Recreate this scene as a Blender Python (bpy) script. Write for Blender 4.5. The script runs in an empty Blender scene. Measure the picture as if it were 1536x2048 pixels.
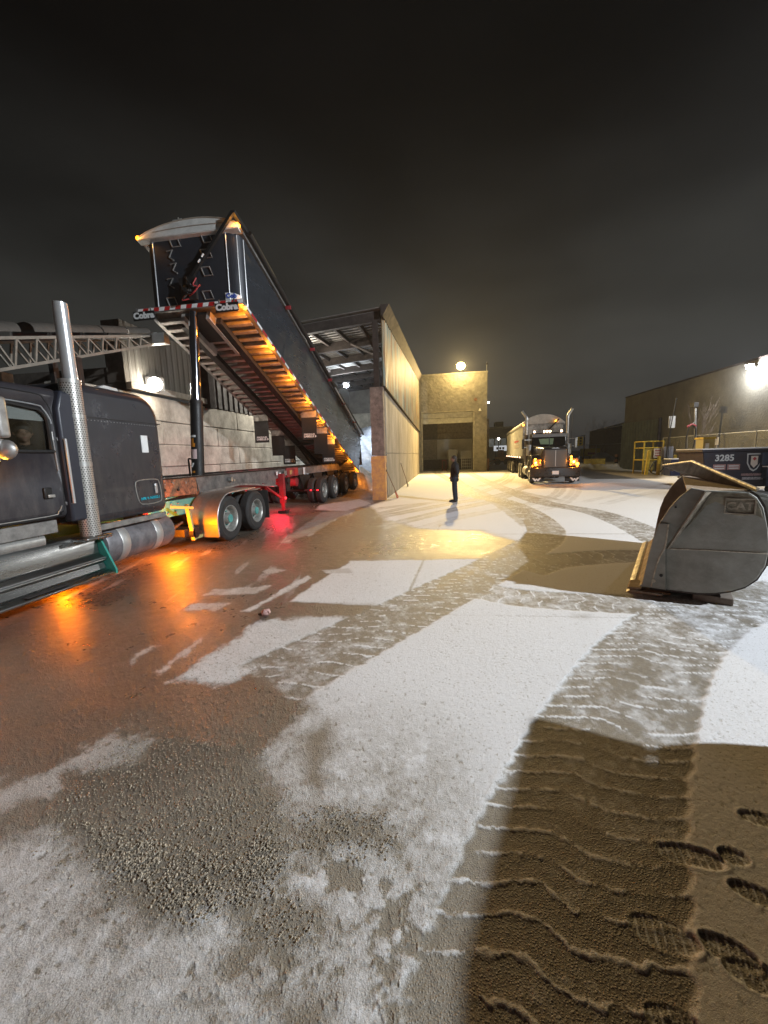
import bpy, math, random
import numpy as np
from mathutils import Matrix, Vector
rnd = random.Random(7)
S = bpy.context.scene
COL = S.collection
R = math.radians
PI = math.pi

# ------------------------------------------------------------------ camera
F = 770.0; CX, CY, H = 768.0, 1024.0, 1.85
def _axes():
    d = np.array([(890. - CX) / F, (908. - CY) / F, 1.]); d /= np.linalg.norm(d)
    e = np.array([(1890. - CX) / F, (878. - CY) / F, 1.])
    n = np.cross(d, e); n /= np.linalg.norm(n)
    if n[1] > 0: n = -n
    x = np.cross(d, n)
    if x[0] < 0: x = -x
    return np.array([x, d, n])
RW = _axes()                       # rows: world X, Y, Z in (right, down, forward)
EYE = np.array([0., 0., H])
def ray(px, py): return RW @ np.array([(px - CX) / F, (py - CY) / F, 1.])
def gnd(px, py, z=0.):
    r = ray(px, py); return EYE + r * ((z - H) / r[2])
def at_y(px, py, y):
    r = ray(px, py); return EYE + r * (y / r[1])
def at_x(px, py, x):
    r = ray(px, py); return EYE + r * (x / r[0])

cam_d = bpy.data.cameras.new('camera'); cam = bpy.data.objects.new('camera', cam_d); COL.objects.link(cam)
right, down, fwd = RW[:, 0], RW[:, 1], RW[:, 2]
m = Matrix((( right[0], -down[0], -fwd[0], 0), (right[1], -down[1], -fwd[1], 0), (right[2], -down[2], -fwd[2], H), (0, 0, 0, 1)))
cam.matrix_world = m
cam_d.sensor_fit = 'HORIZONTAL'; cam_d.sensor_width = 36.0; cam_d.lens = 36.0 * F / 1536.0
cam_d.clip_start = 0.05; cam_d.clip_end = 3000
S.camera = cam
S.view_settings.view_transform = 'Standard'; S.view_settings.look = 'None'
S.view_settings.exposure = 0.0; S.view_settings.gamma = 1.0
S.render.engine = 'CYCLES'
S.cycles.use_denoising = True
S.cycles.max_bounces = 5; S.cycles.diffuse_bounces = 3; S.cycles.glossy_bounces = 3; S.cycles.transparent_max_bounces = 6
S.cycles.sample_clamp_indirect = 4.0; S.cycles.caustics_reflective = False; S.cycles.caustics_refractive = False
S.cycles.volume_bounces = 0

# ------------------------------------------------------------------ night sky
def nodes_of(idb):
    idb.use_nodes = True
    nt = idb.node_tree; nt.nodes.clear()
    return nt, nt.nodes, nt.links
W = bpy.data.worlds.new('World'); S.world = W
nt, N, L = nodes_of(W)
out = N.new('ShaderNodeOutputWorld'); bg = N.new('ShaderNodeBackground'); L.new(bg.outputs[0], out.inputs[0])
tc = N.new('ShaderNodeTexCoord'); sep = N.new('ShaderNodeSeparateXYZ'); L.new(tc.outputs['Generated'], sep.inputs[0])
cr = N.new('ShaderNodeValToRGB'); L.new(sep.outputs['Z'], cr.inputs[0])
e = cr.color_ramp.elements
e[0].position = 0.0; e[0].color = (0.048, 0.047, 0.047, 1)
e[1].position = 0.80; e[1].color = (0.0012, 0.0010, 0.0010, 1)
for p, c in ((0.10, (0.047, 0.047, 0.044)), (0.25, (0.036, 0.036, 0.033)), (0.42, (0.020, 0.020, 0.0185)), (0.62, (0.0050, 0.0046, 0.0044))):
    q = e.new(p); q.color = (*c, 1)
mp = N.new('ShaderNodeMapping'); mp.inputs['Scale'].default_value = (1.3, 1.3, 3.4); L.new(tc.outputs['Generated'], mp.inputs[0])
no = N.new('ShaderNodeTexNoise'); no.inputs['Scale'].default_value = 1.25; no.inputs['Detail'].default_value = 5; no.inputs['Roughness'].default_value = 0.45
L.new(mp.outputs[0], no.inputs[0])
mr = N.new('ShaderNodeMapRange'); mr.inputs[1].default_value = 0.3; mr.inputs[2].default_value = 0.7; mr.inputs[3].default_value = 0.25; mr.inputs[4].default_value = 1.9
L.new(no.outputs[0], mr.inputs[0])
mx = N.new('ShaderNodeMixRGB'); mx.blend_type = 'MULTIPLY'; mx.inputs[0].default_value = 1.0
L.new(cr.outputs[0], mx.inputs[1]); L.new(mr.outputs[0], mx.inputs[2]); L.new(mx.outputs[0], bg.inputs[0])
bg.inputs[1].default_value = 0.66

# ------------------------------------------------------------------ materials
MATS = {}
def mat(name, col, rough=0.6, metal=0.0, var=0.0, scale=4.0, bump=0.0, bscale=30.0, emit=None, estr=0.0, var2=None, coat=0.0, stretch=None, spec=0.5):
    """plain principled surface with broken-up colour (var), grain relief (bump)"""
    if name in MATS: return MATS[name]
    M = bpy.data.materials.new(name); MATS[name] = M
    nt, N, L = nodes_of(M)
    o = N.new('ShaderNodeOutputMaterial'); b = N.new('ShaderNodeBsdfPrincipled'); L.new(b.outputs[0], o.inputs[0])
    b.inputs['Base Color'].default_value = (*col, 1); b.inputs['Roughness'].default_value = rough; b.inputs['Metallic'].default_value = metal
    b.inputs['Coat Weight'].default_value = coat; b.inputs['Specular IOR Level'].default_value = spec
    tc = N.new('ShaderNodeTexCoord'); mp = N.new('ShaderNodeMapping'); L.new(tc.outputs['Object'], mp.inputs[0])
    if stretch: mp.inputs['Scale'].default_value = stretch
    if var > 0:
        n1 = N.new('ShaderNodeTexNoise'); n1.inputs['Scale'].default_value = scale; n1.inputs['Detail'].default_value = 7; n1.inputs['Roughness'].default_value = 0.65
        L.new(mp.outputs[0], n1.inputs[0])
        r = N.new('ShaderNodeMapRange'); r.inputs[1].default_value = 0.32; r.inputs[2].default_value = 0.68; L.new(n1.outputs[0], r.inputs[0])
        x = N.new('ShaderNodeMixRGB'); L.new(r.outputs[0], x.inputs[0])
        c2 = var2 if var2 else tuple(c * (1 - var) for c in col)
        x.inputs[1].default_value = (*c2, 1); x.inputs[2].default_value = (*[min(1, c * (1 + 0.4 * var)) for c in col], 1)
        L.new(x.outputs[0], b.inputs['Base Color'])
        r2 = N.new('ShaderNodeMapRange'); r2.inputs[3].default_value = min(1, rough + 0.12); r2.inputs[4].default_value = max(0.05, rough - 0.08)
        L.new(r.outputs[0], r2.inputs[0]); L.new(r2.outputs[0], b.inputs['Roughness'])
    if bump > 0:
        n2 = N.new('ShaderNodeTexNoise'); n2.inputs['Scale'].default_value = bscale; n2.inputs['Detail'].default_value = 4
        L.new(mp.outputs[0], n2.inputs[0])
        bp = N.new('ShaderNodeBump'); bp.inputs['Strength'].default_value = 1.0; bp.inputs['Distance'].default_value = bump
        L.new(n2.outputs[0], bp.inputs['Height']); L.new(bp.outputs[0], b.inputs['Normal'])
    if emit:
        b.inputs['Emission Color'].default_value = (*emit, 1); b.inputs['Emission Strength'].default_value = estr
    return M

M = dict(
  paint_dark=mat('dark_blue_black_paint', (0.017, 0.018, 0.025), 0.30, var=0.35, scale=2.5, coat=0.35, bump=0.0012, bscale=160, var2=(0.028, 0.028, 0.032)),
  door_dark=mat('dusty_dark_paint', (0.030, 0.027, 0.031), 0.42, var=0.3, scale=3, coat=0.1, var2=(0.022, 0.020, 0.024)),
  chrome=mat('dull_chrome', (0.60, 0.60, 0.57), 0.34, 0.75, var=0.4, scale=6),
  chrome_b=mat('bright_chrome', (0.62, 0.63, 0.63), 0.30, 0.65),
  steel=mat('stainless_step', (0.42, 0.43, 0.42), 0.28, 1.0, var=0.5, scale=3, stretch=(1, 0.3, 3)),
  alu=mat('dirty_aluminium', (0.40, 0.39, 0.37), 0.5, 0.7, var=0.5, scale=5, bump=0.001),
  tank=mat('salted_tank_aluminium', (0.26, 0.25, 0.26), 0.5, 0.5, var=0.4, scale=6, bump=0.001),
  strap=mat('tank_strap_steel', (0.60, 0.59, 0.56), 0.42, 0.6, var=0.2),
  rubber=mat('rubber', (0.018, 0.017, 0.017), 0.75, var=0.6, scale=9, bump=0.003, bscale=60, var2=(0.045, 0.042, 0.038)),
  rim=mat('rim_steel', (0.50, 0.49, 0.45), 0.45, 0.55, var=0.45, scale=9),
  rim_dark=mat('rim_dark', (0.10, 0.10, 0.095), 0.6, 0.3),
  teal=mat('teal_frame_paint', (0.10, 0.36, 0.33), 0.45, var=0.3, scale=7),
  teal_d=mat('dark_teal_paint', (0.02, 0.16, 0.13), 0.5, var=0.3, scale=7),
  black=mat('black_plastic', (0.012, 0.012, 0.012), 0.5, var=0.2),
  dark=mat('dark_steel', (0.030, 0.028, 0.026), 0.55, 0.3, var=0.5, scale=8),
  trailer=mat('trailer_side_charcoal', (0.040, 0.046, 0.055), 0.30, 0.25, var=0.25, scale=1.2, coat=0.3, stretch=(1, 0.5, 3)),
  trailer_f=mat('trailer_front_charcoal', (0.030, 0.034, 0.042), 0.36, 0.1, var=0.2, scale=3, coat=0.2),
  floor_m=mat('galvanised_floor', (0.46, 0.42, 0.39), 0.5, 0.25, var=0.3, scale=5),
  floor_d=mat('underbody_dark', (0.20, 0.16, 0.13), 0.6, 0.1, var=0.5, scale=5),
  frame=mat('chassis_grey', (0.22, 0.21, 0.20), 0.5, 0.4, var=0.5, scale=4, bump=0.002),
  rust=mat('rust_streaked_front_rail', (0.34, 0.16, 0.08), 0.6, 0.2, var=0.7, scale=12, bump=0.004, var2=(0.07, 0.045, 0.035)),
  redp=mat('red_paint', (0.32, 0.03, 0.035), 0.5, var=0.4),
  tarp=mat('white_tarp', (0.62, 0.60, 0.56), 0.7, var=0.25, scale=3, bump=0.01, bscale=4),
  white=mat('white_print', (0.75, 0.75, 0.73), 0.5),
  blue=mat('blue_print', (0.03, 0.08, 0.40), 0.5),
  cyan=mat('cyan_print', (0.02, 0.40, 0.50), 0.5),
  amber=mat('amber_lens', (0.9, 0.35, 0.03), 0.3, emit=(1.0, 0.24, 0.01), estr=5.0),
  amber_hot=mat('amber_lens_bright', (0.9, 0.5, 0.1), 0.3, emit=(1.0, 0.36, 0.03), estr=9.0),
  red_l=mat('red_lens', (0.8, 0.02, 0.02), 0.3, emit=(1.0, 0.02, 0.03), estr=5.0),
  glass=mat('dark_window_glass', (0.012, 0.012, 0.013), 0.08, 0.0, spec=0.7),
  asphalt=mat('asphalt', (0.06, 0.055, 0.05), 0.7, var=0.3, bump=0.004),
  concrete=mat('concrete_block', (0.44, 0.41, 0.35), 0.85, var=0.75, scale=1.7, bump=0.012, bscale=14, var2=(0.24, 0.22, 0.185), stretch=(1, 1, 0.8)),
  concrete_b=mat('shed_wall_concrete', (0.27, 0.245, 0.205), 0.85, var=0.7, scale=1.3, bump=0.012, bscale=12, var2=(0.18, 0.155, 0.12), stretch=(1, 1, 0.35)),
  joint=mat('joint_mortar', (0.22, 0.20, 0.17), 0.9, var=0.4),
  col_brown=mat('wall_end_concrete', (0.20, 0.155, 0.13), 0.85, var=0.5, scale=5, bump=0.012, bscale=30),
  orange_p=mat('worn_orange_paint', (0.48, 0.26, 0.06), 0.8, var=0.9, scale=5, bump=0.01, var2=(0.36, 0.17, 0.11)),
  siding_d=mat('dark_metal_siding', (0.16, 0.15, 0.135), 0.5, 0.3, var=0.3, scale=2),
  roof_m=mat('roof_deck_underside', (0.13, 0.12, 0.11), 0.6, 0.2, var=0.3, scale=2),
  purlin=mat('roof_steel', (0.045, 0.036, 0.032), 0.9, 0.0, var=0.4, scale=5, spec=0.15),
  stucco=mat('yellow_grey_stucco', (0.26, 0.24, 0.185), 0.9, var=0.3, scale=2, bump=0.10, bscale=3.5),
  trim=mat('door_trim_beige', (0.36, 0.33, 0.24), 0.7, var=0.4, scale=3),
  doorp=mat('door_panel', (0.42, 0.40, 0.30), 0.6, var=0.3, scale=3),
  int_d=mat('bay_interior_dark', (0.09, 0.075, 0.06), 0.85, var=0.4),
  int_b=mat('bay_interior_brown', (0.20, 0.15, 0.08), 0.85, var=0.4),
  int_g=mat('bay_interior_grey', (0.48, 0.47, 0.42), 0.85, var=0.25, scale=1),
  bldg=mat('right_building_stucco', (0.105, 0.100, 0.082), 0.9, var=0.25, scale=0.8, bump=0.02, bscale=10),
  bldg_pan=mat('green_grey_panel', (0.10, 0.118, 0.098), 0.75, var=0.25, scale=2),
  galv=mat('galvanised_tube', (0.42, 0.42, 0.40), 0.45, 0.5, var=0.2),
  yellow=mat('safety_yellow', (0.62, 0.43, 0.03), 0.55, var=0.4, scale=6),
  yellow_s=mat('yellow_sign', (0.75, 0.60, 0.04), 0.5),
  bucket=mat('bucket_grey_paint', (0.27, 0.265, 0.235), 0.5, 0.2, var=0.35, scale=3.5, bump=0.003, bscale=30, var2=(0.19, 0.185, 0.16)),
  bucket_d=mat('bucket_inner', (0.055, 0.040, 0.030), 0.6, 0.2, var=0.5, scale=6),
  bucket_e=mat('worn_steel_edge', (0.42, 0.36, 0.28), 0.5, 0.4, var=0.5, scale=12),
  bucket_r=mat('rusty_edge', (0.24, 0.13, 0.055), 0.7, 0.2, var=0.6, scale=10, bump=0.004),
  salt_br=mat('sandy_salt_crust', (0.36, 0.27, 0.19), 0.9, var=0.4, scale=12, bump=0.012, bscale=50),
  weld=mat('weld_bead', (0.50, 0.45, 0.36), 0.6, 0.3, var=0.5, scale=20),
  salt=mat('road_salt', (0.62, 0.66, 0.72), 0.9, var=0.4, scale=1.2, bump=0.06, bscale=6, var2=(0.45, 0.50, 0.62)),
  dumpster=mat('navy_dumpster', (0.004, 0.006, 0.018), 0.5, 0.1, var=0.5, scale=3, bump=0.003, var2=(0.012, 0.003, 0.005)),
  dump_b=mat('blue_dumpster_pocket', (0.018, 0.026, 0.055), 0.5, 0.1, var=0.4),
  snow_o=mat('snow_cap', (0.72, 0.74, 0.78), 0.8, var=0.15, bump=0.02, bscale=15),
  jacket=mat('black_jacket', (0.006, 0.005, 0.006), 0.8),
  jeans=mat('dark_jeans', (0.010, 0.014, 0.024), 0.85, var=0.3, scale=8),
  skin=mat('skin', (0.22, 0.125, 0.085), 0.6),
  hair=mat('dark_hair', (0.03, 0.022, 0.016), 0.7),
  wood=mat('wood_handle', (0.20, 0.11, 0.06), 0.6),
  redpl=mat('red_shovel_blade', (0.35, 0.06, 0.04), 0.5),
  bark=mat('bark', (0.16, 0.13, 0.105), 0.9, var=0.3),
  far_w=mat('far_building_wall', (0.16, 0.15, 0.13), 0.9, var=0.2),
  far_win=mat('far_window_glass', (0.02, 0.025, 0.025), 0.2, emit=(0.25, 0.35, 0.30), estr=0.06),
  red_tape=mat('red_reflective_tape', (0.45, 0.02, 0.02), 0.4, emit=None),
  white_tape=mat('white_reflective_tape', (0.80, 0.80, 0.78), 0.4),
  silver_side=mat('polished_trailer_side', (0.62, 0.62, 0.60), 0.35, 0.35, var=0.35, scale=3, stretch=(1, 2, 0.3)),
  truck_black=mat('black_truck_paint', (0.016, 0.015, 0.016), 0.3, coat=0.4, var=0.3),
  grille=mat('grille_steel', (0.20, 0.185, 0.17), 0.4, 0.7),
  visor=mat('green_sunshade', (0.30, 0.40, 0.24), 0.8),
  curtain=mat('grey_window_blind', (0.45, 0.45, 0.47), 0.8),
  lamp_w=mat('lamp_glass_white', (1, 1, 1), 0.5, emit=(1.0, 0.95, 0.86), estr=90.0),
  lamp_c=mat('lamp_glass_cool', (1, 1, 1), 0.5, emit=(0.86, 0.94, 1.0), estr=55.0),
  lamp_y=mat('lamp_glass_sodium', (1, 1, 1), 0.5, emit=(1.0, 0.74, 0.25), estr=75.0),
  lamp_small=mat('lamp_glass_small', (1, 1, 1), 0.5, emit=(1.0, 0.9, 0.8), estr=12.0),
  pinkrock=mat('pink_salt_lump', (0.68, 0.42, 0.38), 0.7, var=0.3, scale=20, bump=0.01),
  blue_tarp=mat('blue_tarp_scrap', (0.05, 0.16, 0.42), 0.6, var=0.5, scale=3),
)

def salted(m_):
    """dried salt spray on the lower half of the cab: dirt that stays put"""
    nt = m_.node_tree; N, L = nt.nodes, nt.links; b = [n for n in N if n.type == 'BSDF_PRINCIPLED'][0]
    src = b.inputs['Base Color'].links[0].from_socket; g = N.new('ShaderNodeTexCoord'); sp = N.new('ShaderNodeSeparateXYZ'); L.new(g.outputs['Object'], sp.inputs[0])
    r1 = N.new('ShaderNodeMapRange'); r1.inputs[1].default_value = 2.5; r1.inputs[2].default_value = 0.9; r1.inputs[3].default_value = 0.05; r1.inputs[4].default_value = 0.75; L.new(sp.outputs['Z'], r1.inputs[0])
    mp = N.new('ShaderNodeMapping'); mp.inputs['Scale'].default_value = (1, 1, .35); L.new(g.outputs['Object'], mp.inputs[0]); n = N.new('ShaderNodeTexNoise'); n.inputs['Scale'].default_value = 9; n.inputs['Detail'].default_value = 8; n.inputs['Roughness'].default_value = .7; L.new(mp.outputs[0], n.inputs[0])
    r2 = N.new('ShaderNodeMapRange'); r2.inputs[1].default_value = .42; r2.inputs[2].default_value = .72; L.new(n.outputs[0], r2.inputs[0]); mu = N.new('ShaderNodeMath'); mu.operation = 'MULTIPLY'; L.new(r1.outputs[0], mu.inputs[0]); L.new(r2.outputs[0], mu.inputs[1])
    x = N.new('ShaderNodeMixRGB'); L.new(mu.outputs[0], x.inputs[0]); L.new(src, x.inputs[1]); x.inputs[2].default_value = (0.10, 0.092, 0.085, 1); L.new(x.outputs[0], b.inputs['Base Color'])
for k_ in ('paint_dark', 'door_dark'): salted(M[k_])
def heat_shield_mat():
    Mx = bpy.data.materials.new('perforated_heat_shield'); nt, N, L = nodes_of(Mx)
    o = N.new('ShaderNodeOutputMaterial'); b = N.new('ShaderNodeBsdfPrincipled'); L.new(b.outputs[0], o.inputs[0])
    uv = N.new('ShaderNodeUVMap'); uv.uv_map = 'UVMap'
    sp = N.new('ShaderNodeSeparateXYZ'); L.new(uv.outputs[0], sp.inputs[0])
    def mth(op, a, b_=None, c=None):
        n = N.new('ShaderNodeMath'); n.operation = op
        for k, v in enumerate((a, b_, c)):
            if v is None: continue
            if isinstance(v, (int, float)): n.inputs[k].default_value = v
            else: L.new(v, n.inputs[k])
        return n.outputs[0]
    vy = mth('MULTIPLY', sp.outputs['Y'], 1.0)
    row = mth('FLOOR', vy); off = mth('MULTIPLY', mth('MODULO', row, 2.0), 0.5)
    fx = mth('SUBTRACT', mth('FRACT', mth('ADD', sp.outputs['X'], off)), 0.5); fy = mth('SUBTRACT', mth('FRACT', vy), 0.5)
    d = mth('SQRT', mth('ADD', mth('MULTIPLY', fx, fx), mth('MULTIPLY', mth('MULTIPLY', fy, fy), 0.9)))
    hole = mth('LESS_THAN', d, 0.27)
    x = N.new('ShaderNodeMixRGB'); L.new(hole, x.inputs[0]); x.inputs[1].default_value = (0.55, 0.53, 0.49, 1); x.inputs[2].default_value = (0.008, 0.008, 0.008, 1)
    L.new(x.outputs[0], b.inputs['Base Color'])
    inv = mth('MULTIPLY', mth('SUBTRACT', 1.0, hole), .6); L.new(inv, b.inputs['Metallic']); b.inputs['Roughness'].default_value = 0.36
    return Mx
M['shield'] = heat_shield_mat()

def stained_siding_mat():
    """ribbed siding with vertical rust and algae streaks (stains, not light)"""
    Mx = bpy.data.materials.new('rust_stained_siding'); nt, N, L = nodes_of(Mx)
    o = N.new('ShaderNodeOutputMaterial'); b = N.new('ShaderNodeBsdfPrincipled'); L.new(b.outputs[0], o.inputs[0])
    tc = N.new('ShaderNodeTexCoord'); mp = N.new('ShaderNodeMapping'); mp.inputs['Scale'].default_value = (1, .8, 0.10); L.new(tc.outputs['Object'], mp.inputs[0])
    n1 = N.new('ShaderNodeTexNoise'); n1.inputs['Scale'].default_value = 1.5; n1.inputs['Detail'].default_value = 4; n1.inputs['Roughness'].default_value = 0.55; L.new(mp.outputs[0], n1.inputs[0])
    c = N.new('ShaderNodeValToRGB'); L.new(n1.outputs[0], c.inputs[0]); e = c.color_ramp.elements
    e[0].position = 0.36; e[0].color = (0.06, 0.022, 0.008, 1); e[1].position = 0.66; e[1].color = (0.34, 0.32, 0.24, 1)
    for p, q in ((0.41, (0.22, 0.10, 0.02)), (0.455, (0.23, 0.20, 0.13)), (0.50, (0.10, 0.17, 0.16)), (0.545, (0.28, 0.25, 0.16)), (0.60, (0.24, 0.11, 0.025))):
        x = e.new(p); x.color = (*q, 1)
    # one big reddish rust run near the far end
    sp = N.new('ShaderNodeSeparateXYZ'); L.new(tc.outputs['Object'], sp.inputs[0])
    L.new(c.outputs[0], b.inputs['Base Color']); b.inputs['Roughness'].default_value = 0.6
    return Mx
M['siding'] = stained_siding_mat()

def wire_mat():
    Mx = bpy.data.materials.new('chain_link_wire'); nt, N, L = nodes_of(Mx)
    o = N.new('ShaderNodeOutputMaterial'); b = N.new('ShaderNodeBsdfPrincipled'); t = N.new('ShaderNodeBsdfTransparent'); mx = N.new('ShaderNodeMixShader')
    b.inputs['Base Color'].default_value = (0.3, 0.3, 0.28, 1); b.inputs['Metallic'].default_value = 0.5
    mx.inputs[0].default_value = 0.13; L.new(t.outputs[0], mx.inputs[1]); L.new(b.outputs[0], mx.inputs[2]); L.new(mx.outputs[0], o.inputs[0])
    return Mx
M['wire'] = wire_mat()
def glass_mat():
    Mx = bpy.data.materials.new('cab_window_glass'); nt, N, L = nodes_of(Mx)
    o = N.new('ShaderNodeOutputMaterial'); g = N.new('ShaderNodeBsdfGlossy'); t = N.new('ShaderNodeBsdfTransparent'); mx = N.new('ShaderNodeMixShader'); f = N.new('ShaderNodeFresnel')
    f.inputs[0].default_value = 1.5; g.inputs['Roughness'].default_value = 0.05; t.inputs[0].default_value = (0.8, 0.82, 0.8, 1)
    L.new(f.outputs[0], mx.inputs[0]); L.new(t.outputs[0], mx.inputs[1]); L.new(g.outputs[0], mx.inputs[2]); L.new(mx.outputs[0], o.inputs[0])
    return Mx
M['cabglass'] = glass_mat()

# ------------------------------------------------------------------ mesh helpers
class MB:
    def __init__(s): s.v = []; s.f = []; s.uv = None
    def add(s, vs, fs):
        k = len(s.v); s.v += [tuple(map(float, p)) for p in vs]; s.f += [tuple(i + k for i in f) for f in fs]; return s
    def box(s, x0, x1, y0, y1, z0, z1):
        v = [(x, y, z) for x in (x0, x1) for y in (y0, y1) for z in (z0, z1)]
        return s.add(v, [(0, 1, 3, 2), (4, 6, 7, 5), (0, 4, 5, 1), (2, 3, 7, 6), (0, 2, 6, 4), (1, 5, 7, 3)])
    def hexa(s, bot, top):
        return s.add(list(bot) + list(top), [(3, 2, 1, 0), (4, 5, 6, 7), (0, 1, 5, 4), (1, 2, 6, 5), (2, 3, 7, 6), (3, 0, 4, 7)])
    def bar(s, p0, p1, w, h=None, up=(0, 0, 1)):
        h = h or w; p0 = Vector(p0); p1 = Vector(p1); d = (p1 - p0).normalized(); u = Vector(up)
        if abs(d.dot(u)) > 0.98: u = Vector((1, 0, 0))
        a = d.cross(u).normalized() * (w / 2); c = a.cross(d).normalized() * (h / 2)
        return s.hexa([p0 - a - c, p0 + a - c, p0 + a + c, p0 - a + c], [p1 - a - c, p1 + a - c, p1 + a + c, p1 - a + c])
    def cyl(s, p0, p1, r, n=14, r2=None, cap=True):
        r2 = r if r2 is None else r2; p0 = Vector(p0); p1 = Vector(p1); d = (p1 - p0).normalized()
        a = d.orthogonal().normalized(); b = d.cross(a)
        vs = [p0 + (a * math.cos(t) + b * math.sin(t)) * r for t in [2 * PI * i / n for i in range(n)]] + [p1 + (a * math.cos(t) + b * math.sin(t)) * r2 for t in [2 * PI * i / n for i in range(n)]]
        fs = [(i, (i + 1) % n, (i + 1) % n + n, i + n) for i in range(n)]
        if cap: fs += [tuple(range(n))[::-1], tuple(range(n, 2 * n))]
        return s.add(vs, fs)
    def tube(s, pts, r, n=8, rr=None):
        pts = [Vector(p) for p in pts]; m_ = len(pts); vs = []; a = None
        for i, p in enumerate(pts):
            d = (pts[min(i + 1, m_ - 1)] - pts[max(i - 1, 0)]).normalized()
            a = d.orthogonal().normalized() if a is None else (a - d * a.dot(d)).normalized()
            b = d.cross(a); q = rr[i] if rr else r
            vs += [p + (a * math.cos(2 * PI * k / n) + b * math.sin(2 * PI * k / n)) * q for k in range(n)]
        fs = [(i * n + k, i * n + (k + 1) % n, (i + 1) * n + (k + 1) % n, (i + 1) * n + k) for i in range(m_ - 1) for k in range(n)]
        fs += [tuple(range(n))[::-1], tuple(range((m_ - 1) * n, m_ * n))]
        return s.add(vs, fs)
    def prism(s, pts, a, b, axis='x', f=None):
        """outline pts (p,q) in the plane across axis, extruded a..b"""
        g = {'x': lambda p, q, t: (t, p, q), 'y': lambda p, q, t: (p, t, q), 'z': lambda p, q, t: (p, q, t)}[axis] if f is None else f
        n = len(pts)
        return s.add([g(p, q, a) for p, q in pts] + [g(p, q, b) for p, q in pts],
                     [tuple(range(n))[::-1], tuple(range(n, 2 * n))] + [(i, (i + 1) % n, (i + 1) % n + n, i + n) for i in range(n)])
    def lathe(s, prof, o, axis='x', n=28, closed=False):
        """prof: (radius, distance along axis)"""
        o = Vector(o); ax = {'x': ((1, 0, 0), (0, 1, 0), (0, 0, 1)), 'y': ((0, 1, 0), (0, 0, 1), (1, 0, 0)), 'z': ((0, 0, 1), (1, 0, 0), (0, 1, 0))}[axis]
        A, B, C_ = map(Vector, ax); m_ = len(prof); vs = []
        for r, h in prof: vs += [o + A * h + (B * math.cos(2 * PI * k / n) + C_ * math.sin(2 * PI * k / n)) * r for k in range(n)]
        fs = [(i * n + k, i * n + (k + 1) % n, ((i + 1) % m_) * n + (k + 1) % n, ((i + 1) % m_) * n + k) for i in range(m_ if closed else m_ - 1) for k in range(n)]
        return s.add(vs, fs)
    def ball(s, c, r, n=10, sc=(1, 1, 1)):
        c = Vector(c); vs = []; m_ = n // 2 + 1
        for i in range(m_ + 1):
            th = PI * i / m_
            vs += [(c.x + sc[0] * r * math.sin(th) * math.cos(2 * PI * k / n), c.y + sc[1] * r * math.sin(th) * math.sin(2 * PI * k / n), c.z + sc[2] * r * math.cos(th)) for k in range(n)]
        return s.add(vs, [(i * n + k, i * n + (k + 1) % n, (i + 1) * n + (k + 1) % n, (i + 1) * n + k) for i in range(m_) for k in range(n)])

MW = {}      # name -> world matrix of empties (axis rotations about z only)
def tag(o, label=None, cat=None, group=None, kind=None):
    if label: o['label'] = label
    if cat: o['category'] = cat
    if group: o['group'] = group
    if kind: o['kind'] = kind
    return o
def thing(name, label, cat, loc=(0, 0, 0), rz=0.0, group=None):
    o = bpy.data.objects.new(name, None); COL.objects.link(o); o.location = loc; o.rotation_euler = (0, 0, rz)
    o.empty_display_size = 0.3
    MW[o.name] = Matrix.Translation(Vector(loc)) @ Matrix.Rotation(rz, 4, 'Z')
    return tag(o, label, cat, group)
def obj(name, mb, m_, parent=None, world=True, smooth=True, bev=0.0, label=None, kind=None, seg=2, recalc=True):
    me = bpy.data.meshes.new(name); inv = None
    root = parent
    while root is not None and root.parent is not None: root = root.parent
    vs = mb.v
    if root is not None and world and root.name in MW:
        inv = MW[root.name].inverted(); vs = [tuple(inv @ Vector(p)) for p in vs]
    me.from_pydata(vs, [], mb.f); me.validate()
    me.update()
    if recalc:
        import bmesh
        bm = bmesh.new(); bm.from_mesh(me); bmesh.ops.recalc_face_normals(bm, faces=bm.faces); bm.to_mesh(me); bm.free()
    me.materials.append(m_)
    if smooth:
        me.polygons.foreach_set('use_smooth', [True] * len(me.polygons))
        try: me.set_sharp_from_angle(angle=R(38))
        except Exception: pass
    o = bpy.data.objects.new(name, me); COL.objects.link(o)
    if parent is not None: o.parent = parent
    if root is None: MW[o.name] = Matrix.Identity(4)
    if bev > 0:
        b = o.modifiers.new('bevel', 'BEVEL'); b.width = bev; b.segments = seg; b.limit_method = 'ANGLE'; b.angle_limit = R(30)
    if label: o['label'] = label
    if kind: o['kind'] = kind
    return o
def dup(o, parent=None, loc=None, rz=None, delta=None):
    c = o.copy(); COL.objects.link(c)
    if parent is not None: c.parent = parent
    if loc is not None: c.location = loc
    if rz is not None: c.rotation_euler = (0, 0, rz)
    if delta is not None: c.location = Vector(o.location) + Vector(delta)
    if o.name in MW and c.parent is None: MW[c.name] = Matrix.Translation(c.location) @ Matrix.Rotation(c.rotation_euler.z, 4, 'Z')
    for ch in list(o.children): dup(ch, c)
    return c
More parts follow.
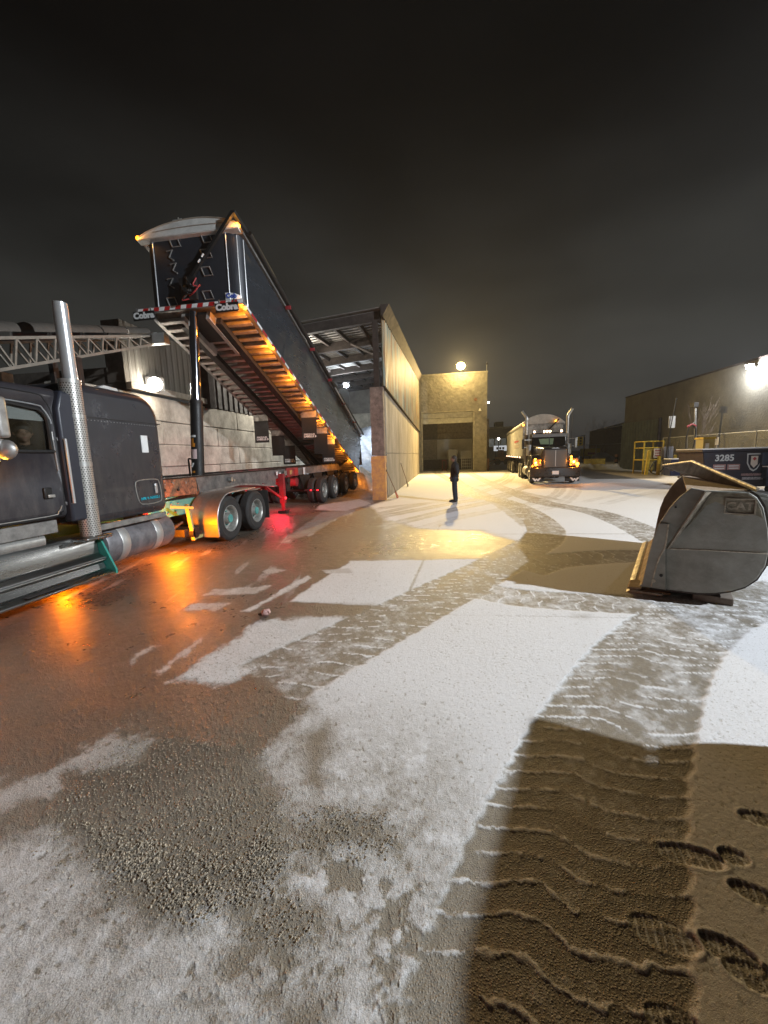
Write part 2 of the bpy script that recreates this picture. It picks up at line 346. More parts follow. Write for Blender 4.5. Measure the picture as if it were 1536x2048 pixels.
def text(name, s, m_, parent, origin, xdir, ydir, size, depth=0.004, bold=0.0, align='CENTER', sx=1.0, world=True, label=None):
    cu = bpy.data.curves.new(name, 'FONT'); cu.body = s; cu.size = size; cu.extrude = depth / 2; cu.offset = bold; cu.align_x = align; cu.align_y = 'CENTER'; cu.resolution_u = 3
    t = bpy.data.objects.new('tmp', cu); COL.objects.link(t)
    dg = bpy.context.evaluated_depsgraph_get(); me = bpy.data.meshes.new_from_object(t.evaluated_get(dg)); bpy.data.objects.remove(t)
    X_ = Vector(xdir).normalized(); Z_ = X_.cross(Vector(ydir)).normalized(); Y_ = Z_.cross(X_)
    mt = Matrix(((X_.x, Y_.x, Z_.x, origin[0]), (X_.y, Y_.y, Z_.y, origin[1]), (X_.z, Y_.z, Z_.z, origin[2]), (0, 0, 0, 1))) @ Matrix.Diagonal((sx, 1, 1, 1))
    root = parent
    while root.parent is not None: root = root.parent
    if world and root.name in MW: mt = MW[root.name].inverted() @ mt
    me.transform(mt); me.materials.clear(); me.materials.append(m_); me.name = name
    o = bpy.data.objects.new(name, me); COL.objects.link(o); o.parent = parent
    if label: o['label'] = label
    return o
def lamp(name, parent, p, power, color, radius=0.08, typ='POINT', target=None, angle=120, blend=0.6):
    d = bpy.data.lights.new(name, typ); d.energy = power; d.color = color; d.shadow_soft_size = radius
    o = bpy.data.objects.new(name, d); COL.objects.link(o)
    inv = MW[parent.name].inverted() if parent is not None and parent.name in MW else Matrix.Identity(4)
    mt = Matrix.Translation(Vector(p))
    if typ == 'SPOT':
        d.spot_size = R(angle); d.spot_blend = blend
        q = (Vector(target) - Vector(p)).to_track_quat('-Z', 'Y'); mt = mt @ q.to_matrix().to_4x4()
    o.matrix_local = inv @ mt
    if parent is not None: o.parent = parent
    o.matrix_local = inv @ mt
    return o

# ------------------------------------------------------------------ noise (numpy)
def vnoise(x, y, seed):
    xi = np.floor(x).astype(np.int64); yi = np.floor(y).astype(np.int64); fx = x - xi; fy = y - yi
    fx = fx * fx * (3 - 2 * fx); fy = fy * fy * (3 - 2 * fy)
    def h(a, b):
        n = (a * 374761393 + b * 668265263 + seed * 1442695041) & 0xffffffff
        n = ((n ^ (n >> 13)) * 1274126177) & 0xffffffff
        return ((n ^ (n >> 16)) & 0xffff) / 65535.0
    return (h(xi, yi) * (1 - fx) + h(xi + 1, yi) * fx) * (1 - fy) + (h(xi, yi + 1) * (1 - fx) + h(xi + 1, yi + 1) * fx) * fy
def fbm(x, y, sc, oct_=4, seed=1, gain=0.5):
    a = 1.0; s = 0; t = 0
    for k in range(oct_):
        s = s + a * vnoise(x * sc, y * sc, seed + k * 17); t += a; a *= gain; sc *= 2.03
    return s / t - 0.5
def sstep(a, b, x):
    t = np.clip((x - a) / (b - a), 0, 1); return t * t * (3 - 2 * t)

# ------------------------------------------------------------------ ground
def px_poly(pts): return np.array([gnd(*p)[:2] for p in pts])
def sd_poly(X, Y, P):
    """signed distance, positive inside"""
    d = np.full(X.shape, 1e9); ins = np.zeros(X.shape, bool); n = len(P)
    for i in range(n):
        ax, ay = P[i]; bx, by = P[(i + 1) % n]; ex, ey = bx - ax, by - ay
        t = np.clip(((X - ax) * ex + (Y - ay) * ey) / (ex * ex + ey * ey + 1e-12), 0, 1)
        d = np.minimum(d, (X - ax - t * ex) ** 2 + (Y - ay - t * ey) ** 2)
        c = ((ay > Y) != (by > Y)) & (X < (bx - ax) * (Y - ay) / (by - ay + 1e-12) + ax); ins ^= c
    d = np.sqrt(d); return np.where(ins, d, -d)
def smooth_path(P, n=8):
    P = [np.array(p, float) for p in P]; Q = [2 * P[0] - P[1]] + P + [2 * P[-1] - P[-2]]; out_ = []
    for i in range(1, len(Q) - 2):
        for k in range(n):
            t = k / n; a, b, c, d = Q[i - 1], Q[i], Q[i + 1], Q[i + 2]
            out_.append(0.5 * ((2 * b) + (-a + c) * t + (2 * a - 5 * b + 4 * c - d) * t * t + (-a + 3 * b - 3 * c + d) * t ** 3))
    out_.append(P[-1]); return np.array(out_)
def path_st(X, Y, P):
    """arc length along and signed offset across the nearest piece of a path"""
    best = np.full(X.shape, 1e9); S_ = np.zeros(X.shape); T_ = np.full(X.shape, 99.0); acc = 0.0
    for i in range(len(P) - 1):
        ax, ay = P[i]; bx, by = P[i + 1]; ex, ey = bx - ax, by - ay; l2 = ex * ex + ey * ey; l = math.sqrt(l2)
        if l < 1e-6: continue
        u = ((X - ax) * ex + (Y - ay) * ey) / l2; t = np.clip(u, 0, 1)
        d = (X - ax - t * ex) ** 2 + (Y - ay - t * ey) ** 2
        sgn = ((X - ax) * ey - (Y - ay) * ex) / l
        m_ = d < best; best = np.where(m_, d, best); S_ = np.where(m_, acc + t * l, S_); T_ = np.where(m_, np.sign(sgn) * np.sqrt(d), T_); acc += l
    return S_, T_, acc

def build_ground():
    fov = np.linspace(R(-69), R(47), 1080)
    rest = np.linspace(R(47), R(291), 90)[1:-1]
    ang = np.concatenate([fov, rest])
    rad = np.concatenate([np.exp(np.linspace(math.log(0.75), math.log(62), 860)), np.array([75, 100, 150, 260, 500, 1200])])
    na, nr = len(ang), len(rad)
    A, Rr = np.meshgrid(ang, rad); X = (Rr * np.sin(A)).ravel(); Y = (Rr * np.cos(A)).ravel()
    Rf = Rr.ravel()
    n1 = fbm(X, Y, 1.1, 5, 3); n2 = fbm(X, Y, 6.0, 4, 11, 0.6); n3 = fbm(X, Y, 22.0, 3, 23, 0.7); big = fbm(X, Y, 0.35, 3, 31)
    snow = np.ones_like(X) * 0.93; wet = np.zeros_like(X); hgt = np.zeros_like(X)
    near = sstep(14, 3, Rf)
    rag = n1 * 0.36 + n2 * 0.22 + n3 * 0.10 + fbm(X, Y, 9.0, 5, 203, 0.8) * 0.30           # ragged edges in metres
    def bare(pts, amt=1.0, soft=0.10, rg=1.0, w=0.0, world=False):
        nonlocal snow, wet
        P = np.array(pts) if world else px_poly(pts)
        m_ = sstep(-soft - .10, soft + .10, sd_poly(X, Y, P) + rag * rg)
        snow = snow * (1 - amt * m_); wet = np.maximum(wet, w * m_)
    def cover(pts, amt=0.9, soft=0.04, rg=0.5, dry=0.9):
        nonlocal snow, wet
        m_ = sstep(-soft, soft, sd_poly(X, Y, px_poly(pts)) + rag * rg)
        snow = snow * (1 - m_) + amt * m_; wet = wet * (1 - dry * m_)
    # the worn driving lane past the big rig, into the shed
    bare([(-500, 1560), (-200, 1500), (100, 1570), (150, 1640), (290, 1600), (470, 1560), (620, 1420), (560, 1345), (640, 1300), (760, 1210), (900, 1175), (990, 1120), (1075, 1095), (1000, 1078), (860, 1062), (770, 1040), (740, 1012),
          (782, 1000), (746, 992), (728, 975), (722, 950), (560, 945), (400, 985), (-900, 1100), (-3000, 1500)], 0.97, 0.10, 0.9, 0.75)
    bare([(-1200, 1190), (200, 1230), (430, 1130), (560, 1060), (700, 1010), (735, 960), (500, 955), (-300, 1060)], 1.0, 0.3, 0.5, 1.0)
    bare([(700, 1118), (1000, 1113), (1060, 1092), (960, 1060), (800, 1058), (700, 1075)], 0.9, 0.15, 0.7, 1.0)
    # foreground gravel bare patch and its islands
    bare([(-120, 1590), (60, 1600), (130, 1655), (150, 1712), (215, 1752), (232, 1800), (300, 1842), (350, 1846), (430, 1805), (480, 1815), (540, 1770), (575, 1735), (560, 1660), (575, 1590), (530, 1540), (490, 1490), (250, 1480), (100, 1540)], 1.0, 0.035, 0.35, 0.25)
    bare([(560, 1645), (650, 1618), (765, 1622), (800, 1690), (700, 1705), (610, 1722), (570, 1690)], 0.95, 0.03, 0.35, 0.2)
    bare([(600, 1475), (655, 1440), (665, 1470), (640, 1590), (605, 1560)], 0.9, 0.03, 0.3, 0.2)
    bare([(490, 1850), (600, 1790), (630, 1860), (590, 1910), (500, 1900)], 0.85, 0.04, 0.5, 0.2)
    bare([(565, 2010), (650, 2015), (640, 2070), (560, 2070)], 0.9, 0.02, 0.2, 0.2)
    bare([(-20, 1590), (60, 1580), (110, 1620), (60, 1680), (-60, 1690)], 0.8, 0.04, 0.5, 0.3)
    # snow left between wheel tracks
    cover([(700, 1122), (988, 1117), (850, 1185), (760, 1212), (575, 1204)], 0.88, 0.04, 0.22)
    cover([(520, 1240), (742, 1231), (705, 1262), (570, 1325), (440, 1364), (340, 1362), (430, 1298)], 0.78, 0.09, 0.6)
    cover([(485, 1222), (615, 1152), (622, 1156), (500, 1224)], 0.72, 0.03, 0.25)
    cover([(365, 1220), (385, 1207), (470, 1204), (430, 1220)], 0.5, 0.05, 0.4)
    cover([(410, 1190), (425, 1180), (540, 1172), (510, 1188)], 0.5, 0.05, 0.4)
    cover([(525, 1142), (545, 1135), (570, 1140), (545, 1147)], 0.5, 0.03, 0.2); cover([(640, 1140), (700, 1137), (705, 1147), (650, 1147)], 0.6, 0.03, 0.2)
    cover([(305, 1345), (405, 1270), (410, 1280), (320, 1352)], 0.5, 0.04, 0.4); cover([(242, 1325), (300, 1288), (312, 1292), (262, 1332)], 0.5, 0.05, 0.5)
    cover([(560, 1085), (620, 1070), (690, 1030), (720, 1018), (640, 1025), (600, 1055)], 0.35, 0.1, 0.5, 0.3)
    cover([(640, 1010), (720, 998), (745, 1008), (690, 1022), (630, 1020)], 0.6, 0.06, 0.4, 0.5)
    cover([(-40, 1600), (90, 1562), (100, 1585), (20, 1610)], 0.55, 0.06, 0.6); cover([(160, 1520), (215, 1485), (290, 1488), (280, 1515), (200, 1530)], 0.5, 0.07, 0.8)
    # old drag marks in the lane
    lane = sstep(0.0, 0.5, -(X + 1.2 - 0.1 * Y)) * sstep(3.0, 5, Y)
    snow = snow + lane * (snow < 0.3) * 0.35 * sstep(0.12, 0.3, fbm((X + 0.25 * Y) * 1.0, Y * 0.18, 5.5, 3, 77))
    wetpatch = fbm(X, Y, 0.9, 4, 91)
    wet = np.clip(wet * (0.75 + 1.2 * wetpatch), 0, 1)
    dirtspot = np.zeros_like(X)
    trk = np.zeros_like(X)
    # ---- tyre tracks -------------------------------------------------
    def loader(pts, width, base, amt=1.0, lug=0.17, depth=1.0, clean=0.0, px=True, rv=1, w=0.15, s0=0.0, s1=1e9, yw=False):
        nonlocal snow, hgt, wet, trk
        P = smooth_path([gnd(*p)[:2] if px else p for p in pts]); s, t, tot = path_st(X, Y, P); tn = t / (width / 2) * rv; sarc = s
        if yw: s = Y * 1.0; 
        s = s + 0.045 * n2 + 0.030 * n3 + 0.05 * n1
        edgewave = 0.10 * (np.abs(((s / lug) % 1) - 0.5) - 0.25)
        m_ = sstep(1.03, 0.93, np.abs(tn) + edgewave + n2 * 0.05) * sstep(0, 0.1, sarc - s0) * sstep(0, 0.1, min(tot, s1) - sarc)
        ph = np.where(tn < -0.2, 0.12 * np.sin(tn * 5), np.where(tn < 0.12, (tn + 0.2) / 0.32 * 0.62 + 0.12 * np.sin(-1.0), 0.50 + 0.22 * np.sin((tn - 0.12) * 3.2)))
        fr = ((s / lug + ph) % 1.0); dd = np.abs(fr - 0.5) * lug          # distance from ridge line, m
        gate = sstep(-0.14, 0.06, vnoise(s * 5.6, tn * 3.0, 5) - 0.26 + 0.9 * n3 + 0.3 * n2 - 0.24 * sstep(0.40, 0.05, np.abs(tn + 0.05)))
        rw = 0.0025 + 0.0085 * vnoise(s * 11 + X * 9, tn * 9, 8) ** 1.4
        ridge = sstep(rw * 1.6, rw * 0.5, dd) * gate
        film = base + 0.28 * sstep(2.3, 3.3, Y) * (s0 == 0.01) + 0.7 * n2 + 0.5 * n1 + 0.6 * n3
        newsnow = np.clip(np.maximum(film, sstep(rw * 2.0, rw * 0.9, dd) * gate * 1.0), 0, 1); trk = np.maximum(trk * (1 - m_ * 0), m_)
        snow = snow * (1 - m_ * amt) + m_ * amt * newsnow
        hgt = hgt * (1 - m_) + m_ * (ridge * 0.0014 * depth - 0.003 * depth + 0.0015 * (1 - sstep(0.0, 0.5, np.abs(fr - 0.5) * 2)))
        wet = wet * (1 - m_ * 0.6) + m_ * w * 0.6
    def truck(pts, width=0.56, base=0.40, amt=0.8, dual=True):
        nonlocal snow, wet
        P = smooth_path([gnd(*p)[:2] for p in pts]); s, t, tot = path_st(X, Y, P); tn = np.abs(t) / (width / 2)
        m_ = sstep(1.12, 0.88, tn + n2 * 0.25) * sstep(0, 0.6, s) * sstep(0, 0.6, tot - s)
        if dual: m_ = m_ * (1 - 0.8 * sstep(0.12, 0.04, tn))
        zig = 0.10 * (np.abs((s / 0.16 + 2.0 * tn) % 1 - 0.5) - 0.25)
        snow = snow * (1 - amt * m_) + amt * m_ * np.clip(base + zig + 0.4 * n2 + 0.3 * n1, 0, 1)
    # truck tyre sweeps across the far yard
    truck([(870, 944), (905, 962), (985, 998), (1040, 1030), (1075, 1056)], 0.7, 0.34)
    truck([(940, 946), (985, 968), (1040, 985), (1120, 1003)], 0.7, 0.42)
    truck([(1057, 972), (1000, 990), (900, 1008), (790, 1028), (740, 1040)], 0.55, 0.36)
    truck([(1030, 985), (980, 1003), (880, 1025), (800, 1045), (740, 1062)], 0.55, 0.36)
    truck([(1028, 950), (1016, 962), (975, 980), (900, 1000), (800, 1012), (740, 1020)], 0.45, 0.45)
    truck([(1015, 945), (1010, 955), (985, 966), (955, 974)], 0.45, 0.4)
    truck([(1125, 972), (1110, 990), (1050, 1010), (930, 1032), (840, 1058)], 0.5, 0.5, 0.6)
    truck([(1150, 972), (1150, 985), (1125, 1005), (1070, 1022)], 0.5, 0.55, 0.5)
    truck([(865, 1005), (800, 1018), (745, 1030)], 0.4, 0.35)
    truck([(1200, 1010), (1300, 985), (1340, 975)], 0.4, 0.6, 0.5); truck([(1160, 1005), (1280, 980), (1340, 965)], 0.35, 0.62, 0.5)
    bare([(1165, 938), (1290, 944), (1330, 950), (1320, 957), (1180, 958), (1150, 950)], 0.8, 0.3, 0.8, 0.5)
    bare([(1040, 968), (1160, 968), (1165, 975), (1050, 978)], 0.6, 0.2, 0.6, 0.4)
    # loader tyre tracks
    loader([(905, 955), (935, 985), (1005, 1002), (1050, 1022), (1087, 1052), (1085, 1078), (1040, 1105), (960, 1150), (820, 1220), (690, 1285), (520, 1370)], 0.86, 0.16, 0.9, 0.17, 0.8, yw=True)
    loader([(1000, 975), (1080, 1003), (1180, 1022), (1260, 1050), (1330, 1085)], 0.80, 0.22, 0.85, 0.19, 0.6)
    loader([(1700, 1120), (1400, 1115), (1250, 1112), (1110, 1122), (1040, 1140)], 0.80, 0.06, 0.97, 0.20, 1.0)
    loader([(960, 1180), (1040, 1195), (1200, 1205), (1400, 1212), (1700, 1225)], 0.62, 0.30, 0.9, 0.20, 1.0)
    loader([(1060, 2300), (1085, 2050), (1150, 1700), (1215, 1480), (1290, 1330), (1370, 1250), (1480, 1205), (1800, 1150)], 0.86, 0.12, 0.96, 0.128, 1.2, s0=0.01, yw=True)
    # wheel-spun blotch on the big track, and drips on the snow
    bare([(1215, 1335), (1280, 1325), (1335, 1337), (1290, 1352), (1225, 1350)], 0.8, 0.05, 0.2)
    bare([(1150, 1230), (1175, 1230), (1175, 1236), (1150, 1236)], 0.5, 0.03, 0.2)
    bare([(580, 1210), (740, 1212), (745, 1222), (600, 1230), (560, 1222)], 0.85, 0.06, 0.3, 0.1)
    # concrete slab joint lines
    def crack(a, b, w=0.018, amt=0.5):
        nonlocal snow
        P = np.array([gnd(*a)[:2], gnd(*b)[:2]]); s, t, tot = path_st(X, Y, P)
        snow = snow * (1 - amt * sstep(w * 1.6, w * 0.5, np.abs(t) + 0.02 * np.abs(n2)) * sstep(0.1, 0.45, vnoise(s * 2, s * 0, 4) + 0.2))
    crack((870, 1068), (1270, 1068), 0.03, 0.5); crack((880, 1050), (820, 1180), 0.02, 0.5); crack((880, 1230), (1260, 1236), 0.012, 0.3)
    # boot prints at lower right
    for (px_, py_, rot, L_, W_) in ((1380, 1712, -.15, .26, .105), (1468, 1714, -.1, .115, .075), (1328, 1868, -.2, .22, .11), (1458, 1903, -.35, .17, .085), (1512, 1790, -.3, .17, .08), (1524, 1960, -.2, .2, .09), (1345, 2040, -.1, .15, .07), (1524, 1640, -.2, .18, .08)):
        c = gnd(px_, py_); u = (X - c[0]) * math.cos(rot) + (Y - c[1]) * math.sin(rot); v = -(X - c[0]) * math.sin(rot) + (Y - c[1]) * math.cos(rot)
        e_ = (np.abs(u) / (L_ / 2)) ** 2.4 + (np.abs(v) / (W_ / 2)) ** 2.4
        inside = sstep(1.15, 0.85, e_ + n3 * 0.8 + n2 * 0.4)
        bars = np.maximum(sstep(0.30, 0.42, np.abs((u / 0.030) % 1 - 0.5)), sstep(0.40, 0.47, np.abs((v / 0.045) % 1 - 0.5)))
        snow = snow * (1 - inside) + inside * np.clip(0.10 + 0.62 * bars + n3 * 1.3, 0, 1); rim = np.exp(-((e_ - 1.35) / 0.28) ** 2)
        trk = np.maximum(trk, inside); hgt = hgt - inside * 0.002 + rim * 0.003
    # thin snow lets grit through; near left thinned more, painting in lamp falloff
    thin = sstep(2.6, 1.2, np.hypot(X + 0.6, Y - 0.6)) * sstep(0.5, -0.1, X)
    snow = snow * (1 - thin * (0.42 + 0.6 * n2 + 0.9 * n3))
    snow = np.clip(snow + (n3 * 0.30 + n2 * 0.30) * (1 - np.abs(2 * snow - 1)) , 0, 1)
    snow = np.clip(snow - 0.4 * sstep(0.26, 0.38, fbm(X, Y, 34.0, 2, 57, 0.9)) * near, 0, 1)
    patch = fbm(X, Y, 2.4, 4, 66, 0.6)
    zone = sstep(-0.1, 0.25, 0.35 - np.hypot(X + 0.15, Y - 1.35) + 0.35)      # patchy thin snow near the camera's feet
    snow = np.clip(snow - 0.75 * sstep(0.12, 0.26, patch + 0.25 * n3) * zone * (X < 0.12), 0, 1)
    # ---- relief -------------------------------------------------------
    z = hgt + snow * 0.0045 * (1 - 0.7 * trk) + n3 * 0.0010 * snow * near + (1 - snow) * (n3 * 0.0022 + 0.0045 * sstep(0.16, 0.32, fbm(X, Y, 52.0, 2, 71, 0.9))) * near * (1 - 0.7 * trk)
    z = z * sstep(40, 20, Rf) + big * 0.03 * sstep(2, 8, Rf)
    z = z + 0.0 * X
    # ploughed snow along the far fence
    bank = sstep(0, 2.0, sd_poly(X, Y, np.array([(9.5, 39), (20, 37.5), (26, 48), (20, 60), (8, 66), (8.5, 50)])) + n1 * 2)
    z = z + bank * (0.35 + 0.5 * n1 + 0.2 * n2)
    snow = np.maximum(snow, bank * 0.95)
    me = bpy.data.meshes.new('ground'); nv = nr * na
    idx = np.arange(nv).reshape(nr, na); a = idx[:-1]; b = idx[1:]
    quads = np.stack([a, np.roll(a, -1, 1), np.roll(b, -1, 1), b], -1).reshape(-1, 4)
    co = np.stack([X, Y, z], 1)
    co = np.vstack([co, [[0, 0, 0]]]); nf = len(quads)
    tri = np.stack([np.full(na, nv), np.roll(idx[0], -1), idx[0]], 1)
    me.vertices.add(nv + 1); me.vertices.foreach_set('co', co.ravel())
    me.loops.add(nf * 4 + na * 3); me.loops.foreach_set('vertex_index', np.concatenate([quads[:, ::-1].ravel(), tri[:, ::-1].ravel()]))
    me.polygons.add(nf + na); me.polygons.foreach_set('loop_start', np.concatenate([np.arange(nf) * 4, nf * 4 + np.arange(na) * 3]))
    me.polygons.foreach_set('loop_total', np.concatenate([np.full(nf, 4), np.full(na, 3)]))
    me.polygons.foreach_set('use_smooth', np.ones(nf + na, bool)); me.update(calc_edges=True)
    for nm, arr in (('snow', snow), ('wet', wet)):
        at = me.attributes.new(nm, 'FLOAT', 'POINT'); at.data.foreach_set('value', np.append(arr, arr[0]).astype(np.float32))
    # check that faces look up
    if me.polygons[0].normal.z < 0: me.flip_normals()
    # material
    Mx = bpy.data.materials.new('snowy_grit_ground'); nt, N, L = nodes_of(Mx)
    o = N.new('ShaderNodeOutputMaterial'); bs = N.new('ShaderNodeBsdfPrincipled'); L.new(bs.outputs[0], o.inputs[0])
    def attr(n): q = N.new('ShaderNodeAttribute'); q.attribute_name = n; return q.outputs['Fac']
    def mth(op, a, b_=None, c=None):
        n = N.new('ShaderNodeMath'); n.operation = op
        for k, v in enumerate((a, b_, c)):
            if v is None: continue
            if isinstance(v, (int, float)): n.inputs[k].default_value = v
            else: L.new(v, n.inputs[k])
        return n.outputs[0]
    def noise(sc, det=4, rough=0.6):
        q = N.new('ShaderNodeTexNoise'); q.inputs['Scale'].default_value = sc; q.inputs['Detail'].default_value = det; q.inputs['Roughness'].default_value = rough
        L.new(tc.outputs['Object'], q.inputs[0]); return q.outputs[0]
    def mix(f, c1, c2):
        q = N.new('ShaderNodeMixRGB'); L.new(f, q.inputs[0])
        for k, c in ((1, c1), (2, c2)):
            if isinstance(c, tuple): q.inputs[k].default_value = (*c, 1)
            else: L.new(c, q.inputs[k])
        return q.outputs[0]
    def rng(v, a, b_, c=0., d=1.):
        q = N.new('ShaderNodeMapRange'); q.inputs[1].default_value = a; q.inputs[2].default_value = b_; q.inputs[3].default_value = c; q.inputs[4].default_value = d; L.new(v, q.inputs[0]); return q.outputs[0]
    tc = N.new('ShaderNodeTexCoord'); sn = attr('snow'); we = attr('wet')
    fine = noise(240, 3, 0.75); mid = noise(28, 5, 0.65); lo = noise(1.7, 5, 0.6)
    vor = N.new('ShaderNodeTexVoronoi'); vor.inputs['Scale'].default_value = 105; L.new(tc.outputs['Object'], vor.inputs[0])
    grit = mix(rng(fine, 0.35, 0.65), (0.15, 0.13, 0.102), (0.33, 0.295, 0.24))
    grit = mix(rng(lo, 0.35, 0.65), mix(rng(mid, 0.3, 0.7), (0.17, 0.148, 0.118), (0.30, 0.268, 0.215)), grit)
    grit = mix(rng(vor.outputs['Distance'], 0.12, 0.22, 0.55, 0.0), (0.34, 0.29, 0.22), grit) if False else grit
    stone = mix(rng(vor.outputs['Color'], 0.0, 1.0), (0.10, 0.085, 0.065), (0.42, 0.36, 0.27))
    grit = mix(mth('MULTIPLY', rng(vor.outputs['Distance'], 0.35, 0.15), rng(mid, 0.45, 0.6)), grit, stone)
    wetc = mix(rng(mid, 0.3, 0.7), (0.050, 0.040, 0.031), (0.150, 0.118, 0.090))
    grit = mix(we, grit, wetc)
    snowc = mix(rng(fine, 0.3, 0.62), (0.58, 0.58, 0.58), (0.80, 0.80, 0.81))
    snowc = mix(rng(noise(60, 2, 0.5), 0.30, 0.38), (0.42, 0.40, 0.36), snowc)
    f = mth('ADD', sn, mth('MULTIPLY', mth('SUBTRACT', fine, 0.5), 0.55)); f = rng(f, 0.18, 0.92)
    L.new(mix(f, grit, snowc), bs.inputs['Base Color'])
    rw = rng(noise(7, 5, 0.7), 0.35, 0.65, 0.12, 0.46)
    rg = mth('ADD', mth('MULTIPLY', rw, we), mth('MULTIPLY', 0.62, mth('SUBTRACT', 1.0, we)))
    rgh = mth('ADD', mth('MULTIPLY', rg, mth('SUBTRACT', 1.0, f)), mth('MULTIPLY', 0.75, f)); L.new(rgh, bs.inputs['Roughness'])
    bp = N.new('ShaderNodeBump'); bp.inputs['Distance'].default_value = 0.0035; bp.inputs['Strength'].default_value = 0.9
    hh = mth('ADD', mth('MULTIPLY', fine, 0.8), mth('MULTIPLY', mid, 1.6)); hh = mth('ADD', hh, mth('MULTIPLY', rng(vor.outputs['Distance'], 0.0, 0.5, 0.9, 0.0), mth('SUBTRACT', 1.0, f)))
    L.new(hh, bp.inputs['Height']); L.new(bp.outputs[0], bs.inputs['Normal'])
    me.materials.append(Mx)
    g = bpy.data.objects.new('ground', me); COL.objects.link(g); g['kind'] = 'structure'
build_ground()
def pebbles():
    q = np.random.default_rng(12); zones = [(((250, 1480), (490, 1490), (560, 1580), (575, 1735), (430, 1805), (330, 1842), (232, 1790), (150, 1712), (110, 1600)), 4300, .55), (((232, 1700), (420, 1700), (440, 1800), (330, 1842), (240, 1800)), 900, .8), (((150, 1640), (330, 1680), (300, 1760), (220, 1740)), 500, .8), (((570, 1650), (650, 1622), (765, 1626), (795, 1685), (610, 1715)), 600, .6), (((490, 1850), (600, 1795), (625, 1860), (590, 1900)), 160, .6),
        (((480, 1815), (540, 1770), (575, 1735), (560, 1660), (500, 1700)), 500, .8), (((330, 1360), (480, 1300), (640, 1300), (560, 1345), (620, 1420), (470, 1560), (200, 1500)), 1500, .35), (((0, 1250), (420, 1160), (640, 1230), (330, 1360), (0, 1500)), 900, .4)]
    base = np.array([(1, 0, 0), (-1, 0, 0), (0, 1, 0), (0, -1, 0), (0, 0, 1), (0, 0, -1)], float); faces = np.array([(0, 2, 4), (2, 1, 4), (1, 3, 4), (3, 0, 4), (2, 0, 5), (1, 2, 5), (3, 1, 5), (0, 3, 5)])
    V = []; 
    for pts, n, big_ in zones:
        P = px_poly(pts); lo, hi = P.min(0), P.max(0); c = q.uniform(lo, hi, (n * 3, 2)); c = c[sd_poly(c[:, 0], c[:, 1], P) + fbm(c[:, 0], c[:, 1], 5.0, 3, 5) * .30 > -0.13 * q.random(len(c)) ** 2.5][:n]
        r_ = (0.0022 + 0.0042 * q.random(len(c)) ** 2.2 * (0.6 + big_)); a = q.uniform(0, 6.28, len(c))
        b = base[None] * (r_[:, None, None] * q.uniform(.55, 1.25, (len(c), 6, 3)))
        b[:, :, 2] *= .75; x = b[:, :, 0] * np.cos(a)[:, None] - b[:, :, 1] * np.sin(a)[:, None]; y = b[:, :, 0] * np.sin(a)[:, None] + b[:, :, 1] * np.cos(a)[:, None]
        V.append(np.stack([x + c[:, 0:1], y + c[:, 1:2], b[:, :, 2] + .004 + r_[:, None] * .3], -1))
    V = np.concatenate(V); n = len(V); Fc = (faces[None] + 6 * np.arange(n)[:, None, None]).reshape(-1, 3)
    me = bpy.data.meshes.new('pebbles'); me.from_pydata(V.reshape(-1, 3).tolist(), [], Fc.tolist()); me.materials.append(mat('pebble_stone', (0.44, 0.38, 0.29), .75, var=.75, scale=60, var2=(.13, .105, .075)))
    o = bpy.data.objects.new('pebbles', me); COL.objects.link(o); tag(o, 'loose grit and small stones scattered over the bare ground', 'grit', kind='stuff')
pebbles()
#PART2
# ------------------------------------------------------------------ yard lights
def wall_light(label, loc, target_dir, power, color, lens, size=0.28, arm=0.25, spot=None, cat='flood light', group=None, rad=0.10):
    """box flood light on a short arm; target_dir = where the lens faces"""
    t = thing('flood_light', label, cat, loc, 0, group)
    d = Vector(target_dir).normalized(); p = Vector(loc); q = d.to_track_quat('Z', 'Y').to_matrix()
    def P(a, b, c): return p + q @ Vector((a, b, c))
    s = size / 2
    mb = MB().hexa([P(-s * .6, -s * .5, -.16), P(s * .6, -s * .5, -.16), P(s * .6, s * .5, -.16), P(-s * .6, s * .5, -.16)], [P(-s, -s * .8, 0), P(s, -s * .8, 0), P(s, s * .8, 0), P(-s, s * .8, 0)])
    obj('housing', mb, M['dark'], t)
    obj('lens', MB().ball(p + d * .03, s * .78, 16), lens, t)
    obj('arm', MB().bar(P(0, 0, -.16), P(0, 0, -.16) + Vector((-d.x * arm, -d.y * arm, 0.0)), 0.05), M['dark'], t)
    lp = p + d * (size * .39 + .16)
    if spot: lamp('bulb', t, lp, power, color, rad, 'SPOT', p + d * 5, spot, 0.7)
    else: lamp('bulb', t, lp, power, color, rad)
    return t

# ------------------------------------------------------------------ salt shed with the concrete side wall
def ribbed(mb, x, y0, y1, zf0, zf1, pitch=0.30, depth=0.045, side=1):
    """ribbed cladding lying along Y at plane x"""
    n = int((y1 - y0) / pitch); pts = []
    for i in range(n):
        a = y0 + i * pitch
        pts += [(a, 0), (a + pitch * .55, 0), (a + pitch * .65, depth), (a + pitch * .90, depth)]
    pts.append((y1, 0)); vs = []; fs = []
    for y, d in pts:
        for off in (0, -0.03): vs += [(x + side * d + side * off, y, zf0(y)), (x + side * d + side * off, y, zf1(y))]
    for i in range(len(pts) - 1):
        a = 4 * i; b = a + 4
        fs += [(a, b, b + 1, a + 1), (a + 2, a + 3, b + 3, b + 2), (a + 1, b + 1, b + 3, a + 3), (a, a + 2, b + 2, b)]
    return mb.add(vs, fs)
SX, SY0, SY1 = -2.50, 16.35, 38.3
shed = thing('salt_shed', 'tall open-fronted salt shed with rust-stained siding above a concrete side wall', 'shed', (-5.9, 16.3, 0))
zlow = lambda y: 4.68 - (y - SY0) * 0.026
ztop = lambda y: 7.55 + (y - SY0) * 0.072
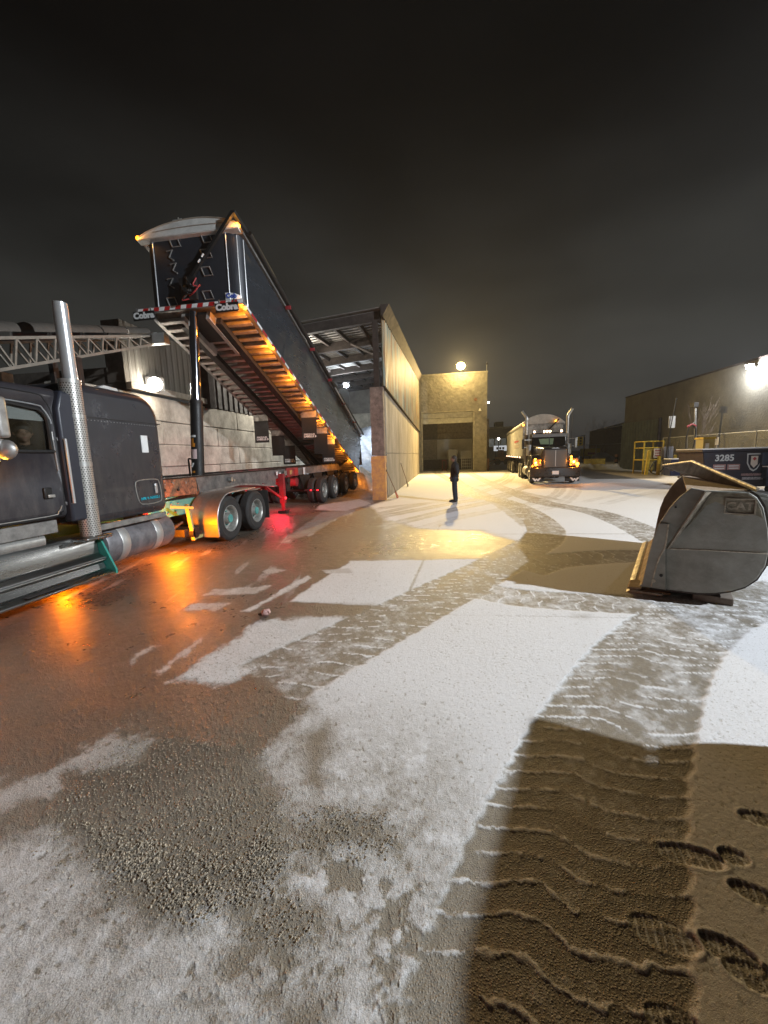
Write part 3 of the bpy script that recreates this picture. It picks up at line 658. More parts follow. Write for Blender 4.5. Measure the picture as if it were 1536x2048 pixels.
# poured concrete side wall in lifts (panels) with joints
npan = 6; pl = (SY1 - SY0) / npan
for i in range(npan):
    a = SY0 + i * pl; b = a + pl - 0.02
    for (z0, z1) in ((0, 1), (1, 2)):
        zz = [(0.0, 0.0), (1.95, 1.95)] if z0 == 0 else [(1.97, 1.97), (zlow(a) - 0.05, zlow(b) - 0.05)]
        mb = MB().hexa([(SX - .45, a, zz[0][0]), (SX, a, zz[0][0]), (SX, b, zz[0][1]), (SX - .45, b, zz[0][1])], [(SX - .45, a, zz[1][0]), (SX, a, zz[1][0]), (SX, b, zz[1][1]), (SX - .45, b, zz[1][1])])
        if i == 0: mb.v = [(x, y + (0.42 if y < SY0 + .1 else 0), z) for x, y, z in mb.v]
        obj('wall_panel', mb, M['concrete_b'], shed, bev=0.012, seg=1)
obj('wall_core', MB().box(SX - .42, SX - .03, SY0 + 0.45, SY1, 0.0, 4.0), M['joint'], shed)
# thick front end of the wall with orange paint
def rough_block(x0, x1, y0, y1, z0, z1, n=10, amp=0.03, seed=1, nx=3):
    q = random.Random(seed); mb = MB(); vs = []; ring = []
    for k in range(n + 1):
        z = z0 + (z1 - z0) * k / n; r = []
        for (x, y) in ((x0, y0), (x0 * .5 + x1 * .5, y0), (x1, y0), (x1, y1), (x0, y1)):
            r.append((x + q.uniform(-amp, amp), y + q.uniform(-amp, amp) * .7, z))
        vs += r
    fs = [(k * 5 + i, k * 5 + (i + 1) % 5, (k + 1) * 5 + (i + 1) % 5, (k + 1) * 5 + i) for k in range(n) for i in range(5)] + [(4, 3, 2, 1, 0), tuple(range(n * 5, n * 5 + 5))]
    return mb.add(vs, fs)
obj('wall_end', rough_block(-3.02, -2.48, 15.95, 16.36, 1.86, 4.62, 10, 0.018, 3), M['col_brown'], shed, label='rough brown concrete end of the side wall')
obj('painted_wall_end', rough_block(-3.05, -2.46, 15.93, 16.37, -0.05, 1.85, 8, 0.022, 5), M['orange_p'], shed, label='wall end painted worn orange')
obj('siding', ribbed(MB(), SX + 0.03, SY0 - .25, SY1, zlow, ztop, 0.42, 0.09), M['siding'], shed, smooth=False)
obj('siding_sill', MB().hexa([(SX - .1, SY0 - .25, zlow(SY0) - .06), (SX + .12, SY0 - .25, zlow(SY0) - .06), (SX + .12, SY1, zlow(SY1) - .06), (SX - .1, SY1, zlow(SY1) - .06)], [(SX - .1, SY0 - .25, zlow(SY0) - .005), (SX + .12, SY0 - .25, zlow(SY0) - .005), (SX + .12, SY1, zlow(SY1) - .005), (SX - .1, SY1, zlow(SY1) - .005)]), M['purlin'], shed)
XL = -9.25
def rz_(x, y): return ztop(y) + (x - SX) * 0.085          # roof plane falls to the left
def roofq(x0, x1, y0, y1, lo, hi):
    return MB().hexa([(x0, y0, rz_(x0, y0) + lo), (x1, y0, rz_(x1, y0) + lo), (x1, y1, rz_(x1, y1) + lo), (x0, y1, rz_(x0, y1) + lo)], [(x0, y0, rz_(x0, y0) + hi), (x1, y0, rz_(x1, y0) + hi), (x1, y1, rz_(x1, y1) + hi), (x0, y1, rz_(x0, y1) + hi)])
# corrugated deck, ribs across
mb = MB(); k = 0; y = SY0 - .55
while y < SY1:
    mb.v += roofq(XL, SX + .28, y, y + 0.22, 0.0 if k % 2 else 0.05, 0.09).v; b0 = len(mb.v) - 8
    mb.f += [tuple(b0 + i for i in f) for f in [(3, 2, 1, 0), (4, 5, 6, 7), (0, 1, 5, 4), (1, 2, 6, 5), (2, 3, 7, 6), (3, 0, 4, 7)]]
    y += 0.22; k += 1
obj('roof_deck', mb, M['roof_m'], shed, smooth=False)
for i in range(7):
    y = SY0 - .35 + i * 3.6
    obj('roof_beam', roofq(XL, SX - .02, y, y + (.20 if i else .26), -.42 if i else -.36, -.005), M['purlin'], shed)
for i in range(6):
    x = SX - 1.15 - i * 1.05
    obj('purlin', roofq(x, x + .09, SY0 - .1, SY1, -.17, -.003), M['purlin'], shed)
obj('roof_brace', MB().bar((-2.75, 16.2, 5.9), (-4.6, 19.7, rz_(-4.6, 19.7) - .2), .08).bar((-2.75, 16.5, 6.0), (-3.4, 16.5, 7.3), .08), M['purlin'], shed)
obj('roof_fascia', MB().hexa([(SX + .06, SY0 - .6, ztop(SY0) - .30), (SX + .14, SY0 - .6, ztop(SY0) - .30), (SX + .14, SY1, ztop(SY1) - .38), (SX + .06, SY1, ztop(SY1) - .38)], [(SX + .06, SY0 - .6, ztop(SY0) + .12), (SX + .40, SY0 - .6, ztop(SY0) + .12), (SX + .40, SY1, ztop(SY1) + .14), (SX + .06, SY1, ztop(SY1) + .14)]), M['purlin'], shed)
obj('post', MB().box(-2.84, -2.62, 16.02, 16.24, 4.62, 7.3), M['purlin'], shed)
obj('post', MB().box(-2.80, -2.62, 19.6, 19.8, 4.60, 7.6), M['purlin'], shed)
# back wall
obj('back_wall', MB().box(XL, SX - .5, SY1 - .5, SY1 - .1, 0, 6.0), M['concrete'], shed)
obj('back_wall_siding', MB().box(XL, SX - .5, SY1 - .3, SY1 - .15, 6.003, 9.0), M['siding_d'], shed)

# left storage wall made of big concrete blocks, cladding above
wl = thing('block_wall', 'long wall of stacked pale concrete blocks behind the raised trailer', 'wall', (-9.6, 12, 0))
zc = [-0.55, 0.20, 0.95, 1.70, 2.44, 3.20, 3.98]
q = random.Random(3); first = None
y = 9.8; cols = 0
for r in range(6):
    off = 0 if r % 2 == 0 else 1.6; y = 8.6 - off
    while y < 38:
        b = min(y + 3.2, 38.2); dx = q.uniform(-.02, .02)
        obj('block', MB().box(-9.95, -9.3 + dx, max(y, 8.6) + .007, b - .007, zc[r] + .006, zc[r + 1] - .006), M['concrete'], wl, bev=0.025, seg=1)
        y = b + 0.0
        if b >= 38.2: break
obj('wall_core', MB().box(-9.93, -9.36, 8.65, 38.1, -.5, 3.94), M['joint'], wl)
# storage building above / behind the block wall
sb = thing('storage_building', 'dark metal-clad storage building at left behind the truck cab', 'building', (-14, 10.5, 0))
obj('front_wall', MB().box(-30, -9.36, 10.55, 10.75, -.05, 4.7), M['int_d'], sb)
mb = MB(); ribbed(mb, -9.30, 10.5, 14.2, lambda y: 4.25, lambda y: 6.0, 0.28, 0.008)
obj('upper_cladding', mb, mat('grey_upper_cladding', (0.13, 0.125, 0.11), .9, 0, var=.3, scale=1, stretch=(1, 2, .3)), sb, smooth=False)
obj('cladding_end', MB().box(-9.9, -9.34, 10.5, 10.54, 4.25, 6.0), M['int_d'], sb)
obj('ledge', MB().box(-9.30, -9.12, 10.5, 14.2, 4.05, 4.24), M['concrete'], sb)
obj('corner_post', MB().box(-9.32, -9.02, 14.25, 14.6, 3.9, 9.0), M['purlin'], sb)
for i in range(46):
    y = 14.75 + i * .42
    obj('slat', MB().box(-9.30, -9.24, y, y + .26, 3.99, 5.4 + 0.02 * i), mat('dark_slat', (.10, .09, .08), .8, var=.3), sb)
obj('slat_backing', MB().box(-9.62, -9.5, 14.6, 34.5, 3.99, 7.2), M['int_d'], sb)
wall_light('warm white flood light on the concrete wall above the truck sleeper', at_x(310, 768, -9.05), (.62, -.76, -.16), 42, (1.0, .80, .55), M['lamp_w'], .52)

# salt heap inside the shed
def heap():
    nx, ny = 46, 60; vs = []; fs = []
    for j in range(ny):
        for i in range(nx):
            x = XL + .02 + (SX - .5 - XL) * i / (nx - 1); y = 22.0 + 15.7 * j / (ny - 1)
            t = max(0, (y - 22.6 - 0.5 * math.sin(x * 1.3)) / 8.5)
            z = 4.4 * min(1, t) ** 0.9 * (0.9 + .1 * math.sin(x * 2.1 + y)) + (0.10 * math.sin(x * 5 + y * 3) + .07 * math.sin(x * 11 - y * 7)) * min(1, t * 2) - .03
            vs.append((x, y, max(-.03, z)))
    for j in range(ny - 1):
        for i in range(nx - 1): a = j * nx + i; fs.append((a, a + 1, a + nx + 1, a + nx))
    o = obj('salt_heap', MB().add(vs, fs), M['salt']); tag(o, 'big pale heap of road salt inside the shed', 'salt heap', kind='stuff')
    # fresh salt sliding out behind the raised trailer
    vs = []; fs = []; c = (-5.1, 23.3)
    for j in range(14):
        for i in range(28):
            r = j / 13; a = 2 * PI * i / 28; rr = r * (1.9 + .25 * math.sin(3 * a) + .1 * math.sin(7 * a + 1))
            vs.append((c[0] + rr * math.cos(a) * .95, c[1] + rr * math.sin(a) * 1.3, 1.25 * (1 - r) ** 1.1 + .02 * math.sin(i * 3 + j * 5) - .02))
    for j in range(13):
        for i in range(28): fs.append((j * 28 + i, j * 28 + (i + 1) % 28, (j + 1) * 28 + (i + 1) % 28, (j + 1) * 28 + i))
    o = obj('dumped_salt', MB().add(vs, fs), mat('fresh_salt', (0.66, 0.60, 0.52), .9, var=.3, scale=3, bump=.03, bscale=12)); tag(o, 'fresh salt spilling out behind the raised trailer', 'salt heap', kind='stuff')
heap()
wall_light('cool white lamp hanging under the salt shed roof', (at_y(692, 770, 27.0)), (.1, -.75, -.65), 1300, (.80, .91, 1.0), M['lamp_c'], .40, arm=.0)

wall_light('extra shed lamp added unseen behind the raised trailer to light the wall', (-6.9, 19.2, 6.6), (-.5, -.7, -.9), 1100, (1.0, .93, .80), M['lamp_w'], .35, arm=0)  # added lamp, out of sight behind the trailer, brightens the block wall and salt
# ------------------------------------------------------------------ bay building with roller door
BY = 40.35
bb = thing('bay_building', 'square stucco building with a half-open loading bay door', 'building', (0.8, 42, 0))
sx0, sx1, bz = -2.9, 4.15, 9.65
def wallbox(x0, x1, z0, z1, nm='wall', m_=None): obj(nm, MB().box(x0, x1, BY, BY + .35, z0, z1), m_ or M['stucco'], bb)
wallbox(sx0, -2.40, -.1, bz); wallbox(2.95, sx1, -.1, bz); wallbox(-2.397, 2.947, 6.12, bz)
obj('side_wall', MB().box(sx1 - .35, sx1 - .003, BY + .353, 52, -.1, bz - .02), M['stucco'], bb)
obj('side_wall', MB().box(sx0, sx0 + .35, BY + .353, 52, -.1, bz - .02), M['stucco'], bb)
obj('parapet', MB().box(sx0 - .04, sx1 + .05, BY - .05, BY + .42, bz + .003, bz + .12), M['trim'], bb)
obj('roof', MB().box(sx0 + .01, sx1 - .01, BY + .43, 52, bz - .3, bz - .1), M['dark'], bb)
obj('door_frame', MB().box(-2.397, -2.25, BY - .03, BY + .3, -.05, 6.0).box(2.80, 2.947, BY - .03, BY + .3, -.05, 6.0).box(-2.397, 2.947, BY - .05, BY + .3, 6.003, 6.117), M['trim'], bb)
for i in range(2):
    o = obj('door_panel', MB().box(-2.245, 2.795, BY + .12, BY + .18, 4.92 + i * .54, 5.44 + i * .54), M['doorp'], bb, bev=.015, seg=1)
# interior
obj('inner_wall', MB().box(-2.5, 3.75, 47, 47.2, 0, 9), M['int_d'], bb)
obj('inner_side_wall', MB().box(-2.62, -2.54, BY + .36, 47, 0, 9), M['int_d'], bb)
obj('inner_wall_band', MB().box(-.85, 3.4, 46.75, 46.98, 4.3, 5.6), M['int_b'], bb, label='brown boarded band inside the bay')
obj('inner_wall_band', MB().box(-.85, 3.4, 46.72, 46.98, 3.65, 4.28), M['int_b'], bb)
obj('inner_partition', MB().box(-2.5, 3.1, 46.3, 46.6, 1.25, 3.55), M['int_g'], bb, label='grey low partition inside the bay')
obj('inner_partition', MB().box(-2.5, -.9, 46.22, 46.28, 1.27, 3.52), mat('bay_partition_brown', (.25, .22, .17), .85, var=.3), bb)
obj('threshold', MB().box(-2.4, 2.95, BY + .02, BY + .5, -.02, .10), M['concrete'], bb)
obj('wall_vent', MB().cyl((2.97 + .05, BY - .04, 7.1), (3.02, BY + .02, 7.1), .17, 14), M['rust'], bb)
cb = thing('steel_cabinet', 'grey steel cabinet standing inside the loading bay', 'cabinet', (.9, 44, 0))
obj('cabinet_body', MB().box(.35, 1.35, 43.7, 44.5, 0, 2.35), mat('cabinet_grey', (.2, .2, .19), .5, .3), cb, bev=.02)
obj('cabinet_door', MB().box(.38, .84, 43.66, 43.697, .08, 2.28).box(.86, 1.32, 43.66, 43.697, .08, 2.28), mat('cabinet_grey2', (.22, .22, .20), .5, .3), cb)
sc = thing('red_hand_cart', 'small red hand cart in the dark bay beside the cabinet', 'hand cart', (-.1, 43, 0))
obj('cart_frame', MB().bar((-.3, 43, .1), (-.3, 43.1, 1.15), .05).bar((.1, 43, .1), (.1, 43.1, 1.15), .05).bar((-.3, 43.1, 1.15), (.1, 43.1, 1.15), .05).bar((-.3, 43, .15), (.1, 43, .15), .05).box(-.3, .1, 42.75, 43, .05, .09), M['redp'], sc)
for s_ in (-.33, .13): obj('wheel', MB().cyl((s_ - .03, 43.1, .14), (s_ + .03, 43.1, .14), .14, 14), M['rubber'], sc)
rk = thing('wire_cage', 'wire cage rack standing at the right side of the bay opening', 'cage rack', (2.2, 41.6, 0))
mb = MB()
for i in range(6): mb.bar((1.75 + i * .2, 41.6, .1), (1.75 + i * .2, 41.6, 2.1), .03)
for i in range(7): mb.bar((1.75, 41.6, .15 + i * .32), (2.75, 41.6, .15 + i * .32), .03)
for i in range(7): mb.bar((2.75, 41.6, .15 + i * .32), (2.75, 42.4, .15 + i * .32), .03)
obj('wire_grid', mb, M['galv'], rk, smooth=False)
for x in (1.75, 2.75): obj('cage_post', MB().bar((x, 42.4, 0), (x, 42.4, 2.15), .05), M['galv'], rk)
# security lights of the bay
sodl = thing('sodium_yard_lamp', 'glaring yellow sodium lamp on a short mast above the bay building', 'yard lamp', (1.57, 40.3, 9.7))
obj('mast', MB().bar((1.57, 40.3, 9.78), (1.57, 40.1, 10.30), .06), M['dark'], sodl)
obj('lamp_head', MB().hexa([(1.30, 39.75, 10.32), (1.84, 39.75, 10.32), (1.84, 40.2, 10.32), (1.30, 40.2, 10.32)], [(1.40, 39.85, 10.52), (1.74, 39.85, 10.52), (1.74, 40.15, 10.52), (1.40, 40.15, 10.52)]), M['dark'], sodl)
obj('lens', MB().ball((1.57, 39.70, 10.24), .40, 16, (1.0, .6, .85)), M['lamp_y'], sodl)
lamp('bulb', sodl, (1.57, 39.2, 10.15), 23500, (1.0, .70, .28), .22, 'SPOT', (0.0, 20, 0), 128, .8)
lamp('glow_bulb', sodl, (1.57, 39.2, 10.2), 1000, (1.0, .70, .27), .2)
sl = thing('small_wall_lamp', 'small unlit white bulkhead lamp beside the bay door', 'wall lamp', (3.5, 40.2, 6.1))
obj('lamp_shade', MB().lathe([(.03, 0.25), (.10, .1), (.16, 0), (.12, -.02)], (3.45, 40.2, 6.0), 'z', 12), M['white'], sl)
obj('bracket', MB().bar((3.45, 40.2, 6.25), (3.45, 40.36, 6.3), .04), M['dark'], sl)
sl2 = thing('small_corner_lamp', 'tiny lit lamp on the right corner of the bay building', 'wall lamp', (4.2, 40.3, 6.7))
obj('lamp_bowl', MB().ball((4.27, 40.3, 6.75), .09, 8), M['lamp_small'], sl2); obj('bracket', MB().bar((4.12, 40.36, 6.75), (4.27, 40.36, 6.82), .03), M['dark'], sl2)
ca = thing('security_camera', 'small dark security camera on the roof corner of the bay building', 'camera', (4.1, 40.4, 9.8))
obj('mast', MB().bar((4.08, 40.4, 9.78), (4.08, 40.4, 10.6), .04), M['galv'], ca); obj('camera_body', MB().box(4.0, 4.16, 40.1, 40.45, 10.35, 10.48), M['dark'], ca)

# ------------------------------------------------------------------ right building
rb = thing('warehouse_building', 'long brown-grey warehouse wall along the right side of the yard', 'building', (20, 20, 0))
XR = 16.3
obj('wall', MB().hexa([(XR, -14, -.1), (XR + 9, -14, -.1), (XR + 9, 39.2, -.1), (XR, 39.2, -.1)], [(XR, -14, 6.0), (XR + 9, -14, 6.0), (XR + 9, 39.2, 6.4), (XR, 39.2, 6.4)]), M['bldg'], rb)
obj('parapet_cap', MB().hexa([(XR - .05, -14, 6.003), (XR + .25, -14, 6.003), (XR + .25, 39.2, 6.403), (XR - .05, 39.2, 6.403)], [(XR - .05, -14, 6.09), (XR + .25, -14, 6.09), (XR + .25, 39.2, 6.49), (XR - .05, 39.2, 6.49)]), M['purlin'], rb)
q = random.Random(5)
for i in range(26):
    y = 33.0 + i * .238
    obj('cladding_panel', MB().box(XR - .16 - (i % 2) * .018, XR - .06, y, y + .232, -.05, 4.02 + (i * .004)), M['bldg_pan'], rb)
obj('cladding_trim', MB().box(XR - .20, XR - .05, 32.86, 32.99, -.05, 4.10), M['purlin'], rb)
obj('wall_conduit', MB().bar((XR - .03, 24.2, 5.7), (XR - .03, 20.5, 5.9), .04).bar((XR - .03, 20.9, 5.8), (XR - .03, 20.9, 3.0), .04), M['dark'], rb)
obj('downpipe', MB().cyl((XR - .06, 22.6, 0), (XR - .06, 22.6, 5.95), .05, 8), M['bldg'], rb)
# lamps on the warehouse
wall_light('glaring white flood light under the warehouse roof edge at right', at_x(1500, 733, XR - .35), (-.55, -.55, -.62), 1050, (.97, .98, 1.0), M['lamp_w'], .38, arm=.35, rad=.15)
ml = wall_light('white flood light on a tall mast at the warehouse edge beside the camera', (16.0, 1.1, 10.0), (-1, .34, -.50), 19500, (.86, .93, 1.0), M['lamp_w'], .6, arm=.3, spot=112, rad=.13)
obj('mast', MB().cyl((16.45, 1.1, 0), (16.45, 1.1, 10.2), .11, 12, .07), M['galv'], ml)

def chain_fence(label, p0, p1, h, n, group=None):
    p0 = Vector((p0[0], p0[1], 0)); p1 = Vector((p1[0], p1[1], 0))
    f = thing('chain_link_fence', label, 'fence', tuple(p0), 0, group)
    for i in range(n + 1):
        p = p0.lerp(p1, i / n); obj('fence_post', MB().cyl(p, p + Vector((0, 0, h)), .032, 8), M['galv'], f)
    for z in (h - .03, .15): obj('fence_rail', MB().cyl(p0 + Vector((0, 0, z)), p1 + Vector((0, 0, z)), .022, 8), M['galv'], f)
    d = (p1 - p0).normalized(); nrm = Vector((-d.y, d.x, 0)) * .004
    obj('wire_mesh', MB().hexa([p0 - nrm + Vector((0, 0, .05)), p1 - nrm + Vector((0, 0, .05)), p1 + nrm + Vector((0, 0, .05)), p0 + nrm + Vector((0, 0, .05))], [p0 - nrm + Vector((0, 0, h)), p1 - nrm + Vector((0, 0, h)), p1 + nrm + Vector((0, 0, h)), p0 + nrm + Vector((0, 0, h))]), M['wire'], f, smooth=False)
    return f
chain_fence('chain-link fence in front of the warehouse wall behind the dumpster', (15.55, 14.0), (15.55, 31.0), 2.55, 6)
chain_fence('far chain-link fence left of the warehouse corner', (11.0, 63.0), (19.1, 45.5), 2.45, 5)
sg = thing('small_fence_sign', 'small white notice hung on the fence behind the dumpster', 'sign', (15.5, 25.4, 2))
obj('sign_plate', MB().box(15.49, 15.51, 25.15, 25.4, 1.9, 2.35), M['white'], sg)

# bare trees
def tree(label, base, hgt, spread, seed, levels=4, fan=5, r0=.07, upright=.8, nm='bare_tree'):
    t = thing(nm, label, 'tree', base); q = random.Random(seed); tr = MB(); cr_ = MB()
    def br(mb, p, d, L_, r, lv):
        pts = [p]; rr = [r]; dd = Vector(d)
        for k in range(4):
            dd = (dd + Vector((q.uniform(-.14, .14), q.uniform(-.14, .14), q.uniform(0, .10)))).normalized(); pts.append(pts[-1] + dd * L_ / 4); rr.append(max(.004, r * (1 - .18 * (k + 1))))
        mb.tube(pts, r, 5 if lv < 2 else 3, rr)
        if lv < levels:
            for k in range(fan if lv == 0 else q.randint(2, 4)):
                a = q.uniform(0, 2 * PI); s_ = spread * q.uniform(.6, 1.2); dn = (dd * upright + Vector((math.cos(a) * s_, math.sin(a) * s_, q.uniform(.1, .5)))).normalized()
                i = q.randint(2, 4) if lv else 4 - (k % 3)
                br(cr_, pts[i], dn, L_ * q.uniform(.6, .85), rr[i] * .62, lv + 1)
    br(tr, Vector(base), Vector((0, 0, 1)), hgt, r0, 0)
    obj('trunk', tr, M['bark'], t); obj('crown', cr_, M['bark'], t)
tree('leafless tree with long upright branches in front of the warehouse wall', (15.0, 26.2, 0), 1.7, .42, 11, 4, 6, .08, 1.2)
tree('round leafless tree beyond the far fence', (23.5, 64, 0), 2.6, .85, 5, 5, 7, .16, .7)
tree('leafless tree standing close to the warehouse corner', (30.5, 70, 0), 3.2, .8, 9, 4, 6, .16, .8)

# far buildings between bay building and second truck
fb = thing('far_office_building', 'distant flat office building seen past the bay building', 'building', (12, 75, 0))
obj('wall', MB().box(4.5, 20.5, 75, 85, -.2, 6.2), M['far_w'], fb); obj('roof_edge', MB().box(4.4, 20.6, 74.9, 85, 6.203, 6.5), M['trim'], fb)
for i in range(7): obj('window', MB().box(7.0 + i * 1.1, 7.9 + i * 1.1, 74.93, 74.98, 2.9, 4.4), M['far_win'], fb)
obj('rooftop_unit', MB().box(9.3, 10.8, 76, 78, 6.51, 7.5), M['dark'], fb)
fs_ = thing('lit_shop_sign', 'small lit white sign on posts in front of the far office building', 'sign', (9.6, 70, 0))
obj('sign_panel', MB().box(8.4, 10.6, 70, 70.2, 2.1, 3.0), mat('lit_sign', (.8, .8, .8), .5, emit=(.8, .85, .9), estr=.55), fs_)
for k_ in range(3): obj('sign_mark', MB().box(8.8 + k_ * .5, 9.15 + k_ * .5, 69.95, 69.99, 2.35, 2.75), M['black'], fs_)
for x in (8.7, 10.3): obj('sign_post', MB().bar((x, 70.1, 0), (x, 70.1, 2.1), .12), M['dark'], fs_)
fl = thing('distant_street_lamp', 'tiny white street lamp glowing in front of the far office building', 'street lamp', (8.9, 68, 0))
obj('pole', MB().cyl((8.9, 68, 0), (8.9, 68, 4.0), .07, 8), M['dark'], fl); obj('lamp_globe', MB().ball((8.9, 67.9, 4.1), .20, 10), M['lamp_small'], fl)
fc = thing('parked_orange_loader', 'small orange loader parked far off beside the lit sign', 'loader', (8.2, 60, 0))
obj('cab', MB().prism([(59.6, 1.2), (60.4, 1.2), (60.3, 2.2), (59.7, 2.2)], 7.8, 8.6, 'x'), M['rust'], fc); obj('body', MB().box(7.4, 9.3, 59.5, 60.6, .6, 1.19), M['orange_p'], fc)
for x in (7.7, 9.0): obj('wheel', MB().cyl((x, 59.45, .45), (x, 59.75, .45), .45, 14), M['rubber'], fc)
obj('shovel', MB().prism([(6.7, .15), (7.3, .3), (7.3, .9), (7.15, .9), (7.1, .4), (6.7, .25)], 59.3, 60.7, 'y'), M['dark'], fc)
gt = thing('steel_barrier', 'rusty steel barrier gate beside the bay building corner', 'gate', (4.6, 41.5, 0))
obj('gate_post', MB().box(4.32, 4.52, 41.4, 41.6, 0, 1.3), M['rust'], gt)
obj('gate_bar', MB().bar((4.45, 41.5, .95), (6.1, 46.5, 1.0), .07).bar((4.45, 41.5, .4), (6.1, 46.5, .5), .06).bar((4.5, 41.5, .4), (5.8, 45.6, 1.0), .05), M['rust'], gt)
wb = thing('wooden_pole', 'dark wooden utility pole standing behind the bay building corner', 'pole', (4.5, 43, 0))
obj('pole_shaft', MB().cyl((4.45, 42.8, 0), (4.45, 42.8, 5.4), .16, 8), M['bark'], wb)
# distant low roofline with snow right of the tree
hs = thing('far_house', 'distant house roof with a snowy edge left of the warehouse', 'house', (27, 62, 0))
obj('wall', MB().box(22.5, 32, 60, 66, 0, 4.6), M['bark'], hs); obj('roof', MB().prism([(22.2, 4.603), (32.2, 4.603), (32.2, 6.2), (27.5, 5.9)], 59.7, 66.2, 'y'), M['dark'], hs); obj('roof_snow', MB().bar((22.2, 59.6, 4.75), (32.0, 59.6, 6.3), .12), M['snow_o'], hs)

# things around the far fence
yb = thing('yellow_barrier', 'yellow concrete barrier in the snow by the far fence', 'barrier', (11.2, 41, 0))
p = gnd(1190, 937); bx, by = p[0], p[1]
obj('barrier_body', MB().prism([(by, 0), (by + .6, 0), (by + .42, .30), (by + .38, .95), (by + .22, .95), (by + .18, .30)], bx - .95, bx + 1.0, 'x'), M['yellow'], yb, bev=.03)
p = gnd(1185, 926); ys = thing('yellow_hazard_sign', 'yellow sign board on two short legs behind the yellow barrier', 'sign', (p[0], p[1], 0))
sx_, sy_ = p[0], p[1]; sc_ = sy_ / 770
def zz(y_): return H + (900 - y_) * sc_
obj('sign_board', MB().box(sx_ - 22 * sc_, sx_ + 12 * sc_, sy_, sy_ + .06, zz(912), zz(898)), M['yellow_s'], ys)
obj('printed_block', MB().box(sx_ - 9 * sc_, sx_ + 4 * sc_, sy_ - .012, sy_ - .002, zz(909), zz(905)), M['redp'], ys)
obj('printed_mark', MB().bar((sx_ - 10 * sc_, sy_ - .008, zz(904.5)), (sx_ + 3 * sc_, sy_ - .008, zz(901)), .06, .01), M['black'], ys)
for dx in (-18, 8): obj('sign_leg', MB().bar((sx_ + dx * sc_, sy_ + .03, 0), (sx_ + dx * sc_, sy_ + .03, zz(912)), .12), M['yellow'], ys)
p = gnd(1232, 934); bo = thing('striped_bollard', 'slim black and orange striped bollard in the snow by the fence', 'bollard', (p[0], p[1], 0))
for i in range(5): obj('stripe', MB().cyl((p[0], p[1], i * .26 + .003), (p[0], p[1], (i + 1) * .26), .17, 12), M['black'] if i % 2 else M['rust'], bo)
tf = thing('traffic_signal', 'yellow traffic signal head hanging beyond the second truck', 'traffic light', (15.5, 55, 0))
p = at_y(1161, 882, 50); obj('signal_head', MB().box(p[0] - .32, p[0] + .32, 50, 50.4, p[2] - .55, p[2] + .5), M['yellow'], tf, bev=.06)
for k in range(3): obj('signal_lens', MB().cyl((p[0], 49.9, p[2] - .32 + .32 * k), (p[0], 49.99, p[2] - .32 + .32 * k), .12, 12), M['dark'], tf)
obj('signal_pole', MB().cyl((p[0] + .5, 50.2, 0), (p[0] + .5, 50.2, p[2] + .7), .07, 8).bar((p[0], 50.2, p[2] + .6), (p[0] + .5, 50.2, p[2] + .65), .06), M['dark'], tf)
for (px_, py_, w_, h_) in ((1208, 905, 22, 1.4), (1222, 913, 14, 1.0)):
    p = gnd(px_, 928); mb = MB().ball((p[0], p[1] + 1, .1), 1.0, 14, (w_ * p[1] / 770 / 1.0 * .9, 1.4, h_)); o = obj('snow_pile', mb, M['snow_o']); tag(o, 'ploughed snow pile against the far fence' if w_ > 20 else 'smaller snow pile in front of the far fence', 'snow pile', kind='stuff')

# ------------------------------------------------------------------ propane / filling station in yellow pipework at right
cg = thing('yellow_guard_frame', 'yellow pipe guard frame with a notice around the filling point', 'guard rail', (14.3, 30, 0))
gx0, gx1, gy0, gy1 = 13.95, 15.2, 30.2, 31.6
for (x, y) in ((gx0, gy0), (gx1, gy0), (gx1, gy1), (gx0, gy1)): obj('upright', MB().cyl((x, y, 0), (x, y, 2.30), .05, 8), M['yellow'], cg)
for z in (2.30, 1.85, 1.0):
    for a, b in (((gx0, gy0), (gx1, gy0)), ((gx1, gy0), (gx1, gy1)), ((gx1, gy1), (gx0, gy1)), ((gx0, gy1), (gx0, gy0))):
        obj('rail', MB().cyl((*a, z), (*b, z), .04, 8), M['yellow'], cg)
obj('panel', MB().box(gx0 + .06, gx1 - .5, gy0 + .1, gy0 + .14, .3, 1.8), mat('yellow_mesh_panel', (.36, .28, .06), .7, var=.3), cg)
obj('notice', MB().box(14.55, 15.05, gy0 - .10, gy0 - .06, 1.15, 1.80), mat('notice_cream', (.62, .52, .40), .6, var=.4, scale=20), cg)
for dz in (0, .17, .34): obj('notice_line', MB().box(14.62, 14.98, gy0 - .112, gy0 - .103, 1.27 + dz, 1.33 + dz), M['redp'], cg)
bol = []
for i, (px_, y_, top, lab) in enumerate(((1294, 29.2, 1.65, 'leaning yellow bollard, leftmost at the filling point'), (1318, 28.9, 1.25, 'yellow bollard in front of the guard frame notice'), (1350, 29.6, 1.28, 'yellow bollard below the white sign post'), (1383, 29.8, 1.05, 'short yellow bollard touching the blue dumpster corner'))):
    x = at_y(px_, 915, y_)[0]; b = thing('yellow_bollard', lab, 'bollard', (x, y_, 0), 0, 'yellow bollards around the filling point')
    lean = .12 if i == 0 else 0
    obj('bollard_post', MB().cyl((x, y_, -.05), (x + lean, y_, top), .11, 14), M['yellow'], b); obj('bollard_cap', MB().ball((x + lean, y_, top), .11, 12, (1, 1, .4)), M['yellow'], b)
ps = thing('sign_post', 'white rectangular sign on a thin dark post at the filling point', 'sign', (14.9, 29.6, 0))
x = at_y(1343, 857, 29.6)[0]; obj('post', MB().cyl((x - .08, 29.66, 0), (x, 29.66, 4.1), .03, 8), M['dark'], ps); obj('sign_plate', MB().box(x - .20, x + .20, 29.60, 29.63, 3.15, 3.95), M['white'], ps)
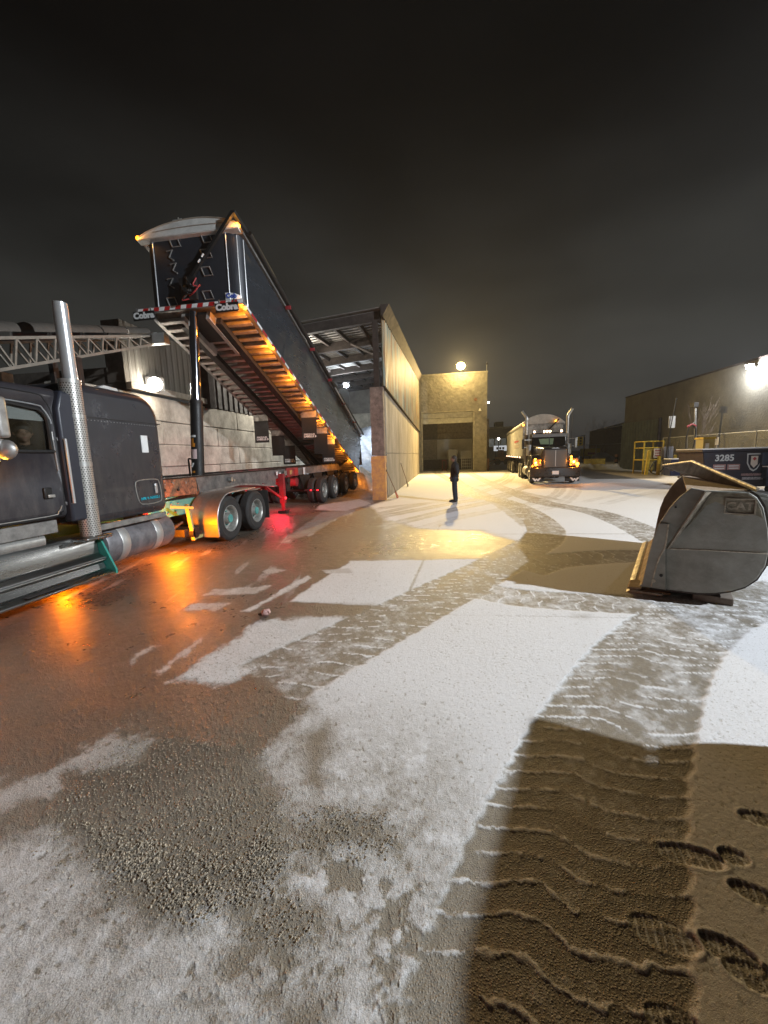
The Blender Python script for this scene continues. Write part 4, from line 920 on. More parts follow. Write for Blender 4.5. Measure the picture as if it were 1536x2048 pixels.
mp_ = thing('tall_vent_pipe', 'tall thin black vent pipe beside the white sign', 'pipe', (15.1, 29.4, 0))
obj('pipe', MB().tube([(15.0, 29.4, 0), (15.05, 29.4, 2.4), (15.35, 29.4, 5.0)], .035, 8), M['black'], mp_); obj('pipe_cap', MB().cyl((15.35, 29.4, 5.0), (15.36, 29.4, 5.1), .06, 8), M['black'], mp_)
hl = thing('filling_hose_loop', 'black looped hose hanging from a crooked arm behind the dumpster', 'hose', (15.4, 26, 0))
pts = [at_y(1372, 915, 26), at_y(1372, 880, 26), at_y(1377, 856, 26), at_y(1384, 849, 26), at_y(1391, 858, 26), at_y(1389, 880, 26), at_y(1384, 905, 26)]
obj('hose', MB().tube(smooth_path(pts, 4), .04, 8), M['black'], hl); p = at_y(1384, 849, 26); obj('hose_saddle', MB().tube([p + np.array([-.25, 0, -.12]), p + np.array([0, 0, .03]), p + np.array([.22, 0, -.1])], .06, 8), M['redp'], hl)
obj('arm', MB().bar(p, at_y(1391, 842, 26.2), .05), M['galv'], hl)
wp = thing('white_lamp_pole', 'pale utility pole with a small dark lamp in front of the warehouse', 'lamp post', (15.3, 27.0, 0))
p0 = at_y(1393, 912, 27.2); p1 = at_y(1391, 815, 27.2); obj('pole', MB().cyl((p0[0], 27.2, 0), p1, .07, 10, .06), M['galv'], wp); obj('lamp_head', MB().box(p1[0] - .2, p1[0] + .06, 27.0, 27.4, p1[2] + .02, p1[2] + .3), M['dark'], wp)
bn = thing('snow_covered_blue_bin', 'low blue bin with a snow-covered lid behind the loader bucket', 'bin', (14, 26, 0))
pa, pb = at_y(1342, 925, 27.6), at_y(1378, 925, 27.6); obj('bin_body', MB().box(pa[0], pb[0], 27.6, 28.4, 0, 1.05), mat('bin_blue', (.008, .015, .07), .5), bn, bev=.03); obj('snow_cap', MB().box(pa[0] - .03, pb[0] + .03, 27.57, 28.43, 1.055, 1.13), M['snow_o'], bn, bev=.03)
fd = thing('fuel_dispenser', 'grey dispenser cabinet standing between yellow bollards', 'dispenser', (14.9, 30.5, 0))
pa = at_y(1329, 910, 29.9); obj('dispenser_body', MB().box(pa[0] - .05, pa[0] + .55, 29.9, 30.15, 0, 1.9), mat('disp_grey', (.30, .31, .35), .5), fd, bev=.02); obj('dispenser_hose', MB().tube(smooth_path([(pa[0] - .1, 29.8, 1.1), (pa[0] - .7, 29.7, .9), (pa[0] - 1.0, 29.6, .25), (pa[0] - .55, 29.5, .05), (pa[0] - .1, 29.5, .6)], 5), .035, 7), M['black'], fd)
ch = thing('yellow_hut', 'small yellow-beige cabinet with a flat lid above the dumpster edge', 'cabinet', (15.0, 22, 0))
pa, pb = at_y(1405, 905, 22.0), at_y(1427, 905, 22.0); obj('hut_body', MB().box(pa[0], pb[0], 22, 22.6, 0, 2.2), mat('beige_yellow', (.42, .35, .14), .6), ch); obj('hut_lid', MB().box(pa[0] - .05, pb[0] + .05, 21.95, 22.65, 2.203, 2.30), M['yellow'], ch); obj('hut_door', MB().box(pa[0] + .08, pb[0] - .25, 21.96, 21.995, 1.1, 2.0), M['white'], ch)

# dumpster
dx0, dx1, dy = 10.35, 12.95, 17.2
dm = thing('navy_dumpster', 'navy blue front-load dumpster with snow on its lid and number 3285', 'dumpster', (11.6, dy, 0))
ztd = 1.62
obj('bin_body', MB().prism([(dx0 - .25, ztd), (dx0 - .05, .22), (dx1 - .1, .22), (dx1 + .02, ztd)], dy, dy + 1.7, 'y'), M['dumpster'], dm, bev=.03)
obj('top_rim', MB().box(dx0 - .32, dx1 + .08, dy - .06, dy + 1.76, ztd + .003, ztd + .08), M['dumpster'], dm)
obj('snow_lid', MB().box(dx0 - .32, dx1 + .1, dy - .07, dy + 1.75, ztd + .083, ztd + .13), M['snow_o'], dm, bev=.03)
obj('fork_pocket', MB().box(dx1 - .75, dx1 - .12, dy - .26, dy - .003, .55, .98), M['dump_b'], dm, bev=.02)
obj('pocket_snow', MB().box(dx1 - .75, dx1 - .10, dy - .26, dy - .01, .985, 1.03), M['snow_o'], dm)
obj('fork_pocket', MB().box(dx1 - .85, dx1 - .05, dy - .12, dy - .003, 1.06, 1.55), M['dump_b'], dm, bev=.02)
for z in (.30,): obj('corner_rib', MB().box(dx1 - .62, dx1 - .45, dy - .08, dy - .003, .24, .53), M['dump_b'], dm)
for x in (dx0 + .1, dx1 - .35):
    for yy in (dy + .15, dy + 1.5): obj('caster', MB().cyl((x, yy - .04, .11), (x, yy + .04, .11), .11, 12).box(x - .07, x + .07, yy - .06, yy + .06, .15, .24), M['dark'], dm)
text('lettering', '3285', mat('faded_white_print', (.40, .40, .40), .6), dm, (dx0 + .52, dy - .006, 1.36), (1, 0, 0), (0, 0, 1), .34, bold=.01)
for k, x in enumerate((dx0 + .36, dx0 + .86)):
    st = obj('sticker', MB().box(x - .22, x + .22, dy - .012, dy - .003, .90, 1.12), mat('pale_sticker', (.26, .13, .12), .6, var=.4, scale=25), dm)
    for z in (.96, 1.05): obj('sticker_line', MB().box(x - .17, x + .17, dy - .016, dy - .013, z - .02, z + .02), MATS['faded_white_print'], st)
shx, shz = dx0 + 1.55, 1.16
so = [(-.26, .36), (.26, .36), (.24, -.02), (.12, -.26), (0, -.34), (-.12, -.26), (-.24, -.02)]
cr1 = obj('shield_logo', MB().prism([(shx + a, shz + b) for a, b in so], dy - .014, dy - .003, 'y'), MATS['faded_white_print'], dm)
obj('shield_field', MB().prism([(shx + a * .84, shz + b * .84 + .01) for a, b in so], dy - .019, dy - .015, 'y'), M['dumpster'], cr1)
obj('shield_tower', MB().prism([(shx - .12, shz + .26), (shx + .12, shz + .26), (shx + .12, shz - .06), (shx, shz - .2), (shx - .12, shz - .06)], dy - .024, dy - .020, 'y'), mat('logo_pale', (.5, .42, .36), .6), cr1)
obj('shield_leaf', MB().prism([(shx - .07, shz + .15), (shx, shz + .23), (shx + .07, shz + .15), (shx, shz + .08)], dy - .029, dy - .025, 'y'), M['redp'], cr1)
obj('text_line', MB().box(shx - .40, shx + .40, dy - .014, dy - .004, .655, .745), mat('logo_red_text', (.26, .16, .16), .7, var=.8, scale=30), dm)
obj('text_line', MB().box(shx - .36, shx + .36, dy - .014, dy - .004, .50, .60), mat('logo_grey_text', (.30, .28, .29), .7, var=.8, scale=30), dm)


#PART3
# ------------------------------------------------------------------ wheels
def wheel_meshes(r=.52, w=.27, deep=True):
    tyre = [(.30, -w / 2 + .01), (.36, -w / 2), (.46, -w / 2 + .002), (.505, -w / 2 + .03), (r, -w / 2 + .05)]
    for k in range(1, 5):
        x = -w / 2 + .05 + (w - .10) * k / 5
        tyre += [(r, x - .006), (r - .014, x - .005), (r - .014, x + .005), (r, x + .006)]
    tyre += [(r, w / 2 - .05), (.505, w / 2 - .03), (.46, w / 2 - .002), (.45, w / 2 + .003), (.44, w / 2 - .002), (.36, w / 2), (.30, w / 2 - .01)]
    o = w / 2
    rim = [(.30, -o + .01), (.315, o - .012), (.300, o - .004), (.285, o - .015), (.275, o - .03)]
    if deep: rim += [(.262, o - .06), (.255, o - .17), (.20, o - .19), (.13, o - .17), (.13, o - .08), (.10, o - .03), (.03, o - .025), (.0, o - .025)]
    else: rim += [(.25, o - .02), (.20, o + .05), (.13, o + .06), (.12, o + .12), (.0, o + .12)]
    return tyre, rim
def wheel(parent, c, side=1, r=.52, w=.27, deep=True, hub=None, world=True):
    """wheel > tyre, hub with nuts; axis along x, face to side"""
    ty, ri = wheel_meshes(r, w, deep); s_ = side
    wl_ = obj('wheel', MB().lathe([(a, b * s_) for a, b in ri], c, 'x', 28), M['rim'], parent, world=world)
    obj('tyre', MB().lathe([(a, b * s_) for a, b in ty], c, 'x', 36, True), M['rubber'], wl_, world=world)
    mb = MB()
    if deep:
        for k in range(10):
            a = 2 * PI * k / 10; y = c[1] + .165 * math.cos(a); z = c[2] + .165 * math.sin(a)
            mb.cyl((c[0] + s_ * (w / 2 - .185), y, z), (c[0] + s_ * (w / 2 - .14), y, z), .018, 6)
        mb.cyl((c[0] + s_ * (w / 2 - .18), c[1], c[2]), (c[0] + s_ * (w / 2 - .015), c[1], c[2]), .095, 14)
    else:
        for k in range(10):
            a = 2 * PI * k / 10; y = c[1] + .15 * math.cos(a); z = c[2] + .15 * math.sin(a)
            mb.cyl((c[0] + s_ * (w / 2 + .04), y, z), (c[0] + s_ * (w / 2 + .09), y, z), .018, 6)
    obj('hub', mb, hub or M['rim'], wl_, world=world)
    return wl_

# ------------------------------------------------------------------ the near tractor unit
XT = -6.15
tr = thing('semi_truck', 'dark blue-black tractor unit with sleeper cab, perforated exhaust and teal frame at left', 'truck', (XT, 4.6, 0))
def rounded(y0, y1, z0, z1, rb=.0, rt=.25, rf=.0, n=6):
    """outline in the Y-Z plane with rounded top corners"""
    P = [(y0, z0), (y1, z0)]
    P += [(y1 - rt + rt * math.cos(PI / 2 * k / n), z1 - rt + rt * math.sin(PI / 2 * k / n)) for k in range(n + 1)]
    r = rf if rf > 0 else .02
    P += [(y0 + r - r * math.sin(PI / 2 * k / n), z1 - r + r * math.cos(PI / 2 * k / n)) for k in range(n + 1)]
    return P
obj('sleeper', MB().prism(rounded(4.58, 6.22, 1.0, 2.97, rt=.42, rf=.14), XT - 1.22, XT + 1.22, 'x'), M['paint_dark'], tr, bev=.13, seg=5, label='long dark sleeper box with rounded roof')
obj('sleeper_roof_seam', MB().prism([(4.57, 2.50), (6.205, 2.50), (6.205, 2.515), (4.57, 2.515)], XT - 1.224, XT + 1.224, 'x'), M['dark'], tr)
obj('cab', MB().prism(rounded(2.75, 4.30, 1.18, 2.86, rt=.10, rf=.30), XT - 1.08, XT + 1.08, 'x'), M['door_dark'], tr, bev=.10, seg=4)
obj('cab_gap', MB().box(XT - 1.0, XT + 1.0, 4.25, 4.55, 1.1, 2.78), M['black'], tr)
obj('gap_fairing', MB().prism([(4.22, 1.12), (4.46, 1.12), (4.46, 2.80), (4.30, 2.84), (4.22, 2.6)], XT + 1.02, XT + 1.16, 'x'), mat('fairing_dark', (.025, .028, .04), .4), tr, bev=.03)
# hollow in cab for the window: a dark recess box and glass
XD = XT + 1.08
win = [(3.18, 2.06), (4.02, 2.05), (4.055, 2.09), (4.055, 2.42), (4.03, 2.50), (3.97, 2.555), (3.88, 2.575), (3.18, 2.60)]
recess = obj('window_recess', MB().prism([(3.0, 1.7), (4.15, 1.7), (4.15, 2.66), (3.0, 2.66)], XD - 1.0, XD - .02, 'x'), M['black'], tr)
cabo = [o for o in tr.children if o.name.startswith('cab') and not o.name.startswith('cab_')][0]
cut = MB().prism([(a, b) for a, b in win], XD - .9, XD + .2, 'x')
cutter = obj('window_recess', cut, M['black'], tr)
def apply_bool(target, cutter_):
    bm_ = target.modifiers.new('cut', 'BOOLEAN'); bm_.object = cutter_; bm_.operation = 'DIFFERENCE'; bm_.solver = 'EXACT'
    dg = bpy.context.evaluated_depsgraph_get(); me = bpy.data.meshes.new_from_object(target.evaluated_get(dg))
    target.modifiers.clear(); target.data = me
    bpy.data.objects.remove(cutter_)
bpy.data.objects.remove(recess)
apply_bool(cabo, cutter)
for k in range(len(cabo.data.materials)):
    if cabo.data.materials[k] is None: cabo.data.materials[k] = M['door_dark']
# rubber and chrome frame round the window
def outline_tube(pts, x, r, mb=None, closed=True):
    mb = mb or MB(); P = [(x, a, b) for a, b in pts] + ([(x, pts[0][0], pts[0][1])] if closed else [])
    return mb.tube(smooth_path(P, 3) if len(P) > 3 else P, r, 6)
obj('window_frame', outline_tube(win, XD + .004, .022), M['black'], tr)
obj('window_trim', outline_tube([(3.10, 2.66), (3.90, 2.625), (4.02, 2.58), (4.09, 2.46), (4.10, 2.40)], XD + .004, .009, closed=False), M['chrome_b'], tr)
obj('window_pane', MB().prism(win, XD - .022, XD - .017, 'x'), M['cabglass'], tr, smooth=False)
obj('window_blind', MB().prism([(3.18, 2.43), (4.05, 2.43), (4.03, 2.50), (3.97, 2.55), (3.88, 2.57), (3.18, 2.60)], XD - .034, XD - .028, 'x'), M['curtain'], tr, smooth=False)
obj('cab_interior', MB().box(XD - .92, XD - .88, 3.0, 4.2, 1.9, 2.7).box(XD - .85, XD - .3, 4.10, 4.14, 1.9, 2.6), M['int_d'], tr)
obj('door_seam', outline_tube([(2.95, 1.22), (3.95, 1.215), (4.06, 1.26), (4.12, 1.36), (4.14, 2.0), (4.13, 2.5), (4.05, 2.70), (3.9, 2.76), (3.0, 2.78)], XD + .001, .007, closed=False), M['black'], tr)
obj('door_lower_trim', outline_tube([(2.95, 1.235), (3.90, 1.235), (4.02, 1.27), (4.08, 1.35)], XD + .008, .007, closed=False), M['chrome'], tr)
obj('door_handle', MB().box(XD + .002, XD + .035, 3.86, 3.96, 1.46, 1.60), M['black'], tr, bev=.012); obj('handle_grip', MB().box(XD + .036, XD + .05, 3.89, 3.98, 1.47, 1.51), M['chrome'], tr, bev=.005)
obj('sill_trim', MB().box(XD - .04, XD + .03, 2.3, 4.26, .98, 1.15), M['alu'], tr, bev=.008); obj('sleeper_trim', MB().box(XT + 1.18, XT + 1.232, 4.55, 6.1, .90, .985), M['alu'], tr, bev=.006)
for (y, z0, z1, dx) in ((4.17, 1.34, 2.24, .10),):
    obj('grab_handle', MB().tube([(XD, y, z1 - .03), (XD + dx, y, z1 - .03), (XD + dx, y, z0 + .03), (XD, y, z0 + .03)], .019, 10).cyl((XD, y, z1 - .03), (XD + .02, y, z1 - .03), .04, 10).cyl((XD, y, z0 + .03), (XD + .02, y, z0 + .03), .04, 10), M['chrome_b'], tr)
obj('door_edge_strip', MB().bar((XD + .015, 4.08, 2.30), (XD + .015, 4.09, 1.80), .014), M['chrome_b'], tr)
obj('hood', MB().prism([(.4, 1.0), (2.8, 1.0), (2.8, 2.05), (.5, 1.85), (.35, 1.7)], XT - .75, XT + .75, 'x'), M['paint_dark'], tr, bev=.12, seg=4)
obj('front_fender', MB().prism([(.3, .6), (.4, 1.1), (.9, 1.35), (1.5, 1.25), (2.0, .8), (1.9, .8), (1.45, 1.17), (.9, 1.27), (.48, 1.05), (.38, .6)], XT + .75, XT + 1.2, 'x').prism([(.3, .6), (.4, 1.1), (.9, 1.35), (1.5, 1.25), (2.0, .8), (1.9, .8), (1.45, 1.17), (.9, 1.27), (.48, 1.05), (.38, .6)], XT - 1.2, XT - .75, 'x'), M['paint_dark'], tr)
wheel(tr, (XT + 1.02, 1.2, .52), 1, deep=False); wheel(tr, (XT - 1.02, 1.2, .52), -1, deep=False)
# small items on the sleeper
XS = XT + 1.22
obj('reflector_panel', MB().box(XS - .002, XS + .018, 5.72, 5.86, 2.02, 2.30), M['white_tape'], tr, bev=.008)
lug = [(5.52, 1.30), (5.50, 1.50), (5.58, 1.57), (5.95, 1.57), (6.03, 1.50), (6.05, 1.26), (5.98, 1.18), (5.60, 1.18)]
obj('luggage_door', outline_tube(lug, XS + .003, .009), M['chrome'], tr)
obj('luggage_latch', MB().box(XS + .002, XS + .022, 5.90, 5.96, 1.33, 1.50), M['chrome_b'], tr, bev=.008)
text('lettering', 'NIR: R-163822-1', M['cyan'], tr, (XS + .006, 5.80, 1.265), (0, 1, 0), (0, 0, 1), .062, bold=.0015)
obj('roof_lamp', MB().prism([(5.42, 3.035), (5.82, 3.02), (5.80, 3.075), (5.55, 3.09)], XT + .72, XT + .84, 'x'), M['chrome_b'], tr, bev=.01)
rv = MB()
for k in range(26): rv.ball((XS + .001, 4.75 + k * .055, 2.47), .006, 6)
for k in range(22): rv.ball((XS + .001, 6.17, 1.15 + k * .062), .006, 6)
for k in range(22): rv.ball((XS + .001, 4.70, 1.15 + k * .062), .006, 6)
obj('rivets', rv, M['chrome'], tr, kind='stuff')
# exhaust stack
ex = (XT + 1.17, 4.66); ly = .045
obj('exhaust_stack', MB().lathe([(.085, 2.8), (.085, 3.84), (.082, 3.96), (.076, 3.96), (.07, 3.0)], (ex[0], ex[1] + .02, 0), 'z', 24), M['chrome_b'], tr)
def shield():
    me = bpy.data.meshes.new('heat_shield'); n = 28; zs = np.linspace(.86, 2.96, 10); vs = []; fs = []; uv = []
    o0 = MW[tr.name].translation
    for z in zs: vs += [(ex[0] + .125 * math.cos(2 * PI * k / n) - o0.x, ex[1] + .125 * math.sin(2 * PI * k / n) - o0.y, z) for k in range(n)]
    for i in range(len(zs) - 1):
        for k in range(n):
            fs.append((i * n + k, i * n + (k + 1) % n, (i + 1) * n + (k + 1) % n, (i + 1) * n + k)); a, b = k * 24 / n, (k + 1) * 24 / n; v0, v1 = zs[i] / .030, zs[i + 1] / .030; uv += [(a, v0), (b, v0), (b, v1), (a, v1)]
    me.from_pydata(vs, [], fs); ul = me.uv_layers.new(name='UVMap')
    for i, c in enumerate(uv): ul.data[i].uv = c
    me.materials.append(M['shield']); me.polygons.foreach_set('use_smooth', [True] * len(me.polygons)); o = bpy.data.objects.new('heat_shield', me); COL.objects.link(o); o.parent = tr
shield()
for z in (1.34, 1.86, 2.5, 2.96): obj('shield_band', MB().cyl((ex[0], ex[1], z - .025), (ex[0], ex[1], z + .025), .129, 28, cap=False), M['chrome'], tr)
obj('stack_bracket', MB().box(ex[0] - .15, ex[0] - .08, ex[1] - .03, ex[1] + .03, 2.2, 2.9).cyl((ex[0] - .06, ex[1] + .12, 3.05), (ex[0] - .06, ex[1] + .12, 3.5), .02, 8), M['chrome'], tr)
obj('stack_foot', MB().box(ex[0] - .17, ex[0] + .16, ex[1] - .22, ex[1] + .2, .80, .855), M['steel'], tr, bev=.02)
# side steps / battery box, seen as sloping polished steps
XO = XT + 1.22
st = [(XO - .45, .86), (XO - .15, .86), (XO - .12, .81), (XO - .10, .56), (XO + .01, .50), (XO + .02, .46), (XO - .05, .44), (XO - .01, .33), (XO + .12, .30), (XO + .12, .26), (XO - .45, .26)]
obj('side_step', MB().prism(st, 2.5, 4.80, 'y', f=lambda p, q_, t: (p, t, q_)), M['steel'], tr, bev=.015, label='polished sloping battery box and step')
for y in (2.46, 4.803): obj('step_end_plate', MB().prism([(XO - .42, .25), (XO + .13, .25), (XO + .135, .31), (XO - .10, .845), (XO - .42, .845)], y, y + .03, 'y'), mat('teal_end_plate', (.035, .30, .24), .5), tr)
obj('step_tread', MB().box(XO - .04, XO + .03, 2.5, 4.78, .503, .512), M['chrome_b'], tr, bev=.006)
obj('upper_step_roll', MB().cyl((XO - .26, 2.4, .90), (XO - .26, 4.1, .90), .13, 20), M['chrome'], tr)
obj('tread_insert', MB().box(XO + .02, XO + .10, 3.6, 4.1, .315, .325), M['rubber'], tr)
# fuel tank
ty0, ty1 = 4.86, 6.40
obj('fuel_tank', MB().lathe([(0, ty0), (.20, ty0 + .01), (.29, ty0 + .05), (.31, ty0 + .10), (.31, ty1 - .10), (.29, ty1 - .05), (.20, ty1 - .01), (0, ty1)], (XO - .33, 0, .62), 'y', 36), M['tank'], tr)
for y in (5.14, 5.86): obj('tank_strap', MB().lathe([(.316, y), (.322, y + .01), (.322, y + .15), (.316, y + .16)], (XO - .33, 0, .62), 'y', 36), M['strap'], tr)
obj('tank_cap', MB().cyl((XO - .42, 4.95, .90), (XO - .42, 4.95, .96), .06, 14), M['chrome'], tr)
obj('tank_bracket', MB().box(XT + .5, XO - .55, 5.2, 5.3, .4, .95).box(XT + .5, XO - .55, 5.95, 6.05, .4, .95), M['dark'], tr)
# teal frame rails
for s_ in (1, -1): obj('frame_rail', MB().prism([(1.0, .75), (6.2, .72), (9.9, .72), (10.0, .80), (10.0, 1.02), (6.2, 1.06), (1.0, 1.0)], XT + s_ * .42, XT + s_ * .50, 'x'), M['teal'], tr)
obj('deck_plate', MB().box(XT - .48, XT + .48, 6.25, 7.5, 1.075, 1.09), M['dark'], tr)
obj('rail_bolts', (lambda mb: [mb.cyl((XT + .50, 6.5 + .11 * k, .98 - .18 * (k % 2)), (XT + .53, 6.5 + .11 * k, .98 - .18 * (k % 2)), .018, 6) for k in range(9)] and mb)(MB()), M['alu'], tr)
obj('fifth_wheel', MB().prism([(7.9, 1.12), (9.2, 1.06), (9.2, 1.16), (7.9, 1.20)], XT - .45, XT + .45, 'x'), M['dark'], tr, bev=.02)
for y in (8.18, 9.46):
    obj('axle', MB().cyl((XT - 1.0, y, .52), (XT + 1.0, y, .52), .075, 12).cyl((XT - .2, y, .52), (XT + .2, y, .52), .2, 14), M['dark'], tr)
    for s_ in (1, -1):
        wheel(tr, (XT + s_ * 1.10, y, .52), s_, hub=M['teal']); wheel(tr, (XT + s_ * .78, y, .52), s_, hub=M['teal'])
    obj('air_spring', MB().cyl((XT + .45, y + .4, .55), (XT + .45, y + .4, .75), .12, 14), M['rubber'], tr)
# half fender over the first drive wheel
def fender(x0, x1):
    P = []; cy, cz, r0 = 8.18, .52, .60
    for a in np.linspace(205, 88, 16): P.append((cy + r0 * math.cos(R(a)), cz + r0 * math.sin(R(a))))
    P[0] = (cy - r0 + .02, .20); P.insert(1, (cy - r0, .45)); P.append((8.8, 1.125)); P.append((9.35, 1.13)); Q = [(cy + (a - cy) * 1.02, cz + (b - cz) * 1.02) for a, b in P]
    return MB().prism(P + Q[::-1], x0, x1, 'x'), P
fm, FP = fender(XT + .60, XT + 1.26)
obj('drive_fender', fm, mat('smeared_stainless_fender', (.50, .47, .43), .38, .85, var=.35, scale=3, bump=.002), tr)
obj('fender_edge', outline_tube(FP, XT + 1.262, .014, closed=False), M['chrome_b'], tr)
obj('fender_bracket', MB().bar((XT + .62, 7.0, .95), (XT + .98, 7.22, .90), .05).bar((XT + .86, 7.18, .98), (XT + .86, 7.30, .20), .05, .08).bar((XT + .86, 7.3, .24), (XT + .86, 7.58, .24), .06), mat('yellowish_bracket', (.42, .42, .18), .5), tr)
obj('suspension_parts', MB().box(XT + .3, XT + .8, 7.1, 7.5, .30, .45).cyl((XT + .6, 7.35, .35), (XT + .9, 7.35, .35), .12, 12).box(XT - .3, XT + .4, 6.6, 7.5, .42, .52).tube([(XT + .55, 6.5, .6), (XT + .6, 6.9, .45), (XT + .7, 7.2, .6)], .03), M['dark'], tr)
obj('mudflap', MB().box(XT + .62, XT + 1.24, 10.10, 10.12, .22, 1.0), M['rubber'], tr); obj('mudflap', MB().box(XT - 1.24, XT - .62, 10.10, 10.12, .22, 1.0), M['rubber'], tr)
obj('rear_reflector', MB().box(XT + .50, XT + .60, 6.28, 6.42, .80, 1.0), M['redp'], tr)
# hoses between the truck and trailer
for (pts, m_) in (([(XT + .2, 6.3, 1.5), (XT + .3, 6.6, 1.15), (XT + .35, 7.1, 1.2), (XT + .5, 7.6, 1.42)], mat('green_hose', (.12, .35, .06), .5)), ([(XT + .1, 6.3, 1.6), (XT + .25, 6.7, 1.22), (XT + .2, 7.3, 1.25), (XT + .3, 7.7, 1.38)], M['black']), ([(XT + .4, 6.3, 1.35), (XT + .5, 6.8, 1.12), (XT + .5, 7.6, 1.16), (XT + .5, 8.1, 1.2)], M['teal'])):
    obj('air_hose', MB().tube(smooth_path(pts, 5), .018, 7), m_, tr)
obj('work_lamp', MB().ball((XT + .66, 6.72, .66), .065, 12), M['amber_hot'], tr)
lamp('bulb', tr, (XT + .85, 6.70, .42), 150, (1.0, .20, .0), .05)
lamp('bulb', tr, (XT + .62, 4.6, .20), 72, (1.0, .19, .0), .05); obj('under_lamp', MB().ball((XT + .62, 4.6, .24), .05, 10), M['amber'], tr)
lamp('bulb', tr, (XT + .80, 5.5, 1.00), 12, (1.0, .30, .04), .05)
lamp('bulb', tr, (XT + .50, 3.2, .24), 50, (1.0, .19, .0), .05); obj('under_lamp', MB().ball((XT + .50, 3.2, .27), .05, 10), M['amber'], tr)
lamp('bulb', tr, (XO - .40, 3.4, 1.06), 5, (1.0, .25, .05), .04)
obj('turn_signal', MB().ball((XT + 1.22, 1.35, 1.20), .06, 10), M['amber_hot'], tr); lamp('bulb', tr, (XT + 1.36, 1.40, 1.18), 28, (1.0, .20, .0), .05)
# mirror
mx_ = XT + 1.42
obj('mirror', MB().box(mx_ - .13, mx_ + .10, 3.46, 3.58, 2.16, 2.60), M['alu'], tr, bev=.035, seg=3)
obj('mirror', MB().ball((mx_ - .02, 3.58, 2.04), .13, 14, (1, .6, .85)), M['alu'], tr)
obj('mirror_arm', MB().tube([(XD, 3.3, 2.68), (mx_, 3.48, 2.68), (mx_, 3.48, 1.92), (XD, 3.3, 1.92)], .014, 8).box(mx_ - .10, mx_ - .0, 3.50, 3.56, 2.08, 2.15), M['chrome_b'], tr)
obj('mirror_marker_lamp', MB().ball((mx_ - .10, 3.50, 1.94), .045, 12), M['amber_hot'], tr); lamp('bulb', tr, (mx_ - .08, 3.56, 1.88), 2.5, (1.0, .45, .05), .03)

CABSET = ('cab', 'cab_interior', 'window_', 'door_', 'handle_grip', 'grab_handle', 'gap_fairing', 'cab_gap')
for o_ in tr.children:
    n_ = o_.name.split('.')[0]
    if n_ in CABSET or n_.startswith('window_') or n_.startswith('door_'): o_.location = Vector(o_.location) + Vector((.09 if n_ != 'cab_gap' else 0, .22 if n_ not in ('cab_gap', 'gap_fairing') else .14, -.02))
# driver looking out of the cab window
def remesh_person(parts, name, m_, parent, voxel=.012, world=True):
    o = obj(name, parts, m_, parent, world=world, recalc=False)
    r = o.modifiers.new('remesh', 'REMESH'); r.mode = 'VOXEL'; r.voxel_size = voxel; r.use_smooth_shade = True
    s_ = o.modifiers.new('smooth', 'SMOOTH'); s_.factor = .5; s_.iterations = 5
    return o
dc = at_x(46, 868, XD - .17)
dr = thing('person', 'driver with short dark hair looking out of the dark cab window', 'person', (dc[0], dc[1], 1.5))
hx, hy, hz = dc
fd_, sd2 = Vector((.86, -.51, 0)), Vector((.51, .86, 0))
def hp(f_, s__, u_): return Vector((hx, hy, hz)) + fd_ * f_ + sd2 * s__ + Vector((0, 0, u_))
mb = MB().ball(hp(0, 0, .025), .092, 16, (.92, .88, 1.15)).ball(hp(.030, 0, -.045), .060, 14, (.9, .9, 1.0)).cyl(hp(-.03, 0, -.22), hp(-.01, 0, -.06), .058, 12)
mb.ball(hp(.094, 0, .0), .017, 8, (.9, .8, 1.5)).ball(hp(.050, 0, .015), .060, 14, (.8, 1.05, .9)).ball(hp(.050, .034, -.022), .040, 10).ball(hp(.050, -.034, -.022), .040, 10).ball(hp(.048, 0, -.045), .050, 12).ball(hp(.0, -.088, .005), .020, 8, (.7, .7, 1.3)).ball(hp(.0, .088, .005), .020, 8, (.7, .7, 1.3)).ball(hp(.080, 0, -.050), .018, 8, (.8, 1, .4)).ball(hp(.066, 0, -.085), .026, 8, (1, 1, .8))
mb.ball(hp(-.08, 0, -.33), .17, 14, (.85, 1.2, .8)).ball(hp(-.08, 0, -.5), .19, 14, (.8, 1.0, 1.2))
remesh_person(mb, 'body', M['skin'], dr, .007)
obj('hair', MB().ball(hp(-.020, 0, .055), .106, 18, (1.0, .98, .98)), M['hair'], dr)
remesh_person(MB().ball(hp(-.07, 0, -.30), .19, 16, (.9, 1.25, .85)).ball(hp(-.07, 0, -.55), .22, 16, (.85, 1.05, 1.2)).cyl(hp(-.05, 0, -.25), hp(-.02, 0, -.125), .085, 14), 'jacket', M['jacket'], dr, .012)
for s_ in (-1, 1):
    obj('eye', MB().ball(hp(.096, s_ * .028, .012), .0085, 8, (.6, 1.1, .45)), M['hair'], dr)
    obj('eyebrow', MB().bar(hp(.098, s_ * .012, .028), hp(.086, s_ * .044, .029), .006, .005), M['hair'], dr)
obj('mouth', MB().bar(hp(.095, -.016, -.050), hp(.095, .016, -.050), .004, .004), M['redp'], dr)

# ------------------------------------------------------------------ tipping trailer
TX = -6.2; AN = R(21.0); HY, HZ = 21.8, 1.0
def B(u, v, w):
    if w > 0: w *= 1 + .36 * (1 - min(v, 13.15) / 13.15)
    return (TX + u, HY - v * math.cos(AN) + w * math.sin(AN), HZ + v * math.sin(AN) + w * math.cos(AN))
def Bhex(mb, u0, u1, v0, v1, w0, w1):
    return mb.hexa([B(u0, v0, w0), B(u1, v0, w0), B(u1, v1, w0), B(u0, v1, w0)], [B(u0, v0, w1), B(u1, v0, w1), B(u1, v1, w1), B(u0, v1, w1)])
LV, HW = 13.15, 1.55
td = thing('dump_trailer', 'long dark tipping trailer raised on its hydraulic ram, dumping into the shed', 'trailer', (TX, 14, 0))
